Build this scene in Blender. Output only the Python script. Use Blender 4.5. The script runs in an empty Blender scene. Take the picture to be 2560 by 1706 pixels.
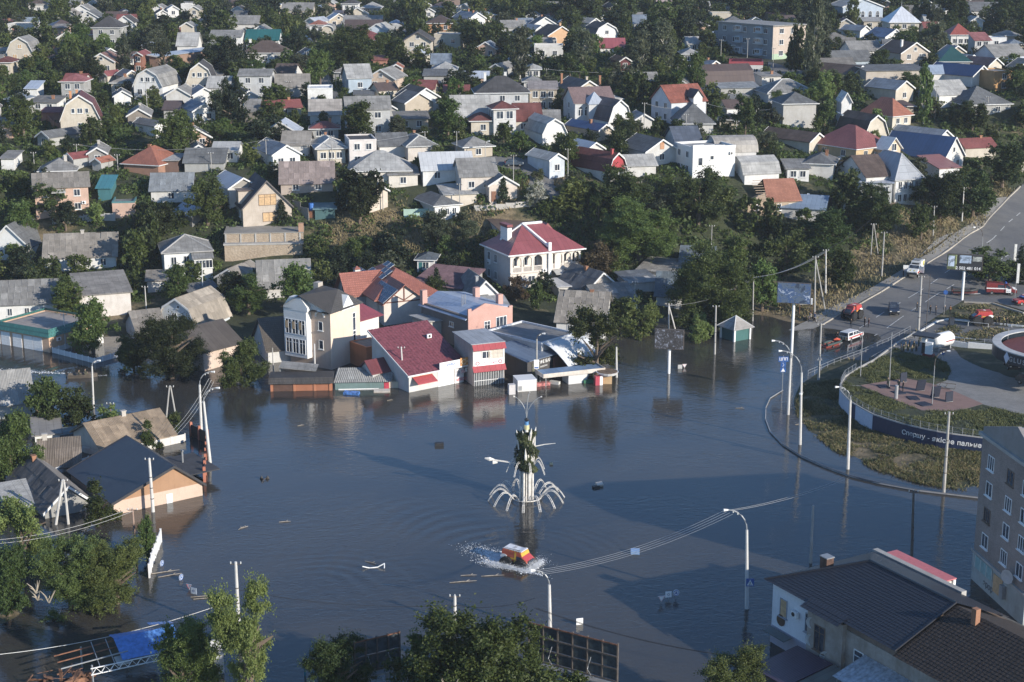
import bpy,math,random
import numpy as np
from mathutils import Vector,Matrix,noise as mnoise
Vc=Vector;Mx=Matrix;ma=math;rn=range
R=ma. radians
scene=bpy. context. scene
COL=scene. collection
FPX=3970.0;CW=2560.0;CH=1706.0;CAMZ=70.0;PITCH=R(14.8)
cam=bpy. data. cameras. new('camera');camo=bpy. data. objects. new('camera',cam);COL. objects. link(camo)
cam. sensor_width=36;cam. lens=36*FPX/CW;cam. clip_start=1;cam. clip_end=6000
camo. location=(0,0,CAMZ);camo. rotation_euler=(R(90)-PITCH,0,0)
scene. camera=camo
SUNV=Vc((24,-19,10.6)). normalized()
SEL=ma. asin(SUNV. z);SAZ=ma. atan2(SUNV. x,SUNV. y)
w=bpy. data. worlds. new('World');scene. world=w;w. use_nodes=True
nt=w. node_tree;nt. nodes. clear()
sk=nt. nodes. new('ShaderNodeTexSky');sk. sky_type='NISHITA';sk. sun_disc=False
sk. sun_elevation=SEL;sk. sun_rotation=SAZ;sk. altitude=300;sk. air_density=1.0;sk. dust_density=0.2;sk. ozone_density=5.0
bg=nt. nodes. new('ShaderNodeBackground');bg. inputs[1]. default_value=0.15
ow=nt. nodes. new('ShaderNodeOutputWorld')
nt. links. new(sk. outputs[0],bg. inputs[0]);nt. links. new(bg. outputs[0],ow. inputs[0])
sl=bpy. data. lights. new('sun','SUN');sl. energy=4.9;sl. angle=R(0.5);sl. color=(1.0,0.92,0.80)
so=bpy. data. objects. new('sun',sl);COL. objects. link(so)
so. rotation_euler=SUNV. to_track_quat('Z','Y'). to_euler()
vs=scene. view_settings;vs. view_transform='Standard';vs. look='None';vs. gamma=1;vs. use_curve_mapping=False
vs. exposure=0.38
scene. cycles. max_bounces=6;scene. cycles. diffuse_bounces=2;scene. cycles. glossy_bounces=3;scene. cycles. transmission_bounces=2
scene. cycles. transparent_max_bounces=4;scene. cycles. volume_bounces=0
scene. cycles. use_denoising=True
random. seed(7)
CP,SP=ma. cos(PITCH),ma. sin(PITCH)
def ray(px,py):
 u=(px-CW/2)/FPX;v=-(py-CH/2)/FPX
 return Vc((u,CP+v*SP,-SP+v*CP))
def proj(p):
 x,y,z=p[0],p[1],p[2]-CAMZ
 d=y*CP-z*SP;v=y*SP+z*CP
 return(CW/2+FPX*x/d,CH/2-FPX*v/d,d)
CTRL=[]
def cz(py,z,*pxs):
 for px in pxs:
  r=ray(px,py);t=(z-CAMZ)/r. z
  CTRL. append((r. x*t,r. y*t,z))
cz(-62,41,-500,500,1280,2000,3000)
cz(0,38.5,-300,640,1280,1920,2800)
cz(90,34.5,-200,640,1280,1920,2700)
cz(155,31.5,-200,400,900,1400,1900,2650)
cz(270,26,-200,500,1000,1500,2000,2600)
cz(385,21,-200,400,900,1400,1850);cz(385,18,2300);cz(400,14.2,2640)
cz(440,18.5,0,600,1200);cz(450,11.8,2575);
cz(500,15,-200,300,800,1300,1750);cz(500,13,2200);cz(500,10,2500);cz(500,9,2800)
cz(560,11,-200,300,700,1100,1500,1800);cz(560,10,2080);cz(570,7.6,2440);cz(560,7.5,2800)
cz(600,8.5,0,400,800,1200,1600);cz(600,7,1950);cz(610,6.2,2360);cz(600,6.2,2750)
cz(640,6,-200,200,600,1000,1400);cz(640,5,1800);cz(640,4.6,2140);cz(645,4.7,2340);cz(645,4.7,2800)
cz(690,3.5,0,400,800,1200,1650);cz(690,2.7,2000);cz(695,3.0,2270);cz(695,3,2600)
cz(735,2.4,100,500,900,1300,1600);cz(740,1.6,1900);cz(740,1.9,2180);cz(740,2.2,2500)
cz(780,1.6,0,300,700,1100);cz(780,0.9,1450);cz(775,0.35,1750);cz(765,.7,1900);cz(785,.85,2060);cz(790,1.0,2250);cz(790,1.6,2560);cz(790,1.6,2900)
cz(815,.8,-200,250);cz(822,0.05,2120);cz(832,0.05,2235);cz(812,-.05,2040);cz(825,-.05,1965);cz(795,-.2,1900);cz(800,-.4,1800);cz(800,-.3,1680)
cz(812,.25,1570);cz(850,-.3,1500);cz(850,.5,1250,1050);cz(850,.6,640,900)
cz(850,0,60);cz(862,-.5,250,400);cz(905,-.3,480,600);cz(935,-.3,720);cz(950,-.4,1000,1250,1450);cz(900,-.8,1620,1760);cz(850,-.35,2140);cz(880,-.5,2060)
cz(855,.5,2290);cz(900,.6,2180);cz(960,.7,2120);cz(960,.0,2000);cz(1010,0,1985);cz(1075,0,2015);cz(1130,0,2090);cz(1172,0,2180);cz(1215,0,2310);cz(1243,0,2450);cz(1250,0,2650)
cz(1000,.6,2100);cz(1060,.7,2250);cz(1110,.6,2420);cz(1000,1,2500,2800);cz(880,1.2,2560,2900);cz(1150,.3,2800)
cz(960,-1,0,300,800,1200,1800,1900);cz(1100,-1,-200,100,400,800,1280,1700,1900);cz(1180,-.9,1990,2060);cz(1260,-.9,2200,2450);cz(1330,-1.2,2300,2700)
cz(1300,-1.2,-200,100,400,900,1400,1900);cz(1500,-1.5,250,500,1000,1500,2000,2500,2900);cz(1535,.25,-60,15);cz(1700,-1.5,0,600,1280,1900,2500);cz(2300,-1.5,-500,600,1280,2000,3000)
CT=np. array(CTRL)
def rbf_fit():
 P=CT[:,:2];z=CT[:,2]
 D=np. linalg. norm(P[:,None]-P[None],axis=2)
 n=len(P);A=np. zeros((n+3,n+3));A[:n,:n]=D;A[:n,n]=1;A[:n,n+1:]=P/100;A[n,:n]=1;A[n+1:,:n]=P. T/100
 for i in rn(n):A[i,i]-=.02
 return np. linalg. solve(A,np. concatenate([z,[0,0,0]]))
RW=rbf_fit()
GRX=np. linspace(-330,330,265);
GRY=np. concatenate([np. linspace(60,150,30)[:-1],np. linspace(150,420,190)[:-1],np. linspace(420,900,110)])
_X,_Y=np. meshgrid(GRX,GRY)
def rbf_eval(X,Y):
 Q=np. stack([X. ravel(),Y. ravel()],1);out=np. zeros(len(Q));P=CT[:,:2];n=len(P)
 for i in rn(0,len(Q),6000):
  q=Q[i:i+6000];D=np. linalg. norm(q[:,None]-P[None],axis=2)
  out[i:i+6000]=D@RW[:n]+RW[n]+q@RW[n+1:]/100
 return out. reshape(X. shape)
GRZ=rbf_eval(_X,_Y)
_n=np. vectorize(lambda a,b:mnoise. noise((a*.09,b*.09,3.1))*.35+mnoise. noise((a*.3,b*.3,1.1))*.12)(_X,_Y)
GRZ=GRZ+_n*np. clip((GRZ-.3)/2.5,0,1)
GRZ=np. clip(GRZ,-3,60)
def gz(x,y):
 i=min(max(np. searchsorted(GRX,x)-1,0),len(GRX)-2);j=min(max(np. searchsorted(GRY,y)-1,0),len(GRY)-2)
 a=(x-GRX[i])/(GRX[i+1]-GRX[i]);b=(y-GRY[j])/(GRY[j+1]-GRY[j])
 a=min(max(a,0),1);b=min(max(b,0),1)
 return float(GRZ[j,i]*(1-a)*(1-b)+GRZ[j,i+1]*a*(1-b)+GRZ[j+1,i]*(1-a)*b+GRZ[j+1,i+1]*a*b)
def at(px,py,z=None,water=True):
 """ground (or water) point seen at a point of the photograph"""
 r=ray(px,py)
 if z is not None:
  t=(z-CAMZ)/r. z;return Vc((r. x*t,r. y*t,z))
 t=100.0;lo=t
 while t<1100:
  p=(r. x*t,r. y*t,CAMZ+r. z*t);g=gz(p[0],p[1])
  if water:g=max(g,0)
  if p[2]<=g:break
  lo=t;t+=2.0
 hi=t
 for _ in rn(14):
  m=(lo+hi)/2;g=gz(r. x*m,r. y*m)
  if water:g=max(g,0)
  if CAMZ+r. z*m<=g:hi=m
  else:lo=m
 return Vc((r. x*hi,r. y*hi,CAMZ+r. z*hi))
def scl(p):return FPX/proj(p)[2]
MATS={}
def nn(t,k,**kw):
 n=t. nodes. new(k)
 for a,b in kw. items():
  if a. startswith('i_'):n. inputs[int(a[2:])]. default_value=b
  else:setattr(n,a,b)
 return n
def new(name):
 m=bpy. data. materials. new(name);m. use_nodes=True;t=m. node_tree
 b=t. nodes['Principled BSDF'];return m,t,b
def mix(t,fac,a,b,mode='MIX'):
 m=t. nodes. new('ShaderNodeMix');m. data_type='RGBA';m. blend_type=mode
 for s,v in((0,fac),(6,a),(7,b)):
  if isinstance(v,(int,float)):m. inputs[s]. default_value=v
  elif isinstance(v,(tuple,list)):m. inputs[s]. default_value=(*v[:3],1)
  else:t. links. new(v,m. inputs[s])
 return m. outputs[2]
def ramp(t,src,stops):
 r=t. nodes. new('ShaderNodeValToRGB');e=r. color_ramp. elements
 e[0]. position,e[0]. color=stops[0][0],(*stops[0][1],1)
 e[1]. position,e[1]. color=stops[-1][0],(*stops[-1][1],1)
 for p,c in stops[1:-1]:
  x=e. new(p);x. color=(*c,1)
 t. links. new(src,r. inputs[0]);return r. outputs[0]
def nZ(t,scale,detail=3,rough=.6,vec=None,dist=0):
 n=nn(t,'ShaderNodeTexNoise');n. inputs['Scale']. default_value=scale;n. inputs['Detail']. default_value=detail
 n. inputs['Roughness']. default_value=rough;n. inputs['Distortion']. default_value=dist
 if vec:t. links. new(vec,n. inputs['Vector'])
 return n. outputs[0]
def objvec(t,scale=None,src='Object'):
 c=nn(t,'ShaderNodeTexCoord');o=c. outputs[src]
 oi=nn(t,'ShaderNodeObjectInfo');ad=nn(t,'ShaderNodeVectorMath',operation='ADD')
 cb=nn(t,'ShaderNodeVectorMath',operation='SCALE');cb. inputs[0]. default_value=(37,51,23)
 t. links. new(oi. outputs['Random'],cb. inputs['Scale']);t. links. new(o,ad. inputs[0]);t. links. new(cb. outputs[0],ad. inputs[1])
 if scale is None:return ad. outputs[0]
 mp=nn(t,'ShaderNodeMapping');mp. inputs['Scale']. default_value=scale;t. links. new(ad. outputs[0],mp. inputs[0]);return mp. outputs[0]
def wM(col,dirt=.5,rough=.85):
 k=('wall',col,dirt)
 if k in MATS:return MATS[k]
 m,t,b=new('plaster')
 v=objvec(t);vs_=objvec(t,(1.6,1.6,.25))
 n1=nZ(t,.55,4,.65,v);n2=nZ(t,1.3,4,.7,vs_);n3=nZ(t,9,2,.6,v)
 d=tuple(c*.55*f for c,f in zip(col,(1,.95,.86)))
 c1=mix(t,ramp(t,n1,[(.35,(0,0,0)),(.75,(dirt,)*3)]),col,d)
 c2=mix(t,ramp(t,n2,[(.52,(0,0,0)),(.8,(dirt*.9,)*3)]),c1,d)
 c3=mix(t,.12,c2,ramp(t,n3,[(.3,(.2,.2,.2)),(.7,(1,1,1))]),'MULTIPLY')
 t. links. new(c3,b. inputs['Base Color']);b. inputs['Roughness']. default_value=rough
 bp=nn(t,'ShaderNodeBump');bp. inputs['Strength']. default_value=.25;bp. inputs['Distance']. default_value=.03;t. links. new(n3,bp. inputs['Height']);t. links. new(bp. outputs[0],b. inputs['Normal'])
 MATS[k]=m;return m
def rM(col,style='slate'):
 k=('roof',col,style)
 if k in MATS:return MATS[k]
 m,t,b=new(style+'_roofing')
 v=objvec(t);c=nn(t,'ShaderNodeTexCoord')
 br=nn(t,'ShaderNodeTexBrick');br. offset=.0 if style!='tile'else .5
 t. links. new(c. outputs['Object'],br. inputs['Vector'])
 sz={'slate':(1.1,1.0,.035),'metal':(1.0,3.6,.03),'tile':(.34,.32,.05),'felt':(1.0,6.0,.03)}[style]
 br. inputs['Scale']. default_value=1;br. inputs['Brick Width']. default_value=sz[0];br. inputs['Row Height']. default_value=sz[1]
 br. inputs['Mortar Size']. default_value=sz[2];br. inputs['Mortar Smooth']. default_value=.4;br. inputs['Bias']. default_value=-.2
 va={'slate':.16,'metal':.07,'tile':.16,'felt':.1}[style]
 br. inputs['Color1']. default_value=(*[x*(1+va)for x in col],1);br. inputs['Color2']. default_value=(*[x*(1-va)for x in col],1)
 br. inputs['Mortar']. default_value=(*[x*(.55 if style!='tile'else .62)for x in col],1)
 n1=nZ(t,.35,5,.7,v,.4);n2=nZ(t,2.2,4,.7,objvec(t,(1.0,.25,.25)))
 n4=nZ(t,.18,3,.6,v)
 wear={'slate':.75,'metal':.3,'tile':.4,'felt':.5}[style]
 dk=tuple(x*.42 for x in col)
 lt=tuple(min(1,x*1.35+.03)for x in col)
 c1=mix(t,ramp(t,n1,[(.42,(0,0,0)),(.72,(wear,)*3)]),br. outputs['Color'],dk)
 c2=mix(t,ramp(t,n2,[(.45,(0,0,0)),(.8,(wear*.7,)*3)]),c1,dk)
 c3=mix(t,ramp(t,n4,[(.5,(0,0,0)),(.7,(wear*.6,)*3)]),c2,lt)
 t. links. new(c3,b. inputs['Base Color'])
 b. inputs['Roughness']. default_value={'slate':.9,'metal':.42,'tile':.6,'felt':.9}[style]
 wv=nn(t,'ShaderNodeTexWave');wv. bands_direction='X';wv. inputs['Scale']. default_value={'slate':1.9,'metal':1.3,'tile':1.6,'felt':.3}[style]
 t. links. new(c. outputs['Object'],wv. inputs['Vector'])
 bp=nn(t,'ShaderNodeBump');bp. inputs['Strength']. default_value={'slate':.6,'metal':.35,'tile':.5,'felt':.15}[style];bp. inputs['Distance']. default_value=.06
 t. links. new(wv. outputs[0],bp. inputs['Height']);t. links. new(bp. outputs[0],b. inputs['Normal'])
 MATS[k]=m;return m
def flat(col,rough=.6,metal=0,var=.12,name='paint'):
 k=('flat',col,rough,metal,var,name)
 if k in MATS:return MATS[k]
 m,t,b=new(name)
 n=nZ(t,2.5,3,.65,objvec(t))
 c=mix(t,ramp(t,n,[(.35,(0,0,0)),(.75,(1,1,1))]),tuple(min(1,x*(1+var))for x in col),tuple(x*(1-var*2)for x in col))
 t. links. new(c,b. inputs['Base Color']);b. inputs['Roughness']. default_value=rough;b. inputs['Metallic']. default_value=metal
 MATS[k]=m;return m
def lM(name,dark,light,white=None,trans=.33):
 m,t,b=new(name)
 oi=nn(t,'ShaderNodeObjectInfo');v=nn(t,'ShaderNodeTexCoord');gi=nn(t,'ShaderNodeNewGeometry')
 n=nZ(t,.45,3,.6,gi. outputs['Position']);n2=nZ(t,4.0,2,.6,gi. outputs['Position'])
 mx=nn(t,'ShaderNodeMath',operation='ADD');t. links. new(n,mx. inputs[0])
 s=nn(t,'ShaderNodeMath',operation='MULTIPLY_ADD');t. links. new(oi. outputs['Random'],s. inputs[0]);s. inputs[1]. default_value=.5;s. inputs[2]. default_value=-.25
 t. links. new(s. outputs[0],mx. inputs[1])
 m2=nn(t,'ShaderNodeMath',operation='MULTIPLY_ADD');t. links. new(n2,m2. inputs[0]);m2. inputs[1]. default_value=.5;t. links. new(mx. outputs[0],m2. inputs[2])
 st=[(.42,dark),(.95,light)]if not white else[(.42,dark),(.72,light),(.8,white)]
 c=ramp(t,m2. outputs[0],st)
 hs=nn(t,'ShaderNodeHueSaturation');t. links. new(c,hs. inputs['Color'])
 h=nn(t,'ShaderNodeMath',operation='MULTIPLY_ADD');t. links. new(oi. outputs['Random'],h. inputs[0]);h. inputs[1]. default_value=.05;h. inputs[2]. default_value=.472;t. links. new(h. outputs[0],hs. inputs['Hue']);h2=nn(t,'ShaderNodeMath',operation='FRACT');h3=nn(t,'ShaderNodeMath',operation='MULTIPLY');t. links. new(oi. outputs['Random'],h3. inputs[0]);h3. inputs[1]. default_value=7.31;t. links. new(h3. outputs[0],h2. inputs[0]);h4=nn(t,'ShaderNodeMath',operation='MULTIPLY_ADD');t. links. new(h2. outputs[0],h4. inputs[0]);h4. inputs[1]. default_value=.75;h4. inputs[2]. default_value=.72;t. links. new(h4. outputs[0],hs. inputs['Value'])
 t. links. new(hs. outputs[0],b. inputs['Base Color']);b. inputs['Roughness']. default_value=.55;b. inputs['Specular IOR Level']. default_value=.3
 tr=nn(t,'ShaderNodeBsdfTranslucent');t. links. new(hs. outputs[0],tr. inputs[0])
 ms=nn(t,'ShaderNodeMixShader');ms. inputs[0]. default_value=trans
 o=t. nodes['Material Output'];t. links. new(b. outputs[0],ms. inputs[1]);t. links. new(tr. outputs[0],ms. inputs[2]);t. links. new(ms. outputs[0],o. inputs[0])
 return m
def glassmat():
 m,t,b=new('window_glass');b. inputs['Base Color']. default_value=(.03,.04,.055,1);b. inputs['Roughness']. default_value=.08;b. inputs['Specular IOR Level']. default_value=.7
 n=nZ(t,.8,2,.5,objvec(t));t. links. new(ramp(t,n,[(.4,(.02,.027,.04)),(.8,(.10,.12,.15))]),b. inputs['Base Color']);return m
GLASS=glassmat()
FRAME=flat((.68,.68,.66),.5,0,.05,'white_frame')
FRAMEB=flat((.16,.11,.08),.6,0,.1,'brown_frame')
CONC=wM((.42,.41,.39),.6);CONCW=wM((.62,.61,.59),.5)
STEEL=flat((.32,.33,.34),.45,.3,.1,'steel');DARK=flat((.02,.02,.022),.5,0,.1,'black');RUST=flat((.18,.08,.045),.8,0,.35,'rust')
WT=flat((.78,.78,.77),.5,0,.05,'white_paint')
def link(o):COL. objects. link(o);return o
def mO(name,me,mat=None,parent=None,loc=(0,0,0),rz=0,rot=None):
 o=bpy. data. objects. new(name,me)
 if mat is not None and not me. materials:me. materials. append(mat)
 o. location=loc;o. rotation_euler=rot if rot else(0,0,rz)
 if parent is not None:o. parent=parent
 return link(o)
def tH(name,label,cat,loc=(0,0,0),rz=0,group=None):
 o=bpy. data. objects. new(name,None);o. location=loc;o. rotation_euler=(0,0,rz);o. empty_display_size=.5
 o['label']=label;o['category']=cat
 if group:o['group']=group
 return link(o)
def tag(o,label,cat,group=None):
 o['label']=label;o['category']=cat
 if group:o['group']=group
 return o
def kind(o,k):o['kind']=k;return o
class MB:
 def __init__(s):s. v=[];s. f=[];s. mi=[];s. cur=0
 def add(s,vs,fs):
  n=len(s. v);s. v+=[tuple(v)for v in vs];s. f+=[tuple(i+n for i in f)for f in fs];s. mi+=[s. cur]*len(fs);return s
 def box(s,x0,x1,y0,y1,z0,z1):
  return s. add([(x0,y0,z0),(x1,y0,z0),(x1,y1,z0),(x0,y1,z0),(x0,y0,z1),(x1,y0,z1),(x1,y1,z1),(x0,y1,z1)],[(3,2,1,0),(4,5,6,7),(0,1,5,4),(1,2,6,5),(2,3,7,6),(3,0,4,7)])
 def cbox(s,c,d):return s. box(c[0]-d[0]/2,c[0]+d[0]/2,c[1]-d[1]/2,c[1]+d[1]/2,c[2]-d[2]/2,c[2]+d[2]/2)
 def xbox(s,M,d):
  n=len(s. v);s. cbox((0,0,0),d)
  for i in rn(n,len(s. v)):s. v[i]=tuple(M@Vc(s. v[i]))
  return s
 def prism(s,poly,z0,z1):
  n=len(poly);vs=[(p[0],p[1],z0)for p in poly]+[(p[0],p[1],z1)for p in poly]
  return s. add(vs,[tuple(rn(n-1,-1,-1)),tuple(rn(n,2*n))]+[(i,(i+1)%n,n+(i+1)%n,n+i)for i in rn(n)])
 def extx(s,poly,x0,x1):
  """closed profile of (y,z), extruded along x"""
  n=len(poly);vs=[(x0,p[0],p[1])for p in poly]+[(x1,p[0],p[1])for p in poly]
  return s. add(vs,[tuple(rn(n)),tuple(rn(2*n-1,n-1,-1))]+[(i,n+i,n+(i+1)%n,(i+1)%n)for i in rn(n)])
 def tube(s,pts,rad,seg=6,cap=True):
  pts=[Vc(p)for p in pts];n0=len(s. v)
  if isinstance(rad,(int,float)):rad=[rad]*len(pts)
  ring=[]
  for i,p in enumerate(pts):
   d=(pts[min(i+1,len(pts)-1)]-pts[max(i-1,0)])
   if d. length<1e-6:d=Vc((0,0,1))
   d. normalize();a=d. orthogonal(). normalized()if abs(d. z)<.95 else d. cross(Vc((0,1,0))). normalized()
   b=d. cross(a)
   ring. append([p+(a*ma. cos(2*ma. pi*k/seg)+b*ma. sin(2*ma. pi*k/seg))*rad[i]for k in rn(seg)])
  vs=[v for r in ring for v in r];fs=[]
  for i in rn(len(pts)-1):
   for k in rn(seg):
    fs. append((i*seg+k,i*seg+(k+1)%seg,(i+1)*seg+(k+1)%seg,(i+1)*seg+k))
  if cap:fs+=[tuple(rn(seg-1,-1,-1)),tuple((len(pts)-1)*seg+k for k in rn(seg))]
  return s. add(vs,fs)
 def cyl(s,c,r,z0,z1,seg=10,r1=None):return s. tube([(c[0],c[1],z0),(c[0],c[1],z1)],[r,r if r1 is None else r1],seg)
 def mesh(s,name='mesh',smooth=False,mats=None):
  me=bpy. data. meshes. new(name);me. from_pydata(s. v,[],s. f);
  if mats:
   for m in mats:me. materials. append(m)
   me. polygons. foreach_set('material_index',s. mi)
  if smooth:me. polygons. foreach_set('use_smooth',[True]*len(s. f))
  me. update();return me
 def obj(s,name,mat,parent=None,loc=(0,0,0),rz=0,rot=None,smooth=False):
  return mO(name,s. mesh(name,smooth),mat,parent,loc,rz,rot)
def BX(b,n,*a,**k):return MB(). box(*b). obj(n,*a,**k)
def CY(b,n,*a,**k):return MB(). cyl(*b). obj(n,*a,**k)
def TB(b,n,*a,**k):return MB(). tube(*b). obj(n,*a,**k)
def tM(body,size,extrude=.01,bold=False,align='CENTER'):
 cu=bpy. data. curves. new('lettering','FONT');cu. body=body;cu. size=size;cu. extrude=extrude;cu. align_x=align;cu. align_y='CENTER'
 if bold:cu. offset=size*.02
 o=bpy. data. objects. new('lettering',cu);link(o);dg=bpy. context. evaluated_depsgraph_get();dg. update()
 me=bpy. data. meshes. new_from_object(o. evaluated_get(dg));bpy. data. objects. remove(o);bpy. data. curves. remove(cu);me. materials. clear();return me
def lT(body,size,mat,parent,loc,rot,bold=False,extrude=.01):
 return mO('lettering',tM(body,size,extrude,bold),mat,parent,loc,0,rot)
def np_mesh(name,verts,faces4,mat,smooth=False):
 me=bpy. data. meshes. new(name);nv=len(verts);nf=len(faces4);k=faces4. shape[1]
 me. vertices. add(nv);me. vertices. foreach_set('co',verts. astype(np. float32). ravel())
 me. loops. add(nf*k);me. loops. foreach_set('vertex_index',faces4. astype(np. int32). ravel())
 me. polygons. add(nf);me. polygons. foreach_set('loop_start',np. arange(0,nf*k,k,dtype=np. int32));
 me. materials. append(mat);me. update(calc_edges=True)
 if smooth:me. polygons. foreach_set('use_smooth',np. ones(nf,bool))
 return me
def dist_poly(X,Y,pts):
 D=np. full(X. shape,1e9)
 for(x0,y0),(x1,y1)in zip(pts[:-1],pts[1:]):
  dx,dy=x1-x0,y1-y0;L=dx*dx+dy*dy
  t=np. clip(((X-x0)*dx+(Y-y0)*dy)/L,0,1);D=np. minimum(D,np. hypot(X-x0-t*dx,Y-y0-t*dy))
 return D
def path_w(pxs):return[at(*p)for p in pxs]
def groundmat():
 m,t,b=new('earth')
 g=nn(t,'ShaderNodeNewGeometry');P=g. outputs['Position']
 n1=nZ(t,.05,5,.65,P);n2=nZ(t,.35,4,.7,P);n3=nZ(t,2.2,3,.7,P)
 green=ramp(t,n2,[(.3,(.022,.030,.012)),(.7,(.062,.072,.028))])
 dry=ramp(t,n2,[(.3,(.17,.125,.07)),(.7,(.30,.235,.14))])
 ad=nn(t,'ShaderNodeMath',operation='MULTIPLY_ADD');t. links. new(n2,ad. inputs[0]);ad. inputs[1]. default_value=.45;t. links. new(n1,ad. inputs[2])
 at_=nn(t,'ShaderNodeAttribute');at_. attribute_name='dry'
 a2=nn(t,'ShaderNodeMath',operation='ADD');t. links. new(ad. outputs[0],a2. inputs[0]);t. links. new(at_. outputs['Fac'],a2. inputs[1])
 c=mix(t,ramp(t,a2. outputs[0],[(.78,(0,0,0)),(.98,(1,1,1))]),green,dry)
 c=mix(t,.5,c,ramp(t,n3,[(.25,(.35,.35,.35)),(.75,(1,1,1))]),'MULTIPLY')
 t. links. new(c,b. inputs['Base Color']);b. inputs['Roughness']. default_value=.95
 bp=nn(t,'ShaderNodeBump');bp. inputs['Strength']. default_value=.6;bp. inputs['Distance']. default_value=.3;t. links. new(n3,bp. inputs['Height']);t. links. new(bp. outputs[0],b. inputs['Normal'])
 return m
EARTH=groundmat()
nx,ny=len(GRX),len(GRY)
V=np. stack([_X. ravel(),_Y. ravel(),GRZ. ravel()],1)
idx=np. arange(nx*ny). reshape(ny,nx)
F=np. stack([idx[:-1,:-1],idx[:-1,1:],idx[1:,1:],idx[1:,:-1]],-1). reshape(-1,4)
me=np_mesh('ground',V,F,EARTH,True)
DRY=[(-60,1535,30,.5),(20,1535,20,.5),(2000,790,60,.9),(1960,745,60,.8),(2070,740,60,.8),(2120,700,50,.7),(2180,660,50,.75),(2260,600,55,.8),(2310,570,45,.8),(2360,560,40,.7),(2290,520,45,.8),(2440,545,35,.7),(2500,470,25,.6),(2150,880,40,.6),(2260,840,30,.7),(840,590,35,.5),(900,580,40,.6),(960,570,45,.75),(1000,600,40,.7),(1040,610,35,.6),(930,620,30,.5),(1120,560,40,.4),(1250,540,50,.55),(1200,545,40,.5),(1500,640,40,.5),(1530,560,30,.4),(1380,460,30,.6),(1340,450,30,.6),(240,760,30,.6),(290,780,35,.6),(330,770,30,.5),(380,745,40,.4),(2240,1000,70,.2),(2150,1100,60,.45),(2100,1060,40,.3),(2250,1160,60,.5),(2350,1200,60,.5),(2060,1090,30,.6),(2010,1000,30,.4),(2480,770,60,.5),(2500,740,50,.4),(840,400,60,.5),(900,405,40,.5),(1830,330,30,.4),(1930,505,30,.3)]
dry=np. zeros(nx*ny,np. float32)
for px,py,rp,a in DRY:
 p=at(px,py,water=False);rr=rp/scl(p)
 dry=np. maximum(dry,a*.5*np. exp(-(((V[:,0]-p. x)/rr)**2+((V[:,1]-p. y)/(rr*2.2))**2)))
for rx in((-60,1535),):
 pass
a=me. attributes. new('dry','FLOAT','POINT');a. data. foreach_set('value',dry)
GROUND=kind(mO('ground',me),'structure')
def watermat():
 m,t,b=new('flood_water')
 g=nn(t,'ShaderNodeNewGeometry');P=g. outputs['Position']
 mp=nn(t,'ShaderNodeMapping');mp. inputs['Scale']. default_value=(1,1.5,1);mp. inputs['Rotation']. default_value=(0,0,R(-25));t. links. new(P,mp. inputs[0])
 n1=nZ(t,.85,3,.55,mp. outputs[0],.6);n2=nZ(t,3.2,2,.5,mp. outputs[0]);n3=nZ(t,.03,5,.65,P,1.)
 b. inputs['Base Color']. default_value=(.042,.041,.040,1)
 t. links. new(ramp(t,n3,[(.3,(.030,.033,.037)),(.7,(.070,.061,.048))]),b. inputs['Base Color'])
 b. inputs['Roughness']. default_value=.05;b. inputs['IOR']. default_value=1.42;b. inputs['Specular IOR Level']. default_value=.5
 h=nn(t,'ShaderNodeMath',operation='MULTIPLY_ADD');t. links. new(n2,h. inputs[0]);h. inputs[1]. default_value=.3;t. links. new(n1,h. inputs[2])
 mp2=nn(t,'ShaderNodeMapping');mp2. inputs['Scale']. default_value=(.5,1.7,1);mp2. inputs['Rotation']. default_value=(0,0,R(12));t. links. new(P,mp2. inputs[0]);n4=nZ(t,.045,4,.6,mp2. outputs[0],.6);at_=nn(t,'ShaderNodeAttribute');at_. attribute_name='rough'
 st=ramp(t,n4,[(.35,(.25,.25,.25)),(.65,(1,1,1))])
 bp=nn(t,'ShaderNodeBump');bp. inputs['Distance']. default_value=.07
 mu=nn(t,'ShaderNodeMath',operation='MULTIPLY');t. links. new(st,mu. inputs[0]);mu. inputs[1]. default_value=.68;t. links. new(mu. outputs[0],bp. inputs['Strength'])
 t. links. new(h. outputs[0],bp. inputs['Height']);t. links. new(bp. outputs[0],b. inputs['Normal'])
 return m
WATER=watermat()
wp=at(1295,1400,0);bpnt=at(205,935,0);rp=at(790,1480,0)
WX=np. concatenate([[-680],np. linspace(-90,90,640),[680]]);WY=np. concatenate([[-50],np. linspace(130,330,560),[360]])
X,Y=np. meshgrid(WX,WY);Z=np. zeros_like(X)
inn=((np. abs(X)<89)&(Y>131)&(Y<329)). astype(float)
def ringw(c,lam,amp,r0,r1,cone=None):
 global Z
 dx,dy=X-c. x,Y-c. y;r=np. hypot(dx,dy);e=np. clip((r-r0)/2,0,1)*np. clip((r1-r)/(r1*.6),0,1)
 if cone:
  th=np. arctan2(dy,dx)-cone[0];th=(th+np. pi)%(2*np. pi)-np. pi;e=e*np. exp(-(th/cone[1])**2)
 nz=np. sin(dx*.35+dy*.21)*.9+np. sin(dx*.11-dy*.37)*.9
 nz=nz+2.2*np. sin(dx*.09+dy*.13+amp*300)+1.1*np. sin(dx*.5-dy*.3);e=e*(.45+.55*np. sin(dx*.17+dy*.26+lam*3))
 Z+=inn*amp*e*np. sin(2*np. pi*r/lam+nz)
ringw(wp,2.1,.030,2,30,(R(165),.9));ringw(wp,1.5,.016,3,18,(R(20),1.0));ringw(rp,1.9,.016,2,16,(R(60),1.2));ringw(at(1000,1490,0),1.6,.012,1,13,(R(100),1.3))
ringw(bpnt,2.2,.05,1,24,(R(172),.5))
idx=np. arange(X. size). reshape(X. shape)
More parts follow.
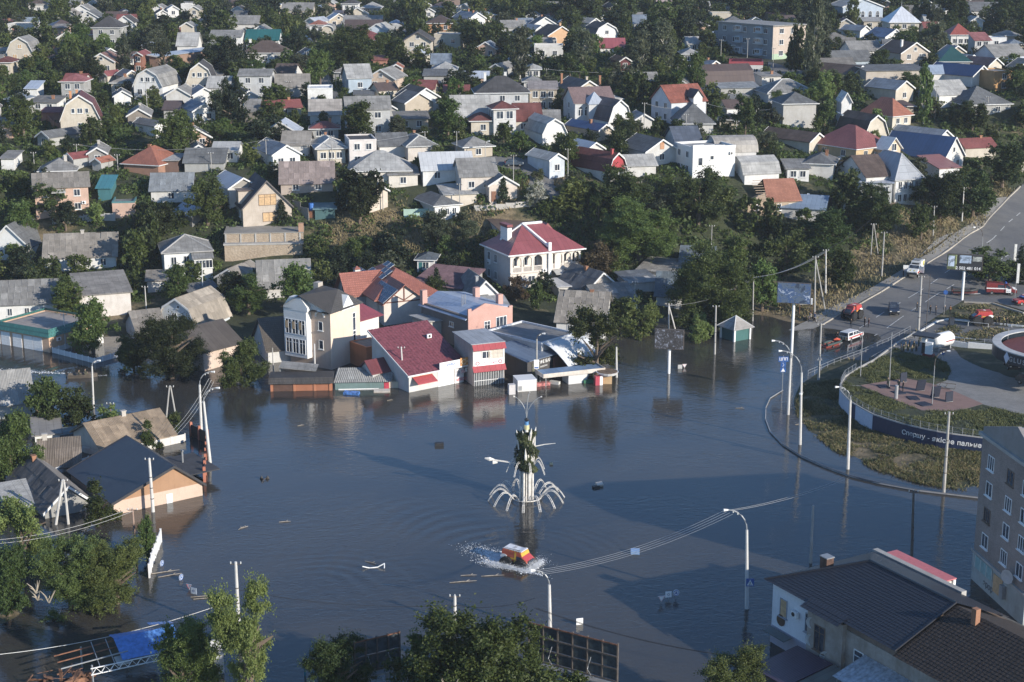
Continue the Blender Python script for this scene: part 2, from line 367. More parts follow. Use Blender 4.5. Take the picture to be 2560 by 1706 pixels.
F=np. stack([idx[:-1,:-1],idx[:-1,1:],idx[1:,1:],idx[1:,:-1]],-1). reshape(-1,4)
me=np_mesh('water',np. stack([X. ravel(),Y. ravel(),Z. ravel()],1),F,WATER,True)
kind(mO('water',me),'structure')
def strip(name,mat,left,right,z=.05,sub=6,thick=.0,lift=None):
 """ribbon between two pixel-picked edges of the same number of points, laid on the ground"""
 mb=MB();A=[at(*p,water=False)for p in left];B=[at(*p,water=False)for p in right]
 rows=[]
 for i in rn(len(A)-1):
  for k in rn(sub if i<len(A)-2 else sub+1):
   f=k/sub;a=A[i]. lerp(A[i+1],f);b=B[i]. lerp(B[i+1],f);row=[]
   for q in rn(7):
    p=a. lerp(b,q/6);zz=max(gz(p. x,p. y),-2)+z
    if lift:zz=lift(p)
    row. append((p. x,p. y,zz))
   rows. append(row)
 vs=[v for r in rows for v in r];fs=[]
 for i in rn(len(rows)-1):
  for q in rn(6):fs. append((i*7+q,i*7+q+1,i*7+q+8,i*7+q+7))
 mb. add(vs,fs);o=mb. obj(name,mat,smooth=True);
 return o
def asphalt():
 m,t,b=new('asphalt');P=nn(t,'ShaderNodeNewGeometry'). outputs['Position']
 n1=nZ(t,.12,5,.7,P,.5);n2=nZ(t,1.4,4,.7,P);n3=nZ(t,9,2,.6,P)
 c=ramp(t,n1,[(.3,(.105,.105,.108)),(.5,(.15,.148,.145)),(.75,(.20,.19,.175))])
 c=mix(t,ramp(t,n2,[(.55,(0,0,0)),(.75,(.6,.6,.6))]),c,(.07,.07,.072));c=mix(t,.3,c,ramp(t,n3,[(.3,(.6,.6,.6)),(.7,(1,1,1))]),'MULTIPLY')
 t. links. new(c,b. inputs['Base Color']);b. inputs['Roughness']. default_value=.85;return m
ASPH=asphalt();PAVE=wM((.30,.285,.26),.6);KERB=wM((.45,.41,.35),.6);LINE=flat((.55,.55,.53),.7,0,.3,'road_paint')
RL=[(1975,872),(2054,815),(2153,760),(2249,702),(2353,639),(2457,568),(2523,494),(2551,467),(2580,440),(2640,405)]
RR=[(2170,905),(2287,829),(2345,790),(2420,745),(2520,700),(2640,640),(2720,560),(2740,500),(2745,455),(2770,410)]
RLw=[at(*p,water=False)for p in RL];RRw=[at(*p,water=False)for p in RR]
kind(strip('road',ASPH,RL,RR,.06),'structure')
kind(strip('road',ASPH,[(2290,826),(2340,800),(2440,812),(2560,822),(2750,828)],[(2300,850),(2360,835),(2440,850),(2560,872),(2750,885)],.09),'structure')
kind(strip('road',ASPH,[(2405,752),(2480,718),(2560,700),(2760,690)],[(2425,760),(2490,757),(2560,778),(2760,800)],.09),'structure')
PL=[(1955,838),(2000,812),(2050,785),(2130,745),(2225,694),(2325,632),(2425,563),(2492,497)]
kind(strip('pavement',PAVE,PL,[(1985,850),(2025,828),(2068,805),(2150,757),(2247,701),(2351,638),(2455,567),(2521,493)],.14),'structure')
kind(strip('pavement',PAVE,[(2300,640),(2322,626),(2345,612)],[(2340,600),(2362,590),(2385,583)],.15,3),'structure')
def kerb(name,pxs,w=.25,h=.2,mat=KERB):
 mb=MB();P=[at(*p,water=False)for p in pxs]
 for a,b in zip(P[:-1],P[1:]):
  n=max(1,int((b-a). length/6))
  for k in rn(n):
   p=a. lerp(b,k/n);q=a. lerp(b,(k+.985)/n);p. z=max(gz(p. x,p. y),-1.);q. z=max(gz(q. x,q. y),-1.)
   d=(q-p);s=Vc((-d. y,d. x,0)). normalized()*w/2;u=Vc((0,0,h+.06));lo=Vc((0,0,-.3))
   mb. add([p-s+lo,p+s+lo,q+s+lo,q-s+lo,p-s+u,p+s+u,q+s+u,q-s+u],[(3,2,1,0),(4,5,6,7),(0,1,5,4),(1,2,6,5),(2,3,7,6),(3,0,4,7)])
 return kind(mb. obj(name,mat),'structure')
kerb('kerb',RL[1:8])
WK=flat((.6,.6,.58),.8,0,.15,'kerb_paint')
kerb('kerb',[(2298,832),(2345,805),(2372,800),(2440,806),(2560,818)],.35,.2,WK)
kerb('kerb',[(2410,757),(2480,760),(2560,785)],.3,.18)
kerb('kerb',[(2330,855),(2350,840),(2440,852)],.3,.18,WK)
def line(pxs,w=.14,dash=None):
 mb=MB();P=[at(*p,water=False)for p in pxs]
 for a,b in zip(P[:-1],P[1:]):
  n=max(1,int((b-a). length/3))
  for k in rn(n):
   if dash and k%2:continue
   p=a. lerp(b,k/n);q=a. lerp(b,(k+1)/n);d=q-p;s=Vc((-d. y,d. x,0)). normalized()*w/2
   vs=[]
   for v in(p-s,p+s,q+s,q-s):vs. append((v. x,v. y,gz(v. x,v. y)+.1))
   mb. add(vs,[(3,2,1,0)])
 return kind(mb. obj('road_marking',LINE),'structure')
line([(2105,848),(2190,795),(2290,735),(2380,672),(2480,600),(2560,525)],.16,1)
line([(2170,850),(2240,805),(2330,745),(2420,690),(2540,630)],.16,1)
STREETS=[([(745,92),(770,140),(785,180),(805,225),(815,250)],[(775,88),(800,140),(818,180),(840,225),(850,250)]),([(1180,398),(1240,392),(1330,398),(1380,425)],[(1180,412),(1240,420),(1300,428),(1345,470)]),([(1330,425),(1320,470),(1370,500),(1440,520)],[(1390,425),(1385,465),(1420,490),(1460,512)]),([(1920,155),(1960,165),(2010,180)],[(1920,178),(1950,185),(2000,198)]),([(1000,300),(1040,325)],[(1015,288),(1062,312)])]
for l,r in STREETS:kind(strip('street',ASPH,l,r,.12),'structure')
W=(.62,.61,.59);WH=(.72,.72,.71);CR=(.56,.51,.43);GY=(.38,.38,.37);PK=(.56,.39,.31);OR=(.55,.30,.16);BG=(.48,.42,.34);LB=(.40,.48,.56)
SL=(.25,.245,.235);SLW=(.285,.26,.23);SLL=(.40,.395,.38);SLD=(.14,.145,.15);DK=(.065,.063,.066);BR=(.10,.072,.062);RD=(.23,.068,.068);DR=(.14,.045,.04);TC=(.33,.13,.085);BL=(.05,.11,.25);BGY=(.19,.23,.28);ML=(.40,.44,.50);TE=(.025,.12,.12)
BRICK=wM((.34,.17,.10),.5);TRIM=flat((.62,.62,.61),.6,0,.08,'white_trim');PLY=flat((.50,.34,.19),.8,0,.15,'plywood')
_WC={}
def win_mesh(w,h,nm,arch=False):
 k=(round(w,2),round(h,2),nm,arch)
 if k in _WC:return _WC[k]
 f=MB();t=.09
 f. box(-w/2,-w/2+t,-.07,.03,-h/2,h/2). box(w/2-t,w/2,-.07,.03,-h/2,h/2). box(-w/2+t,w/2-t,-.07,.03,h/2-t,h/2). box(-w/2+t,w/2-t,-.07,.03,-h/2,-h/2+t)
 for i in rn(1,nm):
  x=-w/2+w*i/nm;f. box(x-.04,x+.04,-.065,.03,-h/2+t,h/2-t)
 if h>1.9:f. box(-w/2+t,w/2-t,-.062,.03,h*.22,h*.22+.07)
 if arch:
  P=[(-w/2,h/2)]+[(-w/2*ma. cos(a),h/2+w/2*ma. sin(a))for a in np. linspace(0,ma. pi,7)]
  Q=[((w/2)*ma. cos(a),h/2+.002+(w/2)*ma. sin(a))for a in np. linspace(0,ma. pi,9)];q=[((w/2-t)*ma. cos(a),h/2+.002+(w/2-t)*ma. sin(a))for a in np. linspace(0,ma. pi,9)]
  for i in rn(8):
   f. add([(Q[i][0],-.07,Q[i][1]),(Q[i+1][0],-.07,Q[i+1][1]),(q[i+1][0],-.07,q[i+1][1]),(q[i][0],-.07,q[i][1]),(Q[i][0],.03,Q[i][1]),(Q[i+1][0],.03,Q[i+1][1]),(q[i+1][0],.03,q[i+1][1]),(q[i][0],.03,q[i][1])],[(3,2,1,0),(0,1,5,4),(2,3,7,6)])
 p=MB();p. box(-w/2+t-.01,w/2-t+.01,-.03,.02,-h/2+t-.01,h/2-t+.01)
 if arch:p. add([(x*.98,-.028,z)for x,z in q],[tuple(rn(8,-1,-1))])
 s=MB();s. box(-w/2-.12,w/2+.12,-.2,.02,-h/2-.09,-h/2-.002)
 me=(f. mesh('window'),p. mesh('pane'),s. mesh('sill'))
 for m in me:m. materials. append(None)
 _WC[k]=me;return me
def slot(o,mat):
 o. material_slots[0]. link='OBJECT';o. material_slots[0]. material=mat
FACE={'-y':0,'+x':ma. pi/2,'+y':ma. pi,'-x':-ma. pi/2}
def pW(root,face,half,u,z,w=1.3,h=1.4,nm=2,frame=None,pane=None,arch=False,sill=True,surround=None):
 a=FACE[face];c,s=ma. cos(a),ma. sin(a)
 x,y=u*c+half*s,u*s-half*c
 me=win_mesh(w,h,nm,arch)
 f=mO('window',me[0],None,root,(x,y,z),a);slot(f,frame or FRAME)
 p=mO('pane',me[1],None,f);slot(p,pane or GLASS)
 if sill and not arch:q=mO('sill',me[2],None,f);slot(q,frame or FRAME)
 return f
HOUSES=[]
def at_off(px,py,h):
 r=ray(px,py);t=110.0;lo=t
 while t<1200:
  if CAMZ+r. z*t-h<=max(gz(r. x*t,r. y*t),0):break
  lo=t;t+=1.5
 hi=t
 for _ in rn(14):
  m=(lo+hi)/2
  if CAMZ+r. z*m-h<=max(gz(r. x*m,r. y*m),0):hi=m
  else:lo=m
 return Vc((r. x*hi,r. y*hi,CAMZ+r. z*hi))
_SHEET=None
def sheet_mesh():
 global _SHEET
 if _SHEET is None:
  mb=MB();n=12
  vs=[];
  for j in rn(2):
   for i in rn(n+1):vs. append((-.59+1.18*i/n,-.9+1.8*j,.035*(1 if i%2 else-1)))
  fs=[(i,i+1,n+2+i,n+1+i)for i in rn(n)]
  mb. add(vs,fs);_SHEET=mb. mesh('roof_sheet');_SHEET. materials. append(None)
 return _SHEET
def H(label,cx,ey,fw,D,h,roof,ax,wall,rcol,rot=0,r=None,win=(2,0,0),rs='slate',chim=(),cat='house',ov=.45,gcol=None,trim=None,off=0.,sheets=False,frame=None,pane=None,gw=1,ww=1.3,wh=1.4,dirt=.5,wallm=None,group=None,arch=False,name='house',short=None,rect=True):
 E=at_off(cx,ey,h);rt=R(rot);u=Vc((ma. cos(rt),ma. sin(rt),0));nb=Vc((-u. y,u. x,0))
 lo,hi=1.,80.
 for _ in rn(30):
  m=(lo+hi)/2;a=proj(E-u*m/2)[0];b=proj(E+u*m/2)[0]
  if b-a<fw:lo=m
  else:hi=m
 w=lo;base=Vc((E. x,E. y,E. z-h));c=base+nb*D/2
 if ax=='x':L,d,rz=w,D/2,rt;FM={'F':('-y',D/2,w),'R':('+x',w/2,D),'L':('-x',w/2,D)}
 else:L,d,rz=D,w/2,rt+ma. pi/2;FM={'F':('-x',D/2,w),'R':('-y',w/2,D),'L':('+y',w/2,D)}
 root=tH(name,label,cat,c,rz,group)
 wm=wallm or wM(wall,dirt);rm=rM(rcol,rs)if rcol else None
 sp=2*d
 if r is None:r={'gable':sp*.30,'gambrel':sp*.46,'hip':min(sp,L)*.30,'pyr':sp*.4,'shed':sp*.12,'flat':.35,'arch':sp*.33}[roof]
 prof={'gable':[(-d,h),(off*d,h+r),(d,h)],'gambrel':[(-d,h),(-d*.66,h+r*.64),(0,h+r),(d*.66,h+r*.64),(d,h)],'shed':[(-d,h),(d,h+r)],'arch':[(-d*ma. cos(a),h+r*ma. sin(a))for a in np. linspace(0,ma. pi,9)]}. get(roof)
 mb=MB()
 if prof:mb. extx([(-d,-4)]+prof+[(d,-4)],-L/2,L/2)
 else:mb. box(-L/2,L/2,-d,d,-4,h)
 mb. obj('wall',wm,root)
 if roof=='flat':
  f=MB();f. box(-L/2+.25,L/2-.25,-d+.25,d-.25,h-.1,h+.06);ro=f. obj('roof',rm or rM(SL,'felt'),root)
  p=MB();t=.25;hh=h+r
  p. box(-L/2-.05,L/2+.05,-d-.05,-d+t,h,hh). box(-L/2-.05,L/2+.05,d-t,d+.05,h,hh). box(-L/2-.05,-L/2+t,-d+t,d-t,h,hh). box(L/2-t,L/2+.05,-d+t,d-t,h,hh);p. obj('parapet',wm if trim is None else trim,root)
 elif prof:
  t=.14;P=list(prof)
  def ext(p,q,o):
   dx,dz=p[0]-q[0],p[1]-q[1];l=ma. hypot(dx,dz);return(p[0]+dx/l*o,p[1]+dz/l*o)
  P[0]=ext(P[0],P[1],ov);P[-1]=ext(P[-1],P[-2],ov)
  up=[(y,z+t)for y,z in P];lowp=[(y,z+.012)for y,z in P]
  f=MB();f. extx(lowp+up[::-1],-L/2-ov,L/2+ov);ro=f. obj('roof',rm,root)
  if trim or ax=='y':
   for x0,x1 in((-L/2-ov-.07,-L/2-ov-.005),(L/2+ov+.005,L/2+ov+.07)):
    tb=MB();tb. extx([(y,z-.16)for y,z in P]+[(y,z+.06)for y,z in up][::-1],x0,x1);tb. obj('bargeboard',trim or TRIM,root)
  if gcol:
   for x0,x1 in((-L/2-.03,-L/2+.004),(L/2-.004,L/2+.03)):g=MB();g. extx(prof,x0,x1);g. obj('gable',wM(gcol,.3),root)
  if sheets and roof in('gable','shed','gambrel'):
   sm=sheet_mesh()
   for(p,q)in zip(up[:-1],up[1:]):
    dy,dz=q[0]-p[0],q[1]-p[1];SLn=ma. hypot(dy,dz);a=ma. atan2(dz,dy);n=max(1,round(SLn/1.55));mcol=max(1,round((L+2*ov)/1.08))
    for j in rn(n):
     for i in rn(mcol):
      if random. random()<.012:continue
      fy=(j+.5)/n;x=-L/2-ov+(L+2*ov)*(i+.5)/mcol
      st=j if p[1]<q[1]else n-j
      lift=.05+.018*st+random. uniform(-.012,.02)
      s=mO('roof_sheet',sm,None,ro,(x,p[0]+dy*fy-ma. sin(a)*lift,p[1]+dz*fy+ma. cos(a)*lift),rot=(a+random. uniform(-.012,.012),0,random. uniform(-.015,.015)));slot(s,SHEETM(rcol))
      s. scale=((L+2*ov)/mcol/1.08,SLn/n/1.6,1)
 else:
  o=ov+.1;rl=max(0,(L/2-d))if roof=='hip'else 0;rd=max(0,d-L/2)if roof=='hip'else 0
  zb=h-.05;f=MB()
  e=[(-L/2-o,-d-o,zb),(L/2+o,-d-o,zb),(L/2+o,d+o,zb),(-L/2-o,d+o,zb)];e2=[(x,y,zb+.14)for x,y,z in e]
  if rd==0:rg=[(-rl,0,h+r),(rl,0,h+r)];fs=[(4,5,9,8),(6,7,8,9),(5,6,9),(7,4,8)]
  else:rg=[(0,-rd,h+r),(0,rd,h+r)];fs=[(5,6,9,8),(7,4,8,9),(4,5,8),(6,7,9)]
  f. add(e+e2+rg,fs+[(3,2,1,0),(0,1,5,4),(1,2,6,5),(2,3,7,6),(3,0,4,7)]);ro=f. obj('roof',rm,root)
  if trim:
   rb=MB()
   for a_,b_ in((4,8),(7,8),(5,9),(6,9),(8,9)):
    allv=e+e2+rg;
    if rd and a_ in(5,):b_=8
    if rd and a_==7:b_=9
    rb. tube([Vc(allv[a_])+Vc((0,0,.05)),Vc(allv[b_])+Vc((0,0,.05))],.13,5)
   rb. obj('ridge_cap',trim,root)
  g=MB();g. box(-L/2-o-.06,L/2+o+.06,-d-o-.06,-d-o-.004,zb-.02,zb+.16). box(-L/2-o-.06,L/2+o+.06,d+o+.004,d+o+.06,zb-.02,zb+.16). box(-L/2-o-.06,-L/2-o-.004,-d-o,d+o,zb-.02,zb+.16). box(L/2+o+.004,L/2+o+.06,-d-o,d+o,zb-.02,zb+.16);g. obj('gutter',trim or TRIM,root)
 ns=max(1,round(h/2.9))
 for key,n in zip('FLR',win):
  fc,half,wd=FM[key]
  if n<=0:continue
  for k in rn(ns):
   zc=(k+.56)*h/ns if h>2 else h*.6
   for i in rn(n):
    uu=(-.5+(i+.5)/n)*wd*.86;hh=min(wh,h/ns*.62)
    if(i*7+k*3+int(cx))%9==0 and n>1 and k==0:
     pass
    pW(root,fc,half,uu,zc,min(ww,wd/n*.7),hh,2,frame,pane,arch)
  if key=='F'and ax=='y'and roof in('gable','gambrel')and r>2 and gw:
   pW(root,fc,half+(.03 if gcol else 0),off*d,h+r*.36,1.0 if roof=='gable'else 1.2,min(1.2,r*.4),2 if roof=='gambrel'else 1,frame,pane)
   if roof=='gambrel'and gw>1:pW(root,fc,half,-1.5,h+r*.36,.8,1.1,1,frame,pane);pW(root,fc,half,1.5,h+r*.36,.8,1.1,1,frame,pane)
 for cc in chim:
  px_,py_,hh,cm=cc;m=MB();m. box(px_*L-.3,px_*L+.3,py_*d-.25,py_*d+.25,h+r*(1-abs(py_))-.7,h+r+hh);m. box(px_*L-.38,px_*L+.38,py_*d-.33,py_*d+.33,h+r+hh,h+r+hh+.14);m. obj('chimney',cm,root)
 Mw=Mx. Translation(c)@Mx. Rotation(rz,4,'Z');pr=[proj(Mw@Vc((sx*L/2,sy*d,zz)))for sx in(-1,1)for sy in(-1,1)for zz in(h*.7,h)]+[proj(Mw@Vc((0,0,h+r)))]
 if rect:HOUSES. append((short or label,c,(min(p[0]for p in pr),max(p[0]for p in pr),min(p[1]for p in pr),max(p[1]for p in pr)),(rz,L/2+.6,d+.6),label,rcol,fw))
 return dict(root=root,L=L,d=d,h=h,r=r,FM=FM,w=w,M=Mw,c=c)
_SM={}
def SHEETM(col):
 if col in _SM:return _SM[col]
 m,t,b=new('roof_sheeting');oi=nn(t,'ShaderNodeObjectInfo');v=objvec(t)
 n=nZ(t,.9,4,.7,v);n2=nZ(t,2.4,3,.7,objvec(t,(1,.2,1)))
 base=ramp(t,oi. outputs['Random'],[(0,tuple(x*.78 for x in col)),(.8,col),(1,tuple(min(1,x*1.3)for x in col))])
 c=mix(t,ramp(t,n,[(.4,(0,0,0)),(.75,(.7,.7,.7))]),base,tuple(x*.45 for x in col));c=mix(t,ramp(t,n2,[(.5,(0,0,0)),(.8,(.5,.5,.5))]),c,tuple(x*.4 for x in col))
 t. links. new(c,b. inputs['Base Color']);b. inputs['Roughness']. default_value=.9;_SM[col]=m;return m
def dish(h,face,u,z,r=.45):
 fc,half,wd=h['FM'][face];a=FACE[fc];c,s=ma. cos(a),ma. sin(a)
 mb=MB();n=10;vs=[(0,-.35,0)]
 for k in rn(n):vs. append((r*ma. cos(2*ma. pi*k/n),-.5,r*1.1*ma. sin(2*ma. pi*k/n)))
 mb. add(vs,[(0,1+k,1+(k+1)%n)for k in rn(n)]+[(0,1+(k+1)%n,1+k)for k in rn(n)]);mb. tube([(0,0,-.2),(0,-.35,-.2),(0,-.38,0)],.03,4)
 mb. obj('satellite_dish',WT,h['root'],(u*c+half*s,u*s-half*c,z),a+.3)
def aircon(h,face,u,z):
 fc,half,wd=h['FM'][face];a=FACE[fc];c,s=ma. cos(a),ma. sin(a)
 mb=MB();mb. box(-.42,.42,-.4,-.08,-.3,.3);o=mb. obj('air_conditioner',WT,h['root'],(u*c+half*s,u*s-half*c,z),a)
 f=MB();f. tube([(-.08,-.405,0),(-.08,-.44,0)],.23,10);f. obj('fan',DARK,o)
 b=MB();b. box(-.35,-.3,-.4,.0,-.36,-.305). box(.3,.35,-.4,.0,-.36,-.305);b. obj('bracket',STEEL,o)
bk=lambda x=.2,y=0,h=.5:((x,y,h,BRICK),)
wc=lambda x=.2,y=0,h=.5:((x,y,h,wM((.5,.47,.43))),)
H('white house with brown hipped roof, highest in the upper left corner',88,11,38,7,4,'hip','x',W,BR)
H('small white house with three gable windows below a grey roof, upper left',204,25,40,8,3,'gable','y',WH,SL,win=(3,0,0))
H('broad low pale gable under a thin dark roof, upper left',220,45,55,10,3.5,'gable','y',W,SLD,win=(1,0,0),r=2.2)
h=H('large grey two storey house with dark hipped roof, upper left',265,70,67,9,5.8,'hip','x',GY,DK,r=3.4,win=(2,0,1))
H('long white flat topped house at the upper left edge',60,62,82,8,4,'flat','x',W,SL,win=(2,0,0))
H('salmon walled shed with slanting top beside the long white flat house',147,70,34,6,3,'shed','x',PK,SLW,win=(0,0,0))
H('small white gable with low dark roof right of the grey two storey house',311,56,42,8,3,'gable','y',WH,DK,win=(2,0,0),r=2)
H('cream gambrel house with boarded orange windows, upper left',50,130,64,9,3,'gambrel','y',CR,SL,win=(2,0,0),pane=PLY,r=4)
H('house with brown roof cut by the left edge, below the cream gambrel house',5,157,40,8,3.5,'hip','x',CR,DR)
H('cream gabled house with pinkish brown roof and triple attic window',253,154,66,9,4,'gable','y',CR,(.22,.12,.10),win=(2,0,0))
H('narrow red roofed gable beside the long bluish shed roof',344,138,22,9,5,'gable','y',(.30,.14,.10),RD,win=(1,0,0))
H('long shed with pale blue metal roof running uphill beside a brick wall',385,142,24,26,4,'shed','y',(.30,.20,.15),ML,rot=-22,rs='metal',win=(0,0,0))
H('tiny house with bright red roof below the cream gabled house',257,188,22,5,2.5,'gable','y',CR,RD,rot=-30,win=(1,0,0))
H('pale house under faded red hipped roof, left side',180,205,56,7,5,'hip','x',GY,(.30,.11,.11),win=(2,0,0))
H('small cream house with sandy hipped roof and two dark windows',301,208,46,7,3,'hip','x',CR,SLW,win=(2,0,0),chim=bk(.1))
H('low white gable in front of the small cream hipped house',306,240,42,7,2.4,'gable','y',WH,SLD,rot=15,win=(0,0,0))
H('big white house with clipped roof and pale green balcony door, upper left',370,214,72,12,3.6,'gambrel','y',WH,SL,rot=-10,r=4,gw=2,win=(3,0,0))
h=H('cream chalet house with dark mansard roof and front balcony, upper left',500,204,68,10,3.2,'gambrel','y',CR,DK,rot=5,r=4.6,gw=2,win=(2,0,0))
H('grey gabled house with two timber uprights below the chalet house',445,238,60,9,2.6,'gable','y',W,SL,win=(0,0,0))
H('bright white gable under a blue slate roof right of the grey gabled house',511,237,56,8,2.6,'gable','y',WH,BGY,rot=20,win=(0,0,0))
h=H('big cream house with dark red mansard roof and orange chimney, left side',201,299,100,11,3.3,'gambrel','y',CR,DR,rot=12,r=5.4,rs='tile',win=(1,0,0),chim=((-.25,.45,.6,wM((.6,.30,.16))),(.3,.2,.3,wM((.6,.3,.16)))),gw=2)
H('low lean-to with red roof left of the big cream mansard house',125,282,45,5,2.3,'shed','x',(.42,.2,.14),RD,win=(0,0,0))
H('dark slate cottage with a small white window, below the cream mansard house',108,342,30,9,2.3,'gable','y',GY,SLD,rot=-32,win=(1,0,0))
H('weathered timber gable house with chimney, left of the dark evergreen',347,289,56,10,2.5,'gable','y',(.25,.22,.19),SL,rot=10,win=(1,0,0),chim=wc())
H('small house with blue walls and bright white gable',402,314,30,9,2.6,'gable','y',WH,SLD,rot=42,win=(0,0,0))
H('white gable above pale blue walls under bluish slate, upper left',510,277,55,11,3,'gable','y',WH,BGY,rot=25,win=(2,0,0),gcol=WH)
H('shed with flat dark brown roof beside the bluish slate house',427,274,36,7,2.4,'gable','x',GY,BR,rs='metal',win=(0,0,0),r=1.6)
H('shed with pale corrugated roof in front of the chalet house',545,219,53,8,2.6,'gable','x',W,SLL,win=(1,0,0))
H('pale two storey house with strip of slate roof beside the street',636,190,78,8,5.2,'gable','x',(.52,.53,.54),SL,r=1.3,win=(2,0,0))
H('tall narrow cream gable above a grey shed roof, upper left',467,66,30,6,5,'gable','y',CR,SL,win=(0,0,0))
H('white shed with broad grey roof in front of the tall cream gable',467,114,49,8,2.6,'gable','x',WH,SLL,win=(0,0,0),r=3.4)
H('long white house with two dark doorways left of the teal roof',564,92,76,8,4.4,'gable','x',WH,SL,r=1.6,win=(3,0,0))
H('house with bright teal metal roof, upper left',655,100,80,9,3,'gable','x',WH,TE,rs='metal',win=(2,0,0))
H('white walled house with wide brown hipped roof in front of the teal roof',662,133,104,9,3.2,'hip','x',WH,BR,win=(3,0,0),r=3.2,chim=((-.4,0,.2,wM(WH)),))
H('cream two storey gable near the top edge, left of centre',485,24,27,7,4.5,'gable','y',CR,SL,win=(1,0,0))
H('white gable right under the top edge beside a brick chimney',394,20,25,7,3,'gable','y',WH,SL,win=(1,0,0))
H('steep white gable with dark roof and brick chimney, top edge',406,34,28,8,2.6,'gable','y',WH,DK,rot=18,win=(0,0,0),chim=bk(0))
H('wide white gable beside a flat white garage, top edge',433,23,27,8,3,'gable','y',WH,SLL,rot=15,win=(1,0,0))
H('flat white garage at the top edge',466,12,28,6,2.8,'flat','x',WH,SL,win=(0,0,0))
H('white gable with black roof and satellite dish, top edge',594,25,27,8,2.8,'gable','y',WH,DK,win=(1,0,0))
H('long barn with grey slate roof near the top edge',606,60,76,8,2.6,'gable','x',W,SL,win=(0,0,0))
H('black timber shed under the top edge white gable',600,42,30,6,2.4,'gable','x',(.06,.055,.05),SLD,win=(0,0,0))
H('wooden house with wide grey slate roof beside the dark evergreen',628,279,32,8,2.6,'gable','x',(.22,.2,.18),SL,win=(0,0,0))
H('white gable with steep black roof above the wooden slate house',622,242,46,9,2.8,'gable','y',WH,DK,rot=20,win=(1,0,0))
H('long low house with streaked grey hipped slate roof, left middle',143,428,86,9,2.4,'hip','x',GY,SL,rot=10,chim=wc(),win=(2,0,0))
H('grey board gable house with tall chimney, left middle',243,383,46,9,2.6,'gable','y',(.28,.27,.26),SL,rot=10,win=(1,0,0),chim=wc(.1,0,.8))
H('little porch with orange roof in front of the board gable house',241,404,22,4,2,'gable','y',GY,TC,rot=-25,win=(0,0,0))
H('small building with crimson roof beside twin poles, left middle',173,394,20,5,2.4,'gable','y',GY,RD,rot=-40,win=(0,0,0))
H('house with old orange tile roof, left middle',352,412,86,10,2,'hip','x',(.35,.2,.14),TC,rot=-20,rs='tile',win=(0,0,0),r=3.4,chim=bk(-.1,0,.1))
H('small brown walled garage with flat metal roof left of the slate long roof',425,402,38,6,2.5,'shed','x',(.16,.10,.08),SLL,win=(0,0,0),r=.5,name='garage',cat='garage')
H('long slate roof in shadow right of the brown garage',510,406,98,8,2,'gable','x',GY,SLD,win=(0,0,0),r=2.4)
H('sky blue gable behind the long slate roof',496,374,36,7,1.8,'gable','y',(.16,.38,.50),SL,rot=15,win=(0,0,0))
H('white house with pale sheet metal roof right of the sky blue gable',562,377,60,7,2.5,'gable','x',WH,SLL,rs='metal',win=(2,0,0),r=1.4)
H('white outbuilding with rusty door cut by the left edge, left middle',18,397,32,6,2.5,'shed','x',WH,SL,win=(0,0,0),name='outbuilding',cat='outbuilding')
H('curved grey metal shed near the left edge below the faded red roof',48,292,36,6,2,'arch','x',GY,SLL,rs='metal',win=(0,0,0),name='shed',cat='shed')
H('white metal shed with slanting roof left of the faded red roof house',78,222,28,6,2.6,'shed','x',WH,ML,win=(0,0,0),r=1.2,rs='metal',name='shed',cat='shed')
H('long cream shed with grey roof at the top, left of the white trunks',743,26,75,8,3,'gable','x',CR,SL,win=(2,0,0))
H('tall white house with black hipped roof under the top edge, left of centre',875,10,38,8,5.5,'hip','x',WH,DK,win=(2,0,0))
H('small white gable with pale blue roof, top left of centre',776,54,25,8,2.6,'gable','y',WH,ML,rot=-25,win=(0,0,0))
H('white house with brick red tile roof beside the uphill street',792,63,36,8,2.6,'hip','x',WH,TC,rs='tile',win=(2,0,0))
H('long white and slate building behind the dark brown roof, top',906,55,93,8,3,'gable','x',W,SL,win=(0,0,0),r=1.8)
H('long plain dark brown roof near the top, left of centre',907,74,88,9,2.4,'gable','x',GY,BR,rs='metal',win=(0,0,0))
H('pale blue gabled house with one dark attic window, top left of centre',942,75,46,10,3,'gable','y',(.55,.62,.70),SLL,rot=-10,win=(2,0,0))
H('cream shed with arched top beside the uphill street',819,74,30,7,2.6,'arch','y',CR,SL,win=(0,0,0),name='shed',cat='shed')
H('orange walled house with wide crimson hipped roof, upper centre',905,101,100,10,3,'hip','x',OR,RD,win=(3,0,0),r=3)
h=H('tall cream two storey gable house with dark roof, upper centre',1044,101,68,11,5.4,'gable','y',CR,DK,win=(2,0,0),trim=flat((.1,.09,.09)),ov=.8);aircon(h,'F',0,3.9);aircon(h,'F',1.2,3.9)
H('cream flat roofed house right of the tall cream gable house',1118,88,66,9,4.2,'flat','x',CR,SLL,rot=-8,win=(2,0,0))
h=H('orange house with dark brown hipped roof and two dormers, upper centre',1100,59,66,9,3,'hip','x',OR,BR,rs='tile',win=(2,0,0))
h=H('white house with blue grey roof and two brick chimneys, upper centre',1193,46,40,11,4,'gable','y',WH,BGY,rot=30,win=(2,0,0),chim=((-.3,.1,.5,BRICK),(.1,-.1,.8,BRICK)))
H('brown stone building with arched windows cut by the top edge',1120,-10,56,10,5,'flat','x',(.26,.19,.16),SLD,win=(2,0,0),arch=True,frame=FRAMEB)
H('house with pale tent shaped roof at the top, left of the brown stone building',928,20,45,9,2.4,'hip','x',GY,SLL)
H('half timbered white gable left of the uphill street',650,76,36,8,3,'gable','y',WH,SL,win=(0,0,0),frame=FRAMEB)
H('peach gabled house with wide slate roof, upper centre',952,197,72,10,3.2,'gable','y',(.58,.46,.37),SL,rot=-12,win=(2,0,0))
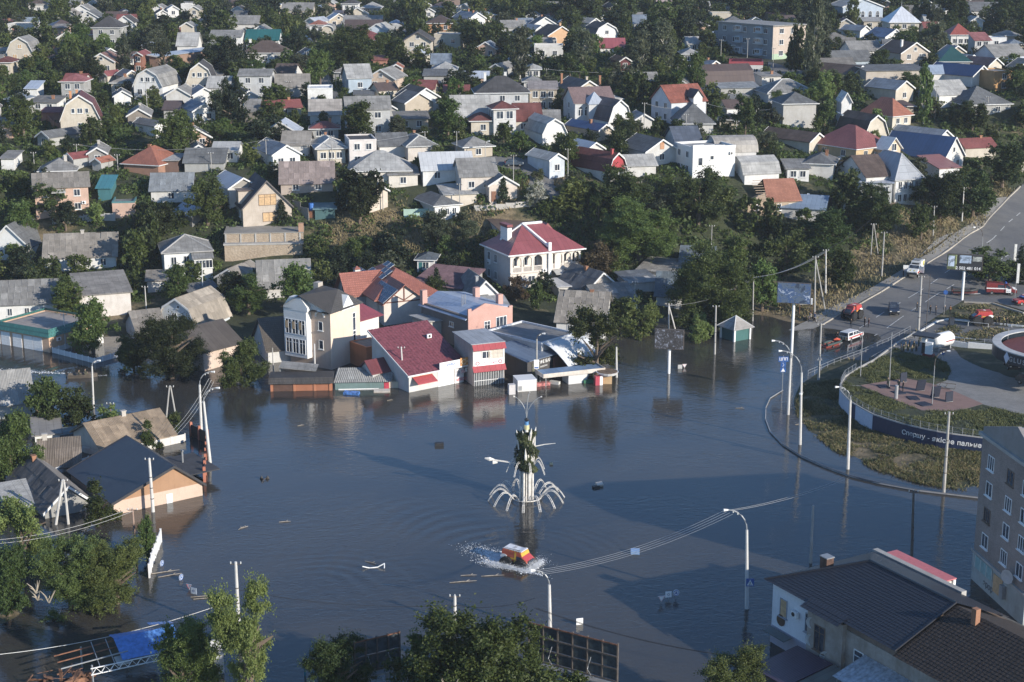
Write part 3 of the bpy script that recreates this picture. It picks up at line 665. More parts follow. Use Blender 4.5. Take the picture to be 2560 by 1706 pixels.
H('pale blue walled wing left of the peach gabled house',900,195,58,10,4,'gable','x',LB,SLL,rot=15,win=(1,1,0))
H('tiny peach gable with terracotta roof right of the peach gabled house',990,170,28,6,2.5,'gable','y',(.60,.42,.32),TC,win=(1,0,0))
H('shed with plain red roof right of the large round tree',949,151,34,6,2.4,'shed','x',(.4,.2,.15),(.30,.11,.09),win=(0,0,0),name='shed',cat='shed')
H('house with pale grey hipped roof below the cream flat house',1110,176,58,9,2.5,'hip','x',GY,SLL)
H('house with dark blue roof above the pale grey hipped roof',1102,160,45,8,2.4,'gable','x',GY,BGY,win=(0,0,0))
H('dark grey shed roof in front of the pale grey hipped house',1087,190,55,7,2.2,'shed','x',GY,SLD,win=(0,0,0),r=1,name='shed',cat='shed')
H('brownish slate roofed house left of the uphill street',732,217,82,9,2.6,'gable','x',GY,SLW,rot=8,win=(0,0,0))
H('dark brown roofed house behind the brownish slate house',707,190,46,9,2.6,'gable','x',W,BR,rot=-10,win=(0,0,0))
H('plain white cube house with a gable shaped shadow, by the uphill street',800,224,62,8,5,'flat','x',WH,WH,rot=6,win=(0,0,0))
H('house with beige grey roof in front of the white cube by the street',813,287,76,9,2.6,'gable','x',W,(.36,.33,.30),rot=6,win=(0,0,0),r=3)
h=H('grey two storey house with slate roof and white framed windows, centre left',921,273,108,8,6.2,'gable','x',(.44,.45,.46),SL,rot=10,r=2.4,win=(2,1,0),ww=1.5)
H('white gable with very dark roof above a lower slate roof, upper centre',1064,244,70,10,3.4,'gable','y',WH,DK,rot=25,win=(0,0,0),gw=0)
H('lower slate roofed annex in front of the white gable with dark roof',1048,256,70,7,2.6,'gable','y',BG,SLD,rot=28,win=(0,0,0),gw=0)
H('white house with big pale slate roof slope left of the arched grey villa',1182,300,95,11,2.4,'gable','x',WH,SLL,rot=8,r=5,win=(1,0,0),sheets=False)
h=H('grey villa with dark hipped roof and two round topped dormers, upper centre',1256,233,130,10,5.6,'hip','x',(.50,.51,.52),DK,rot=5,r=3.6,win=(3,0,0),chim=((-.3,.2,.6,wM(WH)),(.1,.3,.6,wM(WH))));VILLA=h
H('small cream wing with dark red hipped roof below the pale slate roof',1208,303,60,7,3.2,'hip','x',CR,DR,rot=8,win=(1,0,0))
h=H('glazed white bay tower with dark red roof in front of the grey villa',1262,273,56,6,6,'hip','x',(.58,.58,.58),DR,rot=12,r=1.6,win=(2,2,0),ww=1.6,wh=1.8)
H('cream wing with plain dark red roof right of the glazed bay tower',1322,301,64,8,3,'gable','x',CR,DR,rot=8,r=3.4,win=(2,0,0))
h=H('white gabled house with blue grey roof at the left of the middle row',716,385,68,13,3.4,'gable','y',WH,BGY,rot=26,win=(2,0,0),gcol=WH,gw=0)
H('brownish slate roof behind the white gabled house with blue grey roof',738,362,65,8,2.4,'gable','x',W,SLW,win=(0,0,0))
h=H('cream house with half hipped slate roof and three white windows, middle row',828,372,70,11,3.2,'hip','y',CR,SLL,rot=14,trim=flat((.5,.5,.49)),win=(3,0,0),chim=bk(.3))
h=H('white two storey house with flat black roof, middle row',907,353,68,9,5.4,'flat','x',(.66,.62,.60),DK,rot=12,win=(2,1,0),rs='felt')
h=H('slate hipped roof house with pale ridges, middle row',1055,366,70,11,2.9,'hip','y',(.6,.55,.5),SL,rot=16,trim=flat((.45,.45,.44)),win=(0,0,0),chim=bk(.2))
H('slate wing joined to the left of the hipped house with pale ridges',985,364,72,8,2.8,'gable','x',W,SLD,rot=14,win=(0,0,0),r=2.2)
h=H('long white house with pale hipped slate roof, centre',950,428,150,11,3,'hip','x',(.66,.62,.56),SLL,rot=4,r=3.6,win=(0,1,0),sheets=False);dish(h,'F',-3.2,1.7)
H('low slate annex at the right end of the long pale hipped house',1008,437,72,6,2.6,'shed','x',(.66,.62,.56),SL,rot=8,win=(1,0,0),r=1)
H('house with white sheet metal roof, centre',1120,424,125,9,2.6,'gable','x',WH,(.52,.53,.54),rot=10,rs='metal',r=3,win=(2,0,0))
H('house with streaked dark slate roof and balcony, centre',1198,440,90,9,4,'gable','x',(.6,.55,.5),SL,rot=12,r=3,win=(2,0,0))
h=H('cream peach gable house with brown door, centre',1258,462,70,9,3.4,'gable','y',(.64,.56,.49),SL,rot=14,win=(1,0,0),gcol=(.68,.64,.6),gw=0);dish(h,'L',-2,3.6)
BX([-.5,.5,-.05,.03,0,2.1],'door',flat((.2,.09,.05)),h['root'],(-h['L']/2-.02,-2.0*-1,0),-ma. pi/2)
H('small dark slate gable house in the trees right of the blue roof',1240,172,36,9,2.6,'gable','y',GY,SL,rot=-20,win=(1,0,0))
H('bright orange gable with brown roof near the top edge',1541,19,30,9,3,'gable','y',OR,BR,rot=15,win=(1,0,0))
H('house with pinkish grey roof near the top edge',1664,16,40,8,2.6,'gable','x',W,(.42,.32,.31),win=(0,0,0))
H('plain cream wall building near the top, right of centre',1811,35,60,8,4,'flat','x',CR,SLL,win=(0,0,0))
H('slate hipped house in front of the plain cream building',1837,60,60,9,2.6,'hip','x',W,SLD)
H('house with dark green hipped roof left of the brick flats',1893,64,60,9,2.6,'hip','x',W,(.035,.06,.055),trim=TRIM)
h=H('peach house with brown roof and two arched windows, upper right of centre',1404,88,66,12,4.4,'gable','y',(.62,.40,.24),BR,rot=18,win=(0,0,0),gw=0,chim=((.3,-.7,.2,wM((.62,.40,.24))),))
for s in(-1,1):pW(h['root'],'-x',h['L']/2,s*2.4,2.2,1.7,1.6,2,None,None,True)
H('white gable with blue grey roof left of the peach house',1353,74,28,9,2.6,'gable','y',WH,BGY,rot=30,win=(1,0,0))
H('bright white gambrel house with dark roof, upper right of centre',1517,94,66,10,3.2,'gambrel','y',WH,DK,rot=18,r=4.2,win=(2,0,0))
H('low outbuilding with pink red roof in front of the white gambrel house',1531,119,60,7,2.2,'gable','x',WH,(.30,.09,.10),rs='metal',win=(0,0,0),r=2.4,name='outbuilding',cat='outbuilding')
H('white gable behind the bright white gambrel house',1488,57,28,8,3,'gable','y',WH,SLL,rot=32,win=(0,0,0))
H('blue grey roofed house among the dark trees near the top',1600,58,30,8,2.6,'gable','x',GY,BGY)
H('white flat house with rounded top between the poplars',1372,120,72,8,3.4,'flat','x',W,SLL,win=(2,0,0),r=.7)
H('slate roof behind the white flat house between the poplars',1353,115,50,7,2.6,'gable','x',GY,SL,rect=False)
H('dark maroon steep gable with orange ridge, among the poplars',1563,152,26,8,3,'gable','y',(.11,.03,.035),(.30,.12,.05),rot=15,win=(1,0,0))
H('pale slate tent roof house left of the brick flats trees',1727,136,40,9,2.4,'hip','x',W,SLL)
H('slate roofed white house left of the three storey flats',1818,100,50,8,2.6,'gable','x',WH,SL)
h=H('shop with red fascia and pale flat roof, upper right',1865,163,85,10,3.6,'flat','x',W,SLL,rot=-8,win=(3,0,0),r=.9,trim=flat((.32,.06,.07),.6,0,.1,'red_fascia'),name='shop',cat='shop')
H('long brown gambrel roof house with arched doorway in its end, upper right',1826,207,116,9,2.6,'gambrel','x',(.5,.52,.55),BR,rot=15,r=4.2,win=(0,1,0),rs='metal')
H('grey lean-to roof in front of the long brown gambrel house',1850,220,95,5,2.2,'shed','x',GY,(.26,.28,.30),rot=12,r=.8,win=(0,0,0))
h=H('beige gabled house with blackish roof and three tall chimneys, upper centre',1472,230,82,12,2.8,'gable','y',BG,(.07,.08,.095),rot=22,win=(1,0,0),chim=((-.3,-.1,.7,wM(BG)),(-.42,-.75,1.0,BRICK),(.4,.6,.9,BRICK)))
H('beige two storey house with tall white window, right of the grey villa',1358,224,68,9,5.2,'shed','x',BG,(.36,.31,.28),r=1,win=(3,0,0),wh=1.9)
H('small slate tent roof above the beige two storey house',1330,205,40,7,2.4,'hip','x',W,SL)
H('pale tent roof cottage two rows above the beige two storey house',1332,174,36,7,2.4,'hip','x',W,SLL)
h=H('white house with mauve brown roof and pale blue central porch roof',1487,256,98,10,4.8,'gable','x',(.56,.57,.58),(.23,.16,.15),rot=14,r=3,win=(0,1,0),rs='tile')
for s in(-.36,-.2,.2,.36):pW(h['root'],'-y',h['d'],s*h['w'],2.5,1.2,1.6,2,None,None,True)
m=MB();m. add([(-2.2,-h['d']-2.0,4.5),(2.2,-h['d']-2.0,4.5),(2.2,-h['d']+1.5,5.2),(-2.2,-h['d']+1.5,5.2),(0,-h['d']+.6,7.2)],[(0,1,4),(1,2,4),(3,0,4),(0,3,2,1)]);m. obj('porch_roof',rM(ML,'metal'),h['root'])
BX([-1.9,1.9,-h['d']-1.7,-h['d']-.004,-3,4.45],'porch',wM((.56,.57,.58)),h['root'])
h=H('white gambrel gable with dark mansard roof below the blue porch house',1549,299,56,10,2.2,'gambrel','y',WH,(.12,.10,.105),rot=28,r=4.4,gw=2,win=(0,0,0))
H('house with bright navy roof and beige gable left of the white gambrel',1513,324,32,12,2.4,'gable','y',BG,(.04,.07,.16),rot=35,rs='metal',win=(0,0,0),chim=bk(-.1,.2,.6))
H('white rounded gable under pale grey curved roof, centre right',1386,332,60,12,2.6,'gambrel','y',WH,SLL,rot=20,r=3,win=(0,0,0),gw=0)
H('small slate shed roof between the red roof and the rounded gable',1373,303,50,7,2.4,'gable','x',CR,SL,win=(0,0,0))
h=H('white house with rust red roof and white dormer, right of centre',1722,253,86,9,5,'gable','x',(.62,.65,.70),(.26,.09,.065),rot=26,r=3.4,win=(1,2,0))
m=MB();m. extx([(-1.2,0),(0,1.5),(1.2,0),(1.2,-1.6),(-1.2,-1.6)],-2.5,1.0);dm=m. obj('dormer',wM(WH),h['root'],(1.5,-h['d']+.9,6.0),ma. pi/2)
m=MB();m. extx([(-1.5,-.2),(0,1.62),(1.5,-.2),(1.5,-.05),(0,1.8),(-1.5,-.05)],-2.8,1.2);m. obj('dormer_roof',rM(DK,'tile'),dm)
H('big dark slate hipped roof in front of the rust red roof house',1737,310,92,12,2.2,'hip','x',W,SLD,r=4.2,win=(0,0,0))
H('little pale slate gable left of the big dark slate hipped roof',1610,298,40,7,2.3,'gable','y',W,SLL,rot=10,win=(0,0,0))
h=H('white gable with brick framed attic door and slate roof, right of centre',1655,377,80,11,3,'gable','y',(.56,.56,.55),SLD,rot=24,win=(1,0,0),gw=0)
BX([-.5,.5,-.06,.03,0,1.9],'attic_door',flat((.42,.22,.12)),h['root'],(-h['L']/2-.02,0,3.3),-ma. pi/2)
H('dark blue slate roofs behind the white stepped cube house',1722,354,62,9,2.6,'gable','x',W,(.09,.11,.15),rot=10,win=(0,0,0))
h=H('bright white cube house with stepped parapet, right of centre',1786,372,106,9,6,'flat','x',WH,SLL,rot=20,r=.5,win=(0,2,0),dirt=.2);WCUBE=h
for u,z in((-3.2,3.4),(-.5,4.1)):pW(h['root'],'-y',h['d'],u,z,.9 if u>-1 else 1.1,.9 if u>-1 else 1.7,1)
aircon(h,'F',4.0,4.9)
m=MB();
for k in rn(4):m. box(-h['L']/2-.06+k*h['L']/4,-h['L']/2+(k+1)*h['L']/4,-h['d']-.06,-h['d']+.26,6.502,6.95-.13*k)
m. obj('parapet_step',wM(WH,.2),h['root'])
H('beige barrel roofed hangar right of the white stepped cube',1842,377,98,9,3,'arch','x',W,(.42,.39,.35),rot=8,r=2.6,win=(0,0,0),name='hangar',cat='hangar')
H('white ended arched shed with pale ribbed roof, right of centre',1905,432,86,8,2.6,'gambrel','x',WH,SLL,rot=15,r=3,win=(0,1,0))
H('small house with scarlet gable roof and red chimney, right of centre',1543,424,44,12,2.6,'gambrel','y',W,DR,rot=38,r=3.4,win=(2,0,0),gcol=(.36,.05,.06),chim=((-.4,.2,.7,flat((.33,.06,.06))),),gw=0)
H('shed with pale corrugated roof right of the scarlet gable',1602,414,76,7,2.4,'gable','x',W,SLL,rot=12,r=1.8,win=(0,0,0),name='shed',cat='shed')
H('shed with pale blue metal roof left of the white brick door gable',1488,372,42,9,2.6,'gable','y',W,ML,rot=30,rs='metal',win=(0,0,0),name='shed',cat='shed')
H('white and blue walled house with sagging pale slate roof by the bend',1393,398,38,9,4,'gable','y',(.55,.6,.66),SLL,rot=30,win=(1,0,0))
h=H('pale blue classical building with pediment and arched windows, upper right',2158,17,100,14,6.4,'gable','y',(.46,.53,.62),SLL,rot=8,r=2.6,win=(0,0,0),gw=0,name='public_building',cat='building')
for k in rn(-2,3):pW(h['root'],'-x',h['L']/2,k*2.6,3.2,1.3,2.2,1,None,None,True)
H('low cream building with grey roof below the pale blue classical building',2188,54,56,8,2.6,'shed','x',CR,SLL,win=(2,0,0),r=.8)
h=H('cream house with white tent roof and finial, upper right',2262,57,72,11,5,'pyr','x',CR,(.60,.62,.66),rs='metal',r=4.8,win=(3,0,0))
CY([(0,0),.12,9.6,11.4,6,.03],'finial',STEEL,h['root'])
H('white gable with blue grey roof left of the white tent roof',2163,76,25,8,2.6,'gable','y',WH,BGY,rot=35,win=(0,0,0))
H('bright white gable with blue roof below the white tent roof house',2238,92,50,10,3,'gable','y',WH,(.14,.20,.30),rot=22,win=(1,0,0))
h=H('white bay house with bright red faceted roof, upper right',2403,88,50,8,4,'pyr','x',WH,(.34,.09,.07),rs='tile',win=(3,0,0),r=3.2)
H('small white two storey block with pink roof strip, upper right',2457,101,38,7,4.6,'shed','x',W,(.35,.13,.12),win=(2,0,0),r=1.6)
H('white flat roofed house at the upper right behind the pink roof block',2492,97,50,7,3,'flat','x',WH,WH,win=(1,0,0))
H('tiny bright white gable near the upper right corner',2443,52,30,7,3,'gable','y',WH,WH,win=(1,0,0))
H('long dark slate roofs at the upper right top edge',2467,27,76,9,3,'gable','x',W,SLD,win=(1,0,0))
H('slate roofed white house left of the beige gable, upper right',2167,127,76,8,3,'gable','x',WH,SL,rot=12,win=(1,1,0))
H('beige gable house with dark brown roof and white chimney, upper right',2288,132,70,11,4.8,'gable','y',(.46,.40,.34),BR,rot=20,win=(2,0,0),chim=((-.2,.5,.5,wM(WH)),))
H('house with dark teal tent roof, upper right',2387,155,76,10,2.6,'hip','x',GY,(.02,.07,.07),rs='metal',r=4)
H('long dark slate house with pale blue end gable, upper right',2131,152,100,8,2.4,'gable','x',LB,SLD,rot=14,win=(0,0,0),r=2.4)
H('low house with mossy brown grey slate roof, upper right',2098,174,90,9,2.4,'gable','x',(.2,.2,.2),(.17,.16,.15),rot=12,win=(0,0,0),r=2.6)
H('tiny red hipped roof below the mossy slate house',2126,184,26,5,2.4,'pyr','x',GY,RD,rot=15,win=(0,0,0))
H('long plain beige building with sloping parapet, upper right',2242,177,152,10,5,'shed','x',(.47,.42,.36),SLD,rot=8,win=(0,0,0),r=.6,name='building',cat='building')
H('dark brown gable roof at the left end of the long beige building',2152,187,46,13,3,'gable','y',(.4,.38,.36),BR,rot=38,win=(1,0,0),rect=False)
H('cream gable house with blue grey roof below the long beige building',2262,222,44,10,3.6,'gable','y',CR,BGY,rot=33,win=(1,0,0))
H('white gable with long navy roof, right side',2454,188,46,14,2.8,'gable','y',WH,(.03,.055,.13),rot=38,win=(1,0,0),rs='metal')
H('pale blue metal roofed garage left of the long navy roof',2357,184,50,8,2.4,'gable','x',W,(.32,.38,.46),rot=12,rs='metal',win=(0,0,0),r=1.8,name='garage',cat='garage')
H('tan orange cube house with one window, right side',2512,181,52,8,4.6,'flat','x',(.46,.27,.12),SL,rot=20,win=(1,0,0))
H('slate roofed house with blue white gable end, right edge',2527,139,78,9,3,'gable','x',(.55,.6,.68),SL,rot=22,win=(0,1,0))
H('small cream gable with dark purple roof, right side',2488,162,34,9,2.6,'gable','y',CR,(.06,.05,.07),rot=35,win=(1,0,0))
H('tiny white gable between the teal tent roof and the dark purple roof',2432,147,24,7,2.4,'gable','y',WH,SLL,rot=20,win=(0,0,0))
H('white house under broad grey hipped slate roof, right of centre top',1980,234,116,10,2.8,'hip','x',WH,SL,rot=10,trim=flat((.5,.5,.5)),win=(3,0,0))
h=H('grey house with glazed bay tower and dark hipped roof, right of centre',2000,260,82,9,5.6,'hip','x',(.45,.44,.42),SLD,rot=8,win=(0,0,1));BAYH=h
H('narrow white tower house with gable top, right of centre',2117,254,25,6,5,'gable','y',WH,WH,win=(0,0,0),r=2)
H('low flat white house with sky blue wall under the narrow white tower',2126,291,42,7,3,'flat','x',(.5,.58,.66),WH,win=(0,0,0))
H('house with brick red hipped roof beside the tall poplar, right side',2255,290,46,10,2.6,'hip','x',CR,TC,rot=35,rs='tile',r=4)
H('white house with pale slate roof and teal end gable, right side',2385,236,72,9,3,'gable','x',WH,SLL,rot=20,r=3,win=(1,0,0))
H('wide charcoal roofed house at the right, below the teal gable house',2472,262,110,12,2.6,'hip','x',GY,SLD,rot=15,r=4)
H('cream gambrel gable with two tone roof above the solar panel house',2190,332,56,11,2.8,'gambrel','y',CR,BR,rot=24,r=4,win=(0,0,0))
H('cream gable with long dark brown roof left of the solar panel house',2044,352,40,14,2.8,'gable','y',CR,BR,rot=40,win=(0,0,0),gw=0)
h=H('tan house with solar panels on its dark roof, right side',2183,369,84,13,5.4,'hip','y',(.56,.42,.25),(.24,.085,.08),rot=36,r=4.4,win=(2,2,0),rs='tile');SOLAR2=h
m=MB();m. extx([(-2.2,0),(0,2.2),(2.2,0),(2.2,-5.4),(-2.2,-5.4)],-3.6,0);a_=m. obj('gabled_bay',wM((.62,.48,.34)),h['root'],(-h['L']/2+.2,-h['d']+2.6,5.3))
m=MB();m. extx([(-2.6,-.3),(0,2.3),(2.6,-.3),(2.6,-.12),(0,2.5),(-2.6,-.12)],-4.1,0);m. obj('bay_roof',TRIM,a_)
pW(h['root'],'-x',h['L']/2+3.42,h['d']-2.6,5.6,1.6,1.6,2);pW(h['root'],'-x',h['L']/2+3.42,h['d']-2.6,2.4,1.6,1.6,2);dish(h,'F',0,4,.6);aircon(h,'L',2,3);aircon(h,'L',-2,3)
H('charcoal slate roofed house below the tan solar panel house',2047,410,72,9,2.8,'hip','x',W,SLD,rot=-16,win=(0,0,0),chim=bk(.2))
H('white shed with grey lean-to roof left of the charcoal slate house',1996,422,54,7,2.6,'shed','x',WH,SL,win=(2,0,0),r=.9)
H('white gabled house with patched slate blue roof, right side',2362,347,42,13,3.2,'gable','y',W,(.21,.24,.28),rot=40,win=(1,0,0))
H('old timber gable with dark slate roof below the patched slate blue house',2341,360,30,11,2.6,'gable','y',(.3,.25,.2),SLD,rot=42,win=(0,0,0))
h=H('white house with huge deep blue roof slope, right side',2384,392,50,16,3.4,'gable','y',W,(.045,.085,.18),rot=45,rs='metal',r=4.4,win=(2,0,0));dish(h,'R',-3,3,.6)
H('small white house with mauve lean-to roof, right side',2374,420,50,8,4.2,'shed','x',WH,(.28,.13,.12),rot=20,r=1.6,win=(2,0,0),rs='metal')
h=H('white house with grey hipped roof above the road bank, right side',2272,449,64,13,5.4,'hip','y',WH,(.33,.345,.37),rot=20,r=5,win=(4,0,0),ww=.95,wh=1.7,trim=flat((.42,.43,.45)),rs='metal');ROADH=h
H('low white wing with pale metal roof left of the house above the road bank',2192,457,78,8,3.4,'shed','x',WH,(.42,.45,.50),rot=-14,r=.6,win=(3,0,0),rs='metal',chim=((-.05,.2,.9,wM(WH)),))
H('brown roofed wing behind the grey hipped house above the road bank',2196,440,60,12,4.4,'gable','x',W,BR,rot=20,r=3.6,win=(0,0,0),rect=False)
h=H('pink two storey house with slate roof and small awning, left side',153,468,134,8,5.6,'gable','x',PK,SLW,rot=16,r=2.2,win=(3,1,0),sheets=True);aircon(h,'F',h['w']/2-1,2.3)
m=MB();m. extx([(-.1,0),(-1.3,-.55),(-1.3,-.47),(-.1,.1)],-1.4,1.4);m. obj('awning',rM(SLL,'metal'),h['root'],(-.6,-h['d']-.03,5.1))
H('white cottage under blue grey corrugated slate, left middle',427,476,100,8,2.6,'gable','x',W,(.24,.26,.28),rot=5,r=2.8,win=(1,0,0),ww=1.3,sheets=True)
H('teal tarpaulin shed right of the pink house',260,470,32,5,2.6,'shed','x',(.05,.16,.18),(.06,.20,.23),rs='metal',win=(0,0,0),r=1.6,name='shed',cat='shed')
h=H('house with pale metal roof and timber gable left of the boarded house',608,468,72,11,3.4,'gable','y',W,ML,rot=28,rs='metal',win=(1,1,0),gcol=(.30,.28,.25),gw=0)
h=H('big beige house with dark roof and boarded up windows, left of centre',668,517,122,11,3.6,'gable','y',(.50,.435,.37),(.07,.07,.08),rot=20,r=5.2,win=(0,2,0),gw=0,trim=flat((.10,.09,.09)));BOARD=h
pW(h['root'],'-x',h['L']/2,.1,5.0,3.6,2.3,3,FRAMEB,PLY,False,False);pW(h['root'],'-x',h['L']/2,.3,1.5,2.6,1.9,2,FRAMEB,PLY,False,False)
m=MB();m. extx([(-1.3,0),(-1.3,2.3),(1.3,2.6),(1.3,0)],-1.5,1.5);dm=m. obj('dormer',wM((.5,.435,.37)),h['root'],(-1.6,h['d']-1.2,4.0),ma. pi/2)
BX([-1.7,1.7,-1.7,1.7,2.62,2.78],'dormer_roof',rM(BR,'metal'),dm)
H('long white house under a big warm grey slate roof, left middle',200,642,178,9,2.7,'gable','x',WH,SLW,rot=9,r=3.6,win=(4,0,0),ww=1.1,chim=wc(.02,0,.7),sheets=True)
H('white gable cut by the left edge beside the long slate house',22,617,104,11,2.8,'gable','y',WH,SLD,rot=-4,r=4.2,win=(2,0,0),gw=0,gcol=WH)
h=H('white two storey house with hipped slate roof and glazed porch, left of centre',468,630,116,9,5.6,'hip','x',WH,SL,rot=16,r=2.5,win=(0,1,0),dirt=.35,trim=flat((.36,.35,.34)))
for u,z in((-2.6,3.9),(-.2,4.0)):pW(h['root'],'-y',h['d'],u,z,1.1,1.7,2)
pr=BX([1.0,h['w']/2+.05,-h['d']-2.2,-h['d']+.02,-4,4.6],'porch',wM(WH,.35),h['root'])
m=MB();m. extx([(-h['d']-2.6,4.55),(-h['d']+.0,5.35),(-h['d']+.0,5.5),(-h['d']-2.6,4.7)],.7,h['w']/2+.4);m. obj('porch_roof',rM(SL,'slate'),h['root'])
pW(h['root'],'-y',h['d']+2.2,2.9,3.5,3.2,1.6,5)
H('small flat building with teal edged roof above the concrete fence',308,508,56,6,3,'flat','x',PK,(.25,.25,.24),rot=8,trim=flat((.08,.19,.20)),win=(0,0,0),name='outbuilding',cat='outbuilding')
H('slanting sheet of silver metal roofing over a hut, left middle',455,537,48,6,1.4,'shed','x',(.2,.2,.2),ML,rot=-35,rs='metal',win=(0,0,0),r=3,name='hut',cat='hut')
H('small lean-to with grey slate roof in front of the white porch house',392,702,48,5,2.2,'shed','x',W,SLW,rot=10,win=(0,0,0),r=.8,name='shed',cat='shed')
H('long shore building with grey slate roof cut by the left edge',66,760,150,11,3.2,'gable','x',WH,SL,rot=10,r=3,win=(3,0,0),ww=.9,sheets=True)
h=H('white walled wing with slate lean-to roof at the end of the long shore building',262,735,128,13,4.2,'shed','x',(.66,.62,.58),SLW,rot=20,r=1.2,win=(0,0,0))
h=H('peach flood hall with teal mansard edge and garage doors, left shore',56,822,128,11,3.4,'flat','x',(.62,.42,.29),(.33,.29,.26),rot=-30,r=.2,win=(0,0,0),rs='felt',name='garage_hall',cat='building');L_,d_=h['L']/2,h['d']
m=MB();o=.5
for a,b in(((-L_,-d_),(L_,-d_)),((L_,-d_),(L_,d_)),((L_,d_),(-L_,d_)),((-L_,d_),(-L_,-d_))):
 a=Vc((*a,0));b=Vc((*b,0));n=Vc(((b-a). y,-(b-a). x,0)). normalized();t=(b-a). normalized()
 m. add([a+n*o-t*o+Vc((0,0,2.7)),b+n*o+t*o+Vc((0,0,2.7)),b+n*.02+Vc((0,0,4.0)),a+n*.02+Vc((0,0,4.0)),a-n*.1+Vc((0,0,4.0)),b-n*.1+Vc((0,0,4.0)),b+n*.03+Vc((0,0,2.7)),a+n*.03+Vc((0,0,2.7))],[(0,1,2,3),(3,2,5,4),(0,7,6,1)])
m. obj('roof_edge',rM((.045,.17,.16),'tile'),h['root'])
gd=MB();gd. box(-1.05,1.05,-.06,.02,-1,2.3)
for k in rn(5):gd. box(-1.05,1.05,-.08,-.06,.1+k*.45,.13+k*.45)
gme=gd. mesh('garage_door')
for u in(-6.6,-4.2,-1.4,1.2,3.4):mO('garage_door',gme,WT,h['root'],(u,-d_,0))
aircon(h,'R',-3.5,2.0)
H('white hut with pipe at the end of the peach flood hall',206,838,18,4,2.2,'flat','x',WH,SL,rot=-30,win=(0,0,0),name='hut',cat='hut')
H('slate shed with long roof left of the white gambrel cottage',378,826,66,8,2,'gable','x',W,SLW,rot=28,r=2.6,win=(0,0,0),sheets=True,name='shed',cat='shed')
h=H('white board gambrel cottage with beige slate roof, left shore',444,812,98,10,1.8,'gambrel','y',(.56,.6,.64),(.34,.30,.25),rot=-24,r=4.6,win=(0,0,0),gw=0,sheets=True)
for u,z,w_,h_ in((-.6,3.0,1.1,1.7),(1.3,2.9,1.0,1.6),(-2.3,2.6,.5,1.1),(2.9,2.4,.5,1.1),(.3,5.0,.6,.6)):pW(h['root'],'-x',h['L']/2,u,z,w_,h_,2 if w_>.9 else 1)
H('flooded building with plain dark brown roof, left shore',556,868,96,10,3.2,'gable','x',(.60,.48,.40),(.075,.065,.06),rot=50,r=3,win=(0,0,0),rs='felt')
H('cottage with small grey slate gable right of the white porch house',572,694,60,8,2.4,'gable','y',GY,SLW,rot=-20,win=(0,0,0),sheets=True)
H('long slanting dark slate lean-to left of the round walnut tree',530,748,70,7,2,'shed','x',GY,SLD,rot=32,r=1.5,win=(0,0,0))
H('house with old dark brown tile roof beside the peach tower, in shade',715,872,90,10,2.2,'gable','x',W,(.10,.085,.07),rot=22,r=4.2,win=(0,0,0),rs='tile')
H('cream gable under bright blue metal roof, left of centre',946,477,46,10,4,'gable','y',(.62,.55,.47),(.06,.13,.27),rot=28,rs='metal',win=(0,0,0),gw=0)
h=H('white cottage with dark slate hipped roof and three windows, centre bank',1118,513,62,11,3,'hip','y',WH,SLD,rot=26,win=(3,0,0),ww=.9,dirt=.3)
H('cream annex with lean-to roof between the white cottage and the peach gable',1152,486,78,7,2.6,'shed','x',(.62,.56,.48),SLL,rot=14,r=.9,win=(0,0,0))
H('tiny hut with teal sheet roof beside the blue water barrel',812,523,50,6,2,'shed','x',(.06,.13,.14),(.13,.22,.24),rot=10,rs='metal',r=.8,win=(0,0,0),name='hut',cat='hut')
H('ruined house with broken pinkish slate roof, left of centre',767,458,130,9,2,'gable','x',(.45,.38,.33),(.33,.27,.25),rot=6,r=3.6,win=(2,0,0),sheets=True)
H('pale slate roofed cottage left of the walnut tree, near the red roof house',712,718,126,10,2,'gable','x',W,(.31,.30,.28),rot=10,r=4,win=(0,0,0),sheets=True)
h=H('little white hut with dark roof and teal door on the bank',1064,650,42,5,2.5,'hip','x',WH,(.10,.12,.14),rot=-5,win=(1,0,0),name='hut',cat='hut')
BX([-.45,.45,-.04,.02,0,2],'door',flat((.03,.14,.15)),h['root'],(-.9,-h['d'],0))
H('half grey half maroon slate lean-to left of the white arcade house',1090,716,120,9,2.2,'shed','x',GY,(.17,.105,.12),rot=-26,r=1.6,win=(0,0,0),sheets=True)
H('small white gable with weathered slate roof in front of the white arcade house',1213,738,66,10,2.6,'gable','y',WH,SL,rot=18,r=2.6,win=(0,0,0),gw=0,sheets=True,chim=((-.3,.4,.5,STEEL),))
H('flat pale lean-to right below the small white gable',1232,770,80,6,2.4,'shed','x',W,SLL,rot=12,r=.6,win=(0,0,0))
H('little shed with grey slate lean-to beside the two chimneys brick house',1198,762,56,5,2.2,'shed','x',GY,SLD,rot=12,r=.8,win=(0,0,0),name='shed',cat='shed')
h=H('old cottage with dark slate roof and pale stone gable, right of the arcade house',1505,722,80,9,2.4,'gable','y',(.45,.41,.37),(.15,.15,.155),rot=34,r=3,win=(0,0,0),gw=1,sheets=True,chim=bk(0,.1,.4),frame=FRAMEB)
H('sagging slate roof cottage in the second row right of the arcade house',1548,757,92,10,2,'gable','x',W,SL,rot=24,r=2.4,win=(1,0,0),sheets=True)
H('grey slate roof with tall sheets and one chimney, right of the flat shop',1450,806,118,10,2.8,'gable','x',WH,SLW,rot=-12,r=4.2,win=(2,0,0),ww=.9,chim=bk(.15,0,.4),sheets=True)
H('half hidden flat roof with white patch behind the big willow',1640,680,92,8,2,'shed','x',W,SL,rot=-22,r=.8,win=(0,0,0),sheets=True)
H('broken shed roof with peeling white sheets below the half hidden flat roof',1610,706,70,6,1.8,'shed','x',W,SLL,rot=20,r=.7,win=(0,0,0),sheets=True,name='shed',cat='shed')
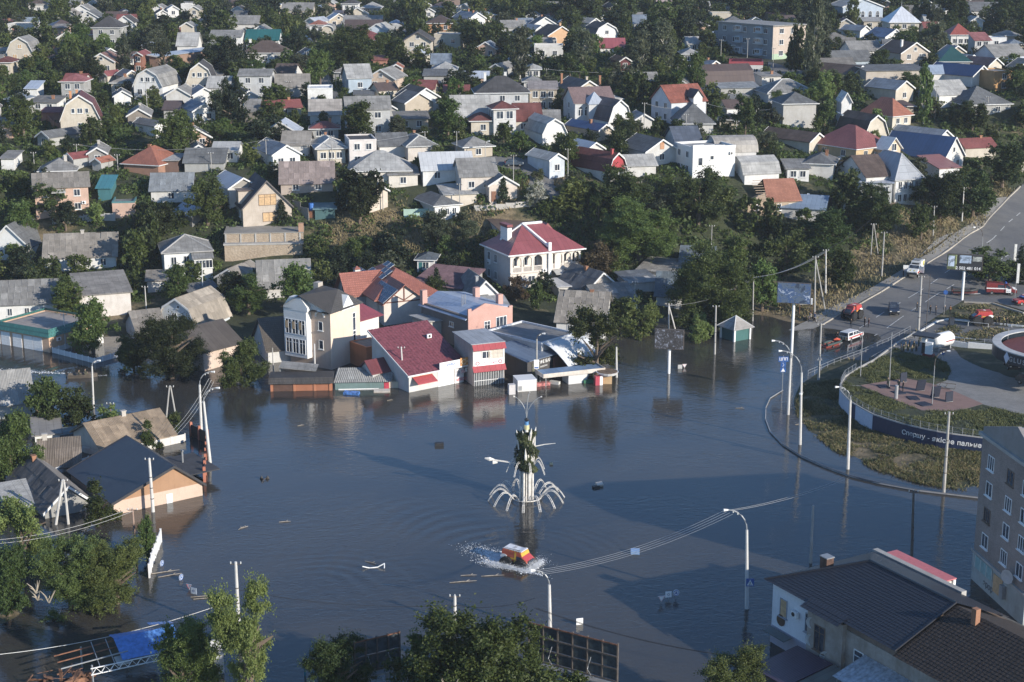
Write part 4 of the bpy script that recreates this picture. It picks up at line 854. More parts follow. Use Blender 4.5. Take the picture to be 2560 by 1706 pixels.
H('blue grey roof slope left of the big willow',1672,740,62,9,2.2,'gable','x',W,(.14,.17,.19),rot=-10,r=3.4,win=(0,0,0),sheets=True)
H('blue grey roof behind the crown of the big willow',1740,664,80,8,2.2,'gable','x',W,(.15,.18,.21),rot=-12,r=3,win=(0,0,0))
H('white metal canopy hut beside the old dark slate cottage',1425,716,56,5,2.2,'shed','x',W,(.5,.5,.5),rot=18,rs='metal',r=.4,win=(0,0,0),name='hut',cat='hut')
h=H('roofless stone house with bare rafters and part of an orange tile roof',1935,502,130,10,3.2,'gable','x',(.42,.33,.24),(.38,.17,.11),rot=12,r=3.6,win=(4,0,0),rs='tile',ww=.9,frame=WT,name='ruined_house')
rr=[c for c in h['root']. children if c. name. startswith('roof')][0]
for v in rr. data. vertices:
 if v. co. x<0:v. co. x=-1.6+(.9 if v. co. z>h['h']+2 else 0)
ro=MB()
for k in rn(9):
 z0=h['h']+.1+k*.42;y0=-h['d']+k*.42*h['d']/h['r'];ro. box(-3.0-random. random()*.5,-1.2,y0-.08,y0+.08,z0,z0+.1)
ro. obj('batten',flat((.35,.27,.2)),h['root'])
m=MB()
for s in(-1,1):m. box(-h['L']/2,-1.7,s*h['d']-.2,s*h['d']+.2,h['h']-.05,h['h']+.3)
m. obj('broken_wall',wM((.42,.33,.24),.8),h['root'])
g_=[c for c in h['root']. children if c. name. startswith('wall')][0]
for v in g_. data. vertices:
 if v. co. x<0 and v. co. z>h['h']+.5:v. co. z=h['h']-1.2
H('blue metal roofed house below the orange tile ruin',2000,520,120,9,2.6,'gable','x',W,(.22,.28,.36),rot=-18,rs='metal',r=2,win=(1,0,0))
H('pale slate roof cut by the left edge beside the flooded trees',18,1010,124,9,2.2,'gable','x',GY,(.38,.37,.35),rot=22,r=3.6,win=(0,0,0),sheets=True)
H('small flooded shed with grey felt roof and white wall, left side',118,1086,62,6,1.0,'shed','x',WH,(.22,.21,.20),rot=18,r=.6,win=(0,0,0),rs='felt',name='shed',cat='shed')
h=H('flooded house under a long tan slate roof with white stripe, left side',345,1104,178,9.5,1.3,'gable','x',(.60,.54,.48),(.36,.28,.20),rot=38,r=2.3,win=(0,0,0),sheets=True,chim=wc(.02,0,.8))
H('small flooded house with dark brown slate roof and chimney, left side',150,1166,92,7,.8,'gable','x',GY,(.19,.16,.135),rot=15,r=2.6,win=(0,0,0),chim=((-.38,0,.8,wM((.5,.47,.43))),),sheets=True)
H('flooded house with black slate slope and brown ridge, left edge',172,1266,120,14,1.0,'gable','y',(.3,.3,.29),(.13,.125,.125),rot=34,r=2.6,win=(0,0,0),sheets=True,chim=((.35,.1,.5,BRICK),))
H('lean-to with corrugated roof beside the black slate house, left edge',60,1262,70,6,1,'shed','x',(.25,.3,.3),SLL,rot=30,r=.9,win=(0,0,0))
h=H('flooded house with big navy metal roof and orange board gable',396,1231,222,14,1.7,'gable','y',(.60,.45,.36),(.030,.033,.044),rot=36,r=3.0,off=-.36,win=(0,0,0),rs='metal',gcol=(.37,.22,.13),gw=0,trim=flat((.03,.03,.035)),dirt=.3);NAVY=h
BX([-.4,.4,-.05,.02,-.5,1.2],'door',WT,h['root'],(-h['L']/2-.01,-1.4,0),-ma. pi/2)
m=MB();m. tube([(0,0,1),(0,0,3.2)],.12,6);m. tube([(-.25,0,3.2),(.25,0,3.2)],.1,6);m. obj('vent_pipe',STEEL,h['root'],(2,-h['d']-1.5,0))
for k in rn(22):pass
BX([-4,4,-2.2,2.2,1.4,1.55],'side_roof',rM((.05,.052,.06),'felt'),h['root'],(1,-h['d']-2.2,0))
def solve_w(E,u,fw):
 lo,hi=1.,90.
 for _ in rn(30):
  m=(lo+hi)/2
  if proj(E+u*m/2)[0]-proj(E-u*m/2)[0]<fw:lo=m
  else:hi=m
 return lo
def frame_at(p,rot):return Mx. Translation(p)@Mx. Rotation(R(rot),4,'Z')
def note(label,root,L,d,h,r):
 Mw=root. matrix_basis;pr=[proj(Mw@Vc((sx*L/2,sy*d,zz)))for sx in(-1,1)for sy in(-1,1)for zz in(h*.4,h)]+[proj(Mw@Vc((0,0,h+r)))]
 HOUSES. append((label,root. location. copy(),(min(p[0]for p in pr),max(p[0]for p in pr),min(p[1]for p in pr),max(p[1]for p in pr)),(root. rotation_euler. z,L/2+.6,d+.6),label,None,200))
def dummy(root,L,D,h,r=0):return dict(root=root,L=L,d=D/2,h=h,r=r,w=L,FM={'F':('-y',D/2,L),'R':('+x',L/2,D),'L':('-x',L/2,D)})
p=at_off(1365,631,6.6);rot=26;u=Vc((ma. cos(R(rot)),ma. sin(R(rot)),0));w_=solve_w(p,u,176);nb=Vc((-u. y,u. x,0))
D=11.5;hh=6.6;root=tH('house','big white villa with red hipped roof and arcade of balconies','house',p-Vc((0,0,hh))+nb*D/2,R(rot));L=w_
wmF=wM((.72,.66,.60),.35);wmShade=wM((.52,.50,.49),.4)  # second material is the villa wall greyed, shade painted into its colour
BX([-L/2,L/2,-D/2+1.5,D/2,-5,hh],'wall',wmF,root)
BX([-L/2-.03,-L/2+.002,-D/2+.002,D/2,-5,hh-.02],'side_wall',wmShade,root)  # thin slab over the left wall, coloured as if in shade
fl=hh-3.3
arc=MB();xs=np. linspace(-L/2,L/2,8);x_mid=L*.04
bays=[(-L/2+.5,-L/2+2.3),(-L/2+2.7,-L/2+4.5),(-L/2+4.9,-L/2+6.7),(x_mid+.9,x_mid+2.6),(L/2-5.6,L/2-4.0),(L/2-3.7,L/2-2.1),(L/2-1.8,L/2-.35)]
edges=[-L/2]+[v for b in bays for v in b]+[L/2]
y0=-D/2;y1=-D/2+.3
for i in rn(0,len(edges),2):arc. box(edges[i],edges[i+1],y0,y1,fl,hh-.02)
for k,(a,b)in enumerate(bays):
 rr=(b-a)/2;cxx=(a+b)/2;zz=hh-.35-rr if k!=3 else hh-.5
 if k==3:arc. box(a,b,y0,y1,hh-.4,hh-.02);continue
 A=[(cxx-rr*ma. cos(t),zz+rr*ma. sin(t))for t in np. linspace(0,ma. pi,9)]
 for(xa,za),(xb,zb)in zip(A[:-1],A[1:]):
  arc. add([(xa,y0,za),(xb,y0,zb),(xb,y0,hh-.02),(xa,y0,hh-.02),(xa,y1,za),(xb,y1,zb),(xb,y1,hh-.02),(xa,y1,hh-.02)],[(0,1,2,3),(5,4,7,6),(0,4,5,1)])
arc. obj('arcade',wmF,root)
BX([-L/2,L/2,-D/2-.1,-D/2+1.51,fl-.35,fl],'balcony_floor',wmF,root)
m=MB();m. box(-L/2,-L/2+7.3,-D/2+.32,-D/2+1.51,-5,fl-.36);m. box(x_mid+3,L/2-.6,-D/2+.6,-D/2+1.5,-5,fl-.36);m. obj('ground_floor_wall',wmF,root)
for k,(a,b)in enumerate(bays):
 bb=MB()
 for j in rn(7):
  x=a+(b-a)*(j+.5)/7;bb. box(x-.05,x+.05,y0+.08,y0+.18,fl,fl+.8)
 bb. box(a,b,y0+.04,y0+.22,fl+.8,fl+.92);
 if k in(0,1,4,5):bb. box(a+.35,b-.1,y0+.3,y0+.38,fl+.02,fl+1.15)
 bb. obj('balustrade',wmF,root)
dv=dummy(root,L,D,hh)
for k,(a,b)in enumerate(bays):pW(root,'-y',D/2-1.5,(a+b)/2,fl+1.45,1.0,1.9,2,None,None,False,False)
for u_ in(-L/2+1.8,-L/2+4.6):pW(root,'-y',D/2-.32,u_,1.5,1.5,1.6,2)
for u_,z in((3.6,1.6),(3.6,4.9),(.6,1.6),(.6,4.9)):pW(root,'-x',L/2+.03,-u_*-1 if False else-u_,z,1.2,1.6,2)
BX([x_mid-.25,x_mid+.35,-D/2-.45,-D/2-.101,-5,hh+1.9],'pilaster',WT,root)
ov=.7;zb=hh;rx=L*.12;f=MB();rz_=4.6
e=[(-L/2-ov,-D/2-ov,zb),(L/2+ov,-D/2-ov,zb),(L/2+ov,D/2+ov,zb),(-L/2-ov,D/2+ov,zb)];e2=[(a,b,c+.16)for a,b,c in e]
rg=[(-2.2,0,hh+rz_),(2.0,0,hh+rz_)]
f. add(e+e2+rg,[(4,5,9,8),(6,7,8,9),(5,6,9),(7,4,8),(3,2,1,0),(0,1,5,4),(1,2,6,5),(2,3,7,6),(3,0,4,7)]);roof_=f. obj('roof',rM((.25,.078,.085),'metal'),root)
m=MB();m. tube([(-2.2,0,hh+rz_+.1),(2.0,0,hh+rz_+.1)],.28,4);m. tube([(-2.2,0,hh+rz_+.1),(x_mid+.05,-D/2-.3,hh+1.0)],.3,4);m. tube([(-2.2,.0,hh+rz_+.1),(-L/2+1.2,1.2,hh+1.7)],.22,4);m. obj('ridge_coping',WT,root)
m=MB();m. box(-L/2-ov-.08,L/2+ov+.08,-D/2-ov-.09,-D/2-ov-.004,zb-.05,zb+.2). box(-L/2-ov-.09,-L/2-ov-.004,-D/2-ov,D/2+ov,zb-.05,zb+.2);m. obj('gutter',WT,root)
ch=BX([-L/2+1.6,-L/2+2.5,-1.2,1.9,hh+.3,hh+4.3],'chimney',WT,root);BX([-L/2+1.45,-L/2+2.65,-1.35,2.05,hh+4.5,hh+4.95],'chimney_cap',rM((.25,.078,.085),'metal'),ch)
m=MB()
for j in rn(8):m. box(-L/2+1.7,-L/2+2.4,-1.1+j*.4,-1.0+j*.4,hh+4.29,hh+4.51)
m. obj('chimney_vent',DARK,ch)
m=MB();m. extx([(-2,0),(0,2.2),(2,0)],-1.5,2.5);m. obj('back_gable',rM((.25,.078,.085),'metal'),root,(L/2-2.5,D/2-1,hh+1.5),ma. pi/2)
aircon(dv,'F',x_mid-1.0,fl-.1);aircon(dv,'L',-3.2,3.6)
m=MB();m. extx([(-2.2,2.4),(-1.2,2.9),(0,3.0),(0,2.9),(-1.2,2.8),(-2.2,2.3)],-1.1,1.1);m. obj('entrance_canopy',rM(SLL,'metal'),root,(x_mid+1.6,-D/2,.2))
note('white arcade villa',root,L,D/2,hh,rz_);m=None
p=at_off(1040,742,3.6);rot=24;u=Vc((ma. cos(R(rot)),ma. sin(R(rot)),0));nb=Vc((-u. y,u. x,0));L=solve_w(p,u,116);hh=3.6;D=17
root=tH('house','large cream house with terracotta roof covered in dark solar panels','house',p-Vc((0,0,hh))+nb*D/2-u*1.5,R(rot));cwm=wM((.66,.60,.54),.35)
L+=3
BX([-L/2,L/2,-D/2,D/2,-4,hh],'wall',cwm,root)
tr=rM((.35,.135,.10),'tile');rz_=4.1;o=.7;zb=hh
f=MB();e=[(-L/2-o,-D/2-o,zb),(L/2+o,-D/2-o,zb),(L/2+o,D/2+o,zb),(-L/2-o,D/2+o,zb)];e2=[(a,b,c+.16)for a,b,c in e];rg=[(0,-D*.13,zb+rz_),(0,D*.2,zb+rz_)]
f. add(e+e2+rg,[(5,6,9,8),(7,4,8,9),(4,5,8),(6,7,9),(3,2,1,0),(0,1,5,4),(1,2,6,5),(2,3,7,6),(3,0,4,7)]);f. obj('roof',tr,root)
def wing(cx,cy,wd,ln,h0,rise,rz,name,gm,boards=False):
 g=MB();g. extx([(-wd/2,-4),(-wd/2,h0),(0,h0+rise),(wd/2,h0),(wd/2,-4)],0,ln);go=g. obj(name,gm,root,(cx,cy,0),rz)
 t=MB();a=ma. atan2(rise,wd/2);P=[(-wd/2-.6*ma. cos(a),h0-.6*ma. sin(a)),(0,h0+rise),(wd/2+.6*ma. cos(a),h0-.6*ma. sin(a))];t. extx([(y,z+.015)for y,z in P]+[(y,z+.17)for y,z in P][::-1],-.7,ln);t. obj('wing_roof',tr,go)
 if boards:
  b=MB()
  b. box(-.08,-.001,-wd/2+.2,wd/2-.2,h0-.05,h0+.15). box(-.08,-.001,-.12,.12,h0+.15,h0+rise-.3)
  b. tube([(-.05,0,h0+.25),(-.05,-wd*.25,h0+rise*.45)],.1,4). tube([(-.05,0,h0+.25),(-.05,wd*.25,h0+rise*.45)],.1,4);b. obj('timber',flat((.17,.07,.05),.7),go)
 return go
wing(-L/2+4.2,-D/2-2.6,7.6,9,hh,3.0,ma. pi/2,'front_wing',cwm,True)
lw=wing(-L/2-3.2,-D/2+9.2,6.4,9,hh,3.3,0,'left_wing',wM((.42,.42,.43),.4))
pW(lw,'-x',.02,0,hh+1.0,.8,1.5,2,FRAMEB,None,False,False)
for u_ in(-.36,.05,.3):pW(root,'-y',D/2,u_*L+2.5,1.7,1.6,1.5,2,None,PLY if u_<.2 else None)
sp=MB();sp. box(-.82,.82,-.52,.52,0,.05);spm=sp. mesh('solar_panel')
def solarmat():
 m,t,b=new('solar_cells');c=nn(t,'ShaderNodeTexCoord');br=nn(t,'ShaderNodeTexBrick');br. offset=0;t. links. new(c. outputs['Object'],br. inputs['Vector']);br. inputs['Scale']. default_value=1;br. inputs['Brick Width']. default_value=.2;br. inputs['Row Height']. default_value=.2;br. inputs['Mortar Size']. default_value=.008
 br. inputs['Color1']. default_value=(.012,.02,.05,1);br. inputs['Color2']. default_value=(.015,.025,.06,1);br. inputs['Mortar']. default_value=(.05,.07,.12,1);t. links. new(br. outputs[0],b. inputs['Base Color']);b. inputs['Roughness']. default_value=.2;return m
SOL=solarmat();spm. materials. append(SOL)
fr=MB();fr. box(-.86,-.821,-.56,.56,-.01,.07). box(.821,.86,-.56,.56,-.01,.07). box(-.82,.82,-.56,-.521,-.01,.07). box(-.82,.82,.521,.56,-.01,.07);frm=fr. mesh('panel_frame');frm. materials. append(flat((.5,.52,.55),.35,.5,.05,'aluminium'))
def solar(root,org,xd,yd,cells,sx=1.75,sy=1.15,s=1.):
 xd=xd. normalized();n=xd. cross(yd). normalized();yd=n. cross(xd). normalized();Rm=Mx((xd,yd,n)). transposed()
 for i,j in cells:
  o=mO('solar_panel',spm,None,root,org+xd*i*sx*s+yd*j*sy*s+n*.16,rot=Rm. to_euler());o. scale=(s,s,1);q=mO('panel_frame',frm,None,o)
sl_=Vc((L/2+o,0,rz_)). normalized();al=Vc((0,-1,0))
solar(root,Vc((-L/2+1.2,3.6,zb+.16+1.9*rz_/(L/2+o))),al,sl_,[(0,0),(0,1),(1,2),(0,2),(2,3),(3,3),(-1,0),(-1,1),(-2,0),(-2,1),(3,2),(1,4),(2,4)],1.9,1.25,1.05)
fw=root
a=ma. atan2(3.0,3.8)
solar(root,Vc((-L/2+4.2-3.6,-D/2-2.4,hh+.35)),Vc((0,1,0))*-1,Vc((ma. cos(a),0,ma. sin(a))),[(-i,j)for i in rn(4)for j in rn(3)]+[(-4,1),(-4,2)],1.7,1.2,1.0)
BX([-.5,.5,-.7,.7,0,.12],'skylight',FRAMEB,root,(3.0,-D/2+2.6,zb+1.75),rot=(R(32),0,0));BX([-.38,.38,-.58,.58,.121,.15],'skylight_pane',GLASS,root,(3.0,-D/2+2.6,zb+1.75),rot=(R(32),0,0))
c_=BX([-.5,.5,-.5,.5,-1,1.2],'chimney',wM(WH),root,(-L/2+.6,4.0,hh+2.0));m=MB();m. add([(-.7,-.7,1.201),(.7,-.7,1.201),(.7,.7,1.201),(-.7,.7,1.201),(0,0,1.8)],[(0,1,4),(1,2,4),(2,3,4),(3,0,4),(3,2,1,0)]);m. obj('chimney_cap',tr,c_)
dv=dummy(root,L,D,hh);note('terracotta solar house',root,L,D/2,hh,rz_)
p=at(829,925,0);C0=p;top=proj(p)
root=tH('house','tall peach house with dark roof and two floors of glazed bays, in the flood','house',C0,R(-33));WL,DP,hh=8.6,7.6,9.6
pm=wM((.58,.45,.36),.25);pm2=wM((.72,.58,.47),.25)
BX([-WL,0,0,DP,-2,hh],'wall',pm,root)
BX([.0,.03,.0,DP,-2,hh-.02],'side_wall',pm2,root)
bx0,bx1=-WL-.1,-WL*.46
BX([bx0,bx1,-1.2,-.002,1.5,hh-.3],'bay',wM(WH,.2),root)
for z0 in(2.0,5.2):
 n=3;ww=(bx1-bx0-.5)/n
 for i in rn(n):
  c=bx0+.25+ww*(i+.5)
  pW(root,'-y',1.2,c,z0+1.35,ww-.12,2.5,2,WT,PLY if(z0>4 and i!=1)and False else None,False,False)
 for i in((0,1,2)if z0>4 else()):
  m=MB();c=bx0+.25+ww*(i+.25);m. box(c-ww*.2,c+ww*.2,-1.29,-1.271,z0+1.0,z0+2.2);m. obj('board',PLY,root)
m=MB();m. extx([(bx0,hh-.3),(bx0,hh+.2),(bx0+1.4,hh+1.9),(bx1-1.0,hh+1.9),(bx1+.3,hh+.4),(bx1+.3,hh-.3)],-1.25,.0);g_=m. obj('gable',wM(WH,.2),root)
for v in g_. data. vertices:v. co=Vc((v. co. y,v. co. x,v. co. z))
m=MB();m. add([(-WL*.62,-.2,hh-.02),(0.2,-.2,hh-.02),(-WL*.62,-.2,hh+2.15),(-WL*.62,.1,hh-.02),(.2,.1,hh-.02),(-WL*.62,.1,hh+2.15)],[(0,1,2),(5,4,3),(1,4,5,2)]);m. obj('attic_wall',wM(WH,.2),root)
for z in(3.9,7.0):pW(root,'-y',0,-2.0,z,.95,1.5,1)
A=[(-2.0-.9*ma. cos(t),8.6+.9*ma. sin(t))for t in np. linspace(0,ma. pi,10)]
TB(([(x,-.12,z)for x,z in A],.2,5,),'arch_moulding',WT,root)
pW(root,'+x',.03,DP-1.6,6.8,.8,3.0,1,WT,None,False,False);pW(root,'+x',.03,DP-1.6,4.1,.8,2.4,1,WT,None,False,False)
dt=rM((.062,.058,.056),'tile');f=MB();o=.55;zt=hh
E=[(-WL-o,-1.5,zt),(o,-o,zt-.2),(o,DP+o,zt),(-WL-o,DP+o,zt)]
P1=(-WL*.62,-1.45,zt+2.3);P2=(-WL*.55,DP*.55,zt+3.0);P3=(-1.6,DP*.55,zt+2.8)
f. add([E[0],E[1],E[2],E[3],P1,P2,P3],[(0,4,5,3),(4,1,6,5),(1,2,6),(2,3,5,6),(3,2,1,0)]);f. obj('roof',dt,root)
m=MB();m. extx([(2.6,zt-.3),(4.3,zt+2.0),(6.0,zt-.3)],-1.2,.35);m. obj('side_gable',WT,root)
BX([-WL*.62-.5,-WL*.62+.5,DP*.4,DP*.4+1.2,zt+1.2,zt+3.6],'chimney',wM((.45,.41,.37)),root)
note('peach tower house',root,WL*2,DP,hh,3)
p=at_off(908,800,5.6);rot=52;root=tH('house','white house with raspberry red roof and tall brick chimney behind the peach tower','house',p-Vc((0,0,5.6)),R(rot));WL,DP,hh=7.6,9.5,5.6
BX([-WL/2,WL/2,0,DP,-3,hh],'wall',wM((.70,.68,.66),.3),root)
f=MB();o=.6;rr=rM((.23,.06,.075),'metal')
E=[(-WL/2-o,-o,hh),(WL/2+o,-o,hh),(WL/2+o,DP+o,hh),(-WL/2-o,DP+o,hh)];E2=[(a,b,c+.15)for a,b,c in E];rg=[(-1.4,DP*.5,hh+3.2),(1.4,DP*.5,hh+3.2)]
f. add(E+E2+rg,[(4,5,9,8),(6,7,8,9),(5,6,9),(7,4,8),(3,2,1,0),(0,1,5,4),(1,2,6,5),(2,3,7,6),(3,0,4,7)]);f. obj('roof',rr,root)
c_=BX([-1.9,-.9,.9,3.0,hh+.6,hh+4.0],'chimney',wM((.45,.22,.11),.3),root);m=MB()
for k in rn(4):m. box(-2.0,-.8,.8+k*.57,1.2+k*.57,hh+3.7,hh+4.15)
m. obj('chimney_top',wM((.25,.12,.08)),c_)
note('raspberry roof house',root,WL,DP/2,hh,3)
h=H('orange walled lean-to between the peach tower and the maroon market hall',942,866,52,5,3.6,'flat','x',(.46,.18,.085),SLD,rot=38,r=.15,win=(0,0,0),name='outbuilding',cat='outbuilding')
for u_ in(.4,1.3):pW(h['root'],'-y',h['d'],u_,2.9,.5,.5,1,FRAMEB,None,False,False)
p=at(1169,880,.0);root=tH('house','pink brick house with pale blue metal roof and stepped parapet','house',p,R(38));WL,DP,hh=9.4,13.5,6.4
BX([0,WL,0,DP,-2,hh-.4],'wall',wM((.20,.17,.155),.4),root)
pkm=wM((.56,.335,.285),.35)
m=MB();m. add([(0,-.25,-2),(WL,-.25,-2),(WL,-.25,hh+.3),(WL-.7,-.25,hh+.3),(WL-.7,-.25,hh),(WL*.62,-.25,hh+.9),(WL*.38,-.25,hh+1.5),(.7,-.25,hh+.5),(.7,-.25,hh+1.0),(0,-.25,hh+1.0)]+[(0,.05,-2),(WL,.05,-2),(WL,.05,hh+.3),(WL-.7,.05,hh+.3),(WL-.7,.05,hh),(WL*.62,.05,hh+.9),(WL*.38,.05,hh+1.5),(.7,.05,hh+.5),(.7,.05,hh+1.0),(0,.05,hh+1.0)],[tuple(rn(10)),tuple(rn(19,9,-1))]+[(i,10+i,10+(i+1)%10,(i+1)%10)for i in rn(10)]);m. obj('front_wall',pkm,root)
pW(root,'-y',.25,WL*.42,3.6,1.3,2.4,2,WT,None,False,False);pW(root,'-y',.25,WL*.74,4.2,2.3,1.9,3,WT)
m=MB();P=[(-.4,hh-1.0),(WL*.4,hh+.9),(WL+.3,hh-.1)];m. extx([(a,b+.02)for a,b in P]+[(a,b+.16)for a,b in P][::-1],.06,DP+.4);q=m. obj('roof',rM((.36,.42,.52),'metal'),root)
for v in q. data. vertices:v. co=Vc((v. co. y,v. co. x,v. co. z))
q. data. flip_normals()
m=MB()
for k in rn(3):m. tube([(2.2+k*.35,4.5,hh+.1),(2.2+k*.35,4.5,hh+2.3)],.07,5)
m. obj('vent_pipe',STEEL,root)
for x,y in((WL-.8,2.4),(WL-.8,9),(.2,DP-.5)):
 BX([x-.5,x+.5,y-.4,y+.4,hh-.6,hh+1.9],'chimney',pkm,root)
po=BX([-2.6,-.01,7.5,12.5,-2,3.9],'porch',wM((.5,.47,.43)),root);BX([-3.4,-.01,7.0,13,3.95,4.1],'porch_roof',rM(SLL,'metal'),po,rot=(0,R(4),0));pW(po,'-x',2.6,-10,2.4,2.6,1.8,3,WT,None,False,False);pW(root,'-x',0,-4.5,3.9,1.2,.9,2)
note('pink brick house',root,WL*2,DP,hh,1)
p=at(1092,968,0);rot=36;u=Vc((ma. cos(R(rot)),ma. sin(R(rot)),0));L=solve_w(p,u,137);D=10.8;hh=3.0;nb=Vc((-u. y,u. x,0))
root=tH('shop','market shop under one wide maroon metal roof slope, in the flood','shop',p+nb*D/2,R(rot))
m=MB();m. extx([(-D/2,-2),(-D/2,hh),(D/2,hh+4.4),(D/2,-2)],-L/2,L/2);m. obj('wall',wM((.6,.59,.57),.4),root)
a=ma. atan2(4.4,D);P=[(-D/2-.7*ma. cos(a),hh-.7*ma. sin(a)),(D/2+.4,hh+4.4+.16)]
m=MB();
n=int((L+1)/.28)
vs=[];fs=[]
for i in rn(n+1):
 x=-L/2-.5+(L+1)*i/n;dz=.05 if i%2 else 0
 vs+=[(x,P[0][0],P[0][1]+.08+dz),(x,P[1][0],P[1][1]+.08+dz)]
for i in rn(n):fs. append((2*i,2*i+2,2*i+3,2*i+1))
m. add(vs,fs);m. extx([(P[0][0],P[0][1]+.012),(P[1][0],P[1][1]+.012),(P[1][0],P[1][1]+.07),(P[0][0],P[0][1]+.07)],-L/2-.5,L/2+.5);m. obj('roof',flat((.185,.055,.065),.5,0,.3,'maroon_metal'),root)
m=MB();m. extx([(P[0][0]-.05,P[0][1]-.12),(P[1][0],P[1][1]-.12),(P[1][0],P[1][1]+.16),(P[0][0]-.05,P[0][1]+.16)],-L/2-.62,-L/2-.51);m. obj('bargeboard',TRIM,root)
BX([-L/2-.6,L/2+.6,P[0][0]-.1,P[0][0]-.01,P[0][1]-.1,P[0][1]+.14],'gutter',TRIM,root)
m=MB();m. extx([(-D/2-1.7,1.5),(-D/2-.05,2.25),(-D/2-.05,2.35),(-D/2-1.7,1.6)],-L/2+.6,-L/2+4.2);m. obj('awning',flat((.42,.08,.085),.6,0,.1,'red_awning'),root)
yel=flat((.55,.48,.30),.7,0,.1,'shop_board')
sb=BX([-L/2+.5,-L/2+4.4,-D/2-.12,-D/2-.01,2.36,2.85],'shop_sign',yel,root);lT('ПРОДУКТИ',.42,flat((.55,.25,.08)),sb,(-L/2+2.4,-D/2-.125,2.6),(R(90),0,0),True)
sb=BX([.1,3.9,-D/2-.75,-D/2-.66,hh-.1,hh+1.0],'fascia_board',WT,root);lT('РИБА',.6,flat((.08,.16,.5)),sb,(2.3,-D/2-.76,hh+.45),(R(90),0,0),True)
TB(([(.5,-D/2-.76,hh+.45),(1.0,-D/2-.76,hh+.65),(1.5,-D/2-.76,hh+.45),(1.0,-D/2-.76,hh+.25),(.5,-D/2-.76,hh+.45)],.04,4,),'fish_mark',flat((.15,.2,.3)),sb)
sb=BX([3.95,L/2+.3,-D/2-.75,-D/2-.66,hh-.1,hh+1.15],'fascia_board',flat((.6,.28,.09),.7,0,.3,'orange_print'),root)
for k in rn(3):
 m=MB();a0=4.6+k*1.2;m. tube([(a0+.45*ma. cos(t),-D/2-.77,hh+.5+.4*ma. sin(t))for t in np. linspace(0,2*ma. pi,9)],.08,4);m. obj('pretzel_print',flat((.75,.6,.4),.7,0,.1),sb)
BX([.2,3.2,-D/2-.06,-D/2-.005,-1,2.4],'shutter',WT,root)
pb=BX([3.3,L/2-.3,-D/2-.09,-D/2-.005,-1,2.7],'poster',flat((.66,.61,.60),.7,0,.15,'poster_paper'),root)
lT('МОРЕПРОДУКТИ',.36,flat((.3,.3,.35)),pb,(5.0,-D/2-.095,2.35),(R(90),0,0));lT('М\'ЯСО',.62,flat((.55,.12,.14)),pb,(4.6,-D/2-.095,.5),(R(90),0,0),True)
for xx,zz,ww_,hh_,cc in((3.9,1.6,.9,.7,(.4,.4,.43)),(5.0,1.75,.9,.5,(.62,.40,.40)),(6.2,1.85,.8,.45,(.25,.3,.42))):
 BX([xx-ww_/2,xx+ww_/2,-D/2-.1,-D/2-.091,zz-hh_/2,zz+hh_/2],'poster_print',flat(cc,.7,0,.4,'print'),pb)
dv=dummy(root,L,D,hh);aircon(dv,'F',L/2+.6,2.0)
o_=BX([-.4,.4,-.35,-.05,-.32,.32],'roof_air_conditioner',WT,root,(L/2-2.0,1.6,hh+3.3));TB(([(0,-.36,0),(0,-.38,0)],.22,10,),'fan',DARK,o_)
m=MB();m. extx([(-1.8,0),(0,1.5),(1.8,0),(1.8,-3),(-1.8,-3)],-3.2,0);en=m. obj('side_entrance',wM((.5,.5,.5)),root,(-L/2,1.8,hh-.6));m=MB();m. extx([(-2.2,-.2),(0,1.52),(2.2,-.2),(2.2,-.05),(0,1.68),(-2.2,-.05)],-3.6,-.05);m. obj('entrance_roof',rM((.16,.05,.055),'metal'),en)
note('maroon market shop',root,L,D/2,hh,4)
p=at(1222,961,0);rot=22;u=Vc((ma. cos(R(rot)),ma. sin(R(rot)),0));L=solve_w(p,u,78);nb=Vc((-u. y,u. x,0));D=8.5;hh=6.6
root=tH('shop','narrow white two storey shop with red metal eaves and barred windows, in the flood','shop',p+nb*D/2,R(rot))
BX([-L/2,L/2,-D/2,D/2,-2,hh],'wall',wM((.42,.36,.34),.5),root)
fp=BX([-L/2-.02,L/2+.02,-D/2-.08,-D/2-.002,2.4,hh-.8],'front_cladding',wM((.70,.68,.65),.3),root)
BX([-L/2-.3,L/2+.2,-D/2,D/2+.2,hh+.001,hh+.12],'roof',rM((.33,.35,.38),'felt'),root)
rm_=rM((.40,.08,.085),'metal')
for z in(hh-.85,2.3):
 m=MB();m. extx([(-D/2-.75,z),(-D/2-.085,z+.85),(-D/2-.085,z+.75),(-D/2-.7,z-.03)],-L/2-.15,L/2+.1);m. obj('red_eave',rm_,root)
pW(root,'-y',D/2+.08,-L/2+2.2,4.85,1.5,1.2,2,WT,None,False,False);pW(root,'-y',D/2+.08,L/2-1.5,4.9,2.4,1.4,3,flat((.5,.45,.38)),flat((.55,.5,.43)),False,False)
sg=BX([-L/2+.2,L/2-.1,-D/2-.14,-D/2-.081,3.15,4.05],'sign_board',WT,root);lT('У Ліани',.62,flat((.55,.2,.25)),sg,(.2,-D/2-.145,3.6),(R(90),0,0));
for k in(-1,1):
 TB(([(k*1.9+.28*ma. cos(t),-D/2-.15,3.6+.28*ma. sin(t))for t in np. linspace(0,2*ma. pi,8)],.1,4,),'flower_print',flat((.6,.3,.33),.7,0,.2),sg)
BX([-L/2+.1,L/2-.1,-D/2-.06,-D/2-.003,-.5,2.28],'shop_window',GLASS,root)
for z0,z1 in((.9,2.25),(-.9,.75)):
 for k in rn(18):
  x=-L/2+.2+(L-.4)*k/17;BX([x-.035,x+.035,-D/2-.22,-D/2-.15,z0,z1],'window_bar',FRAME,root)
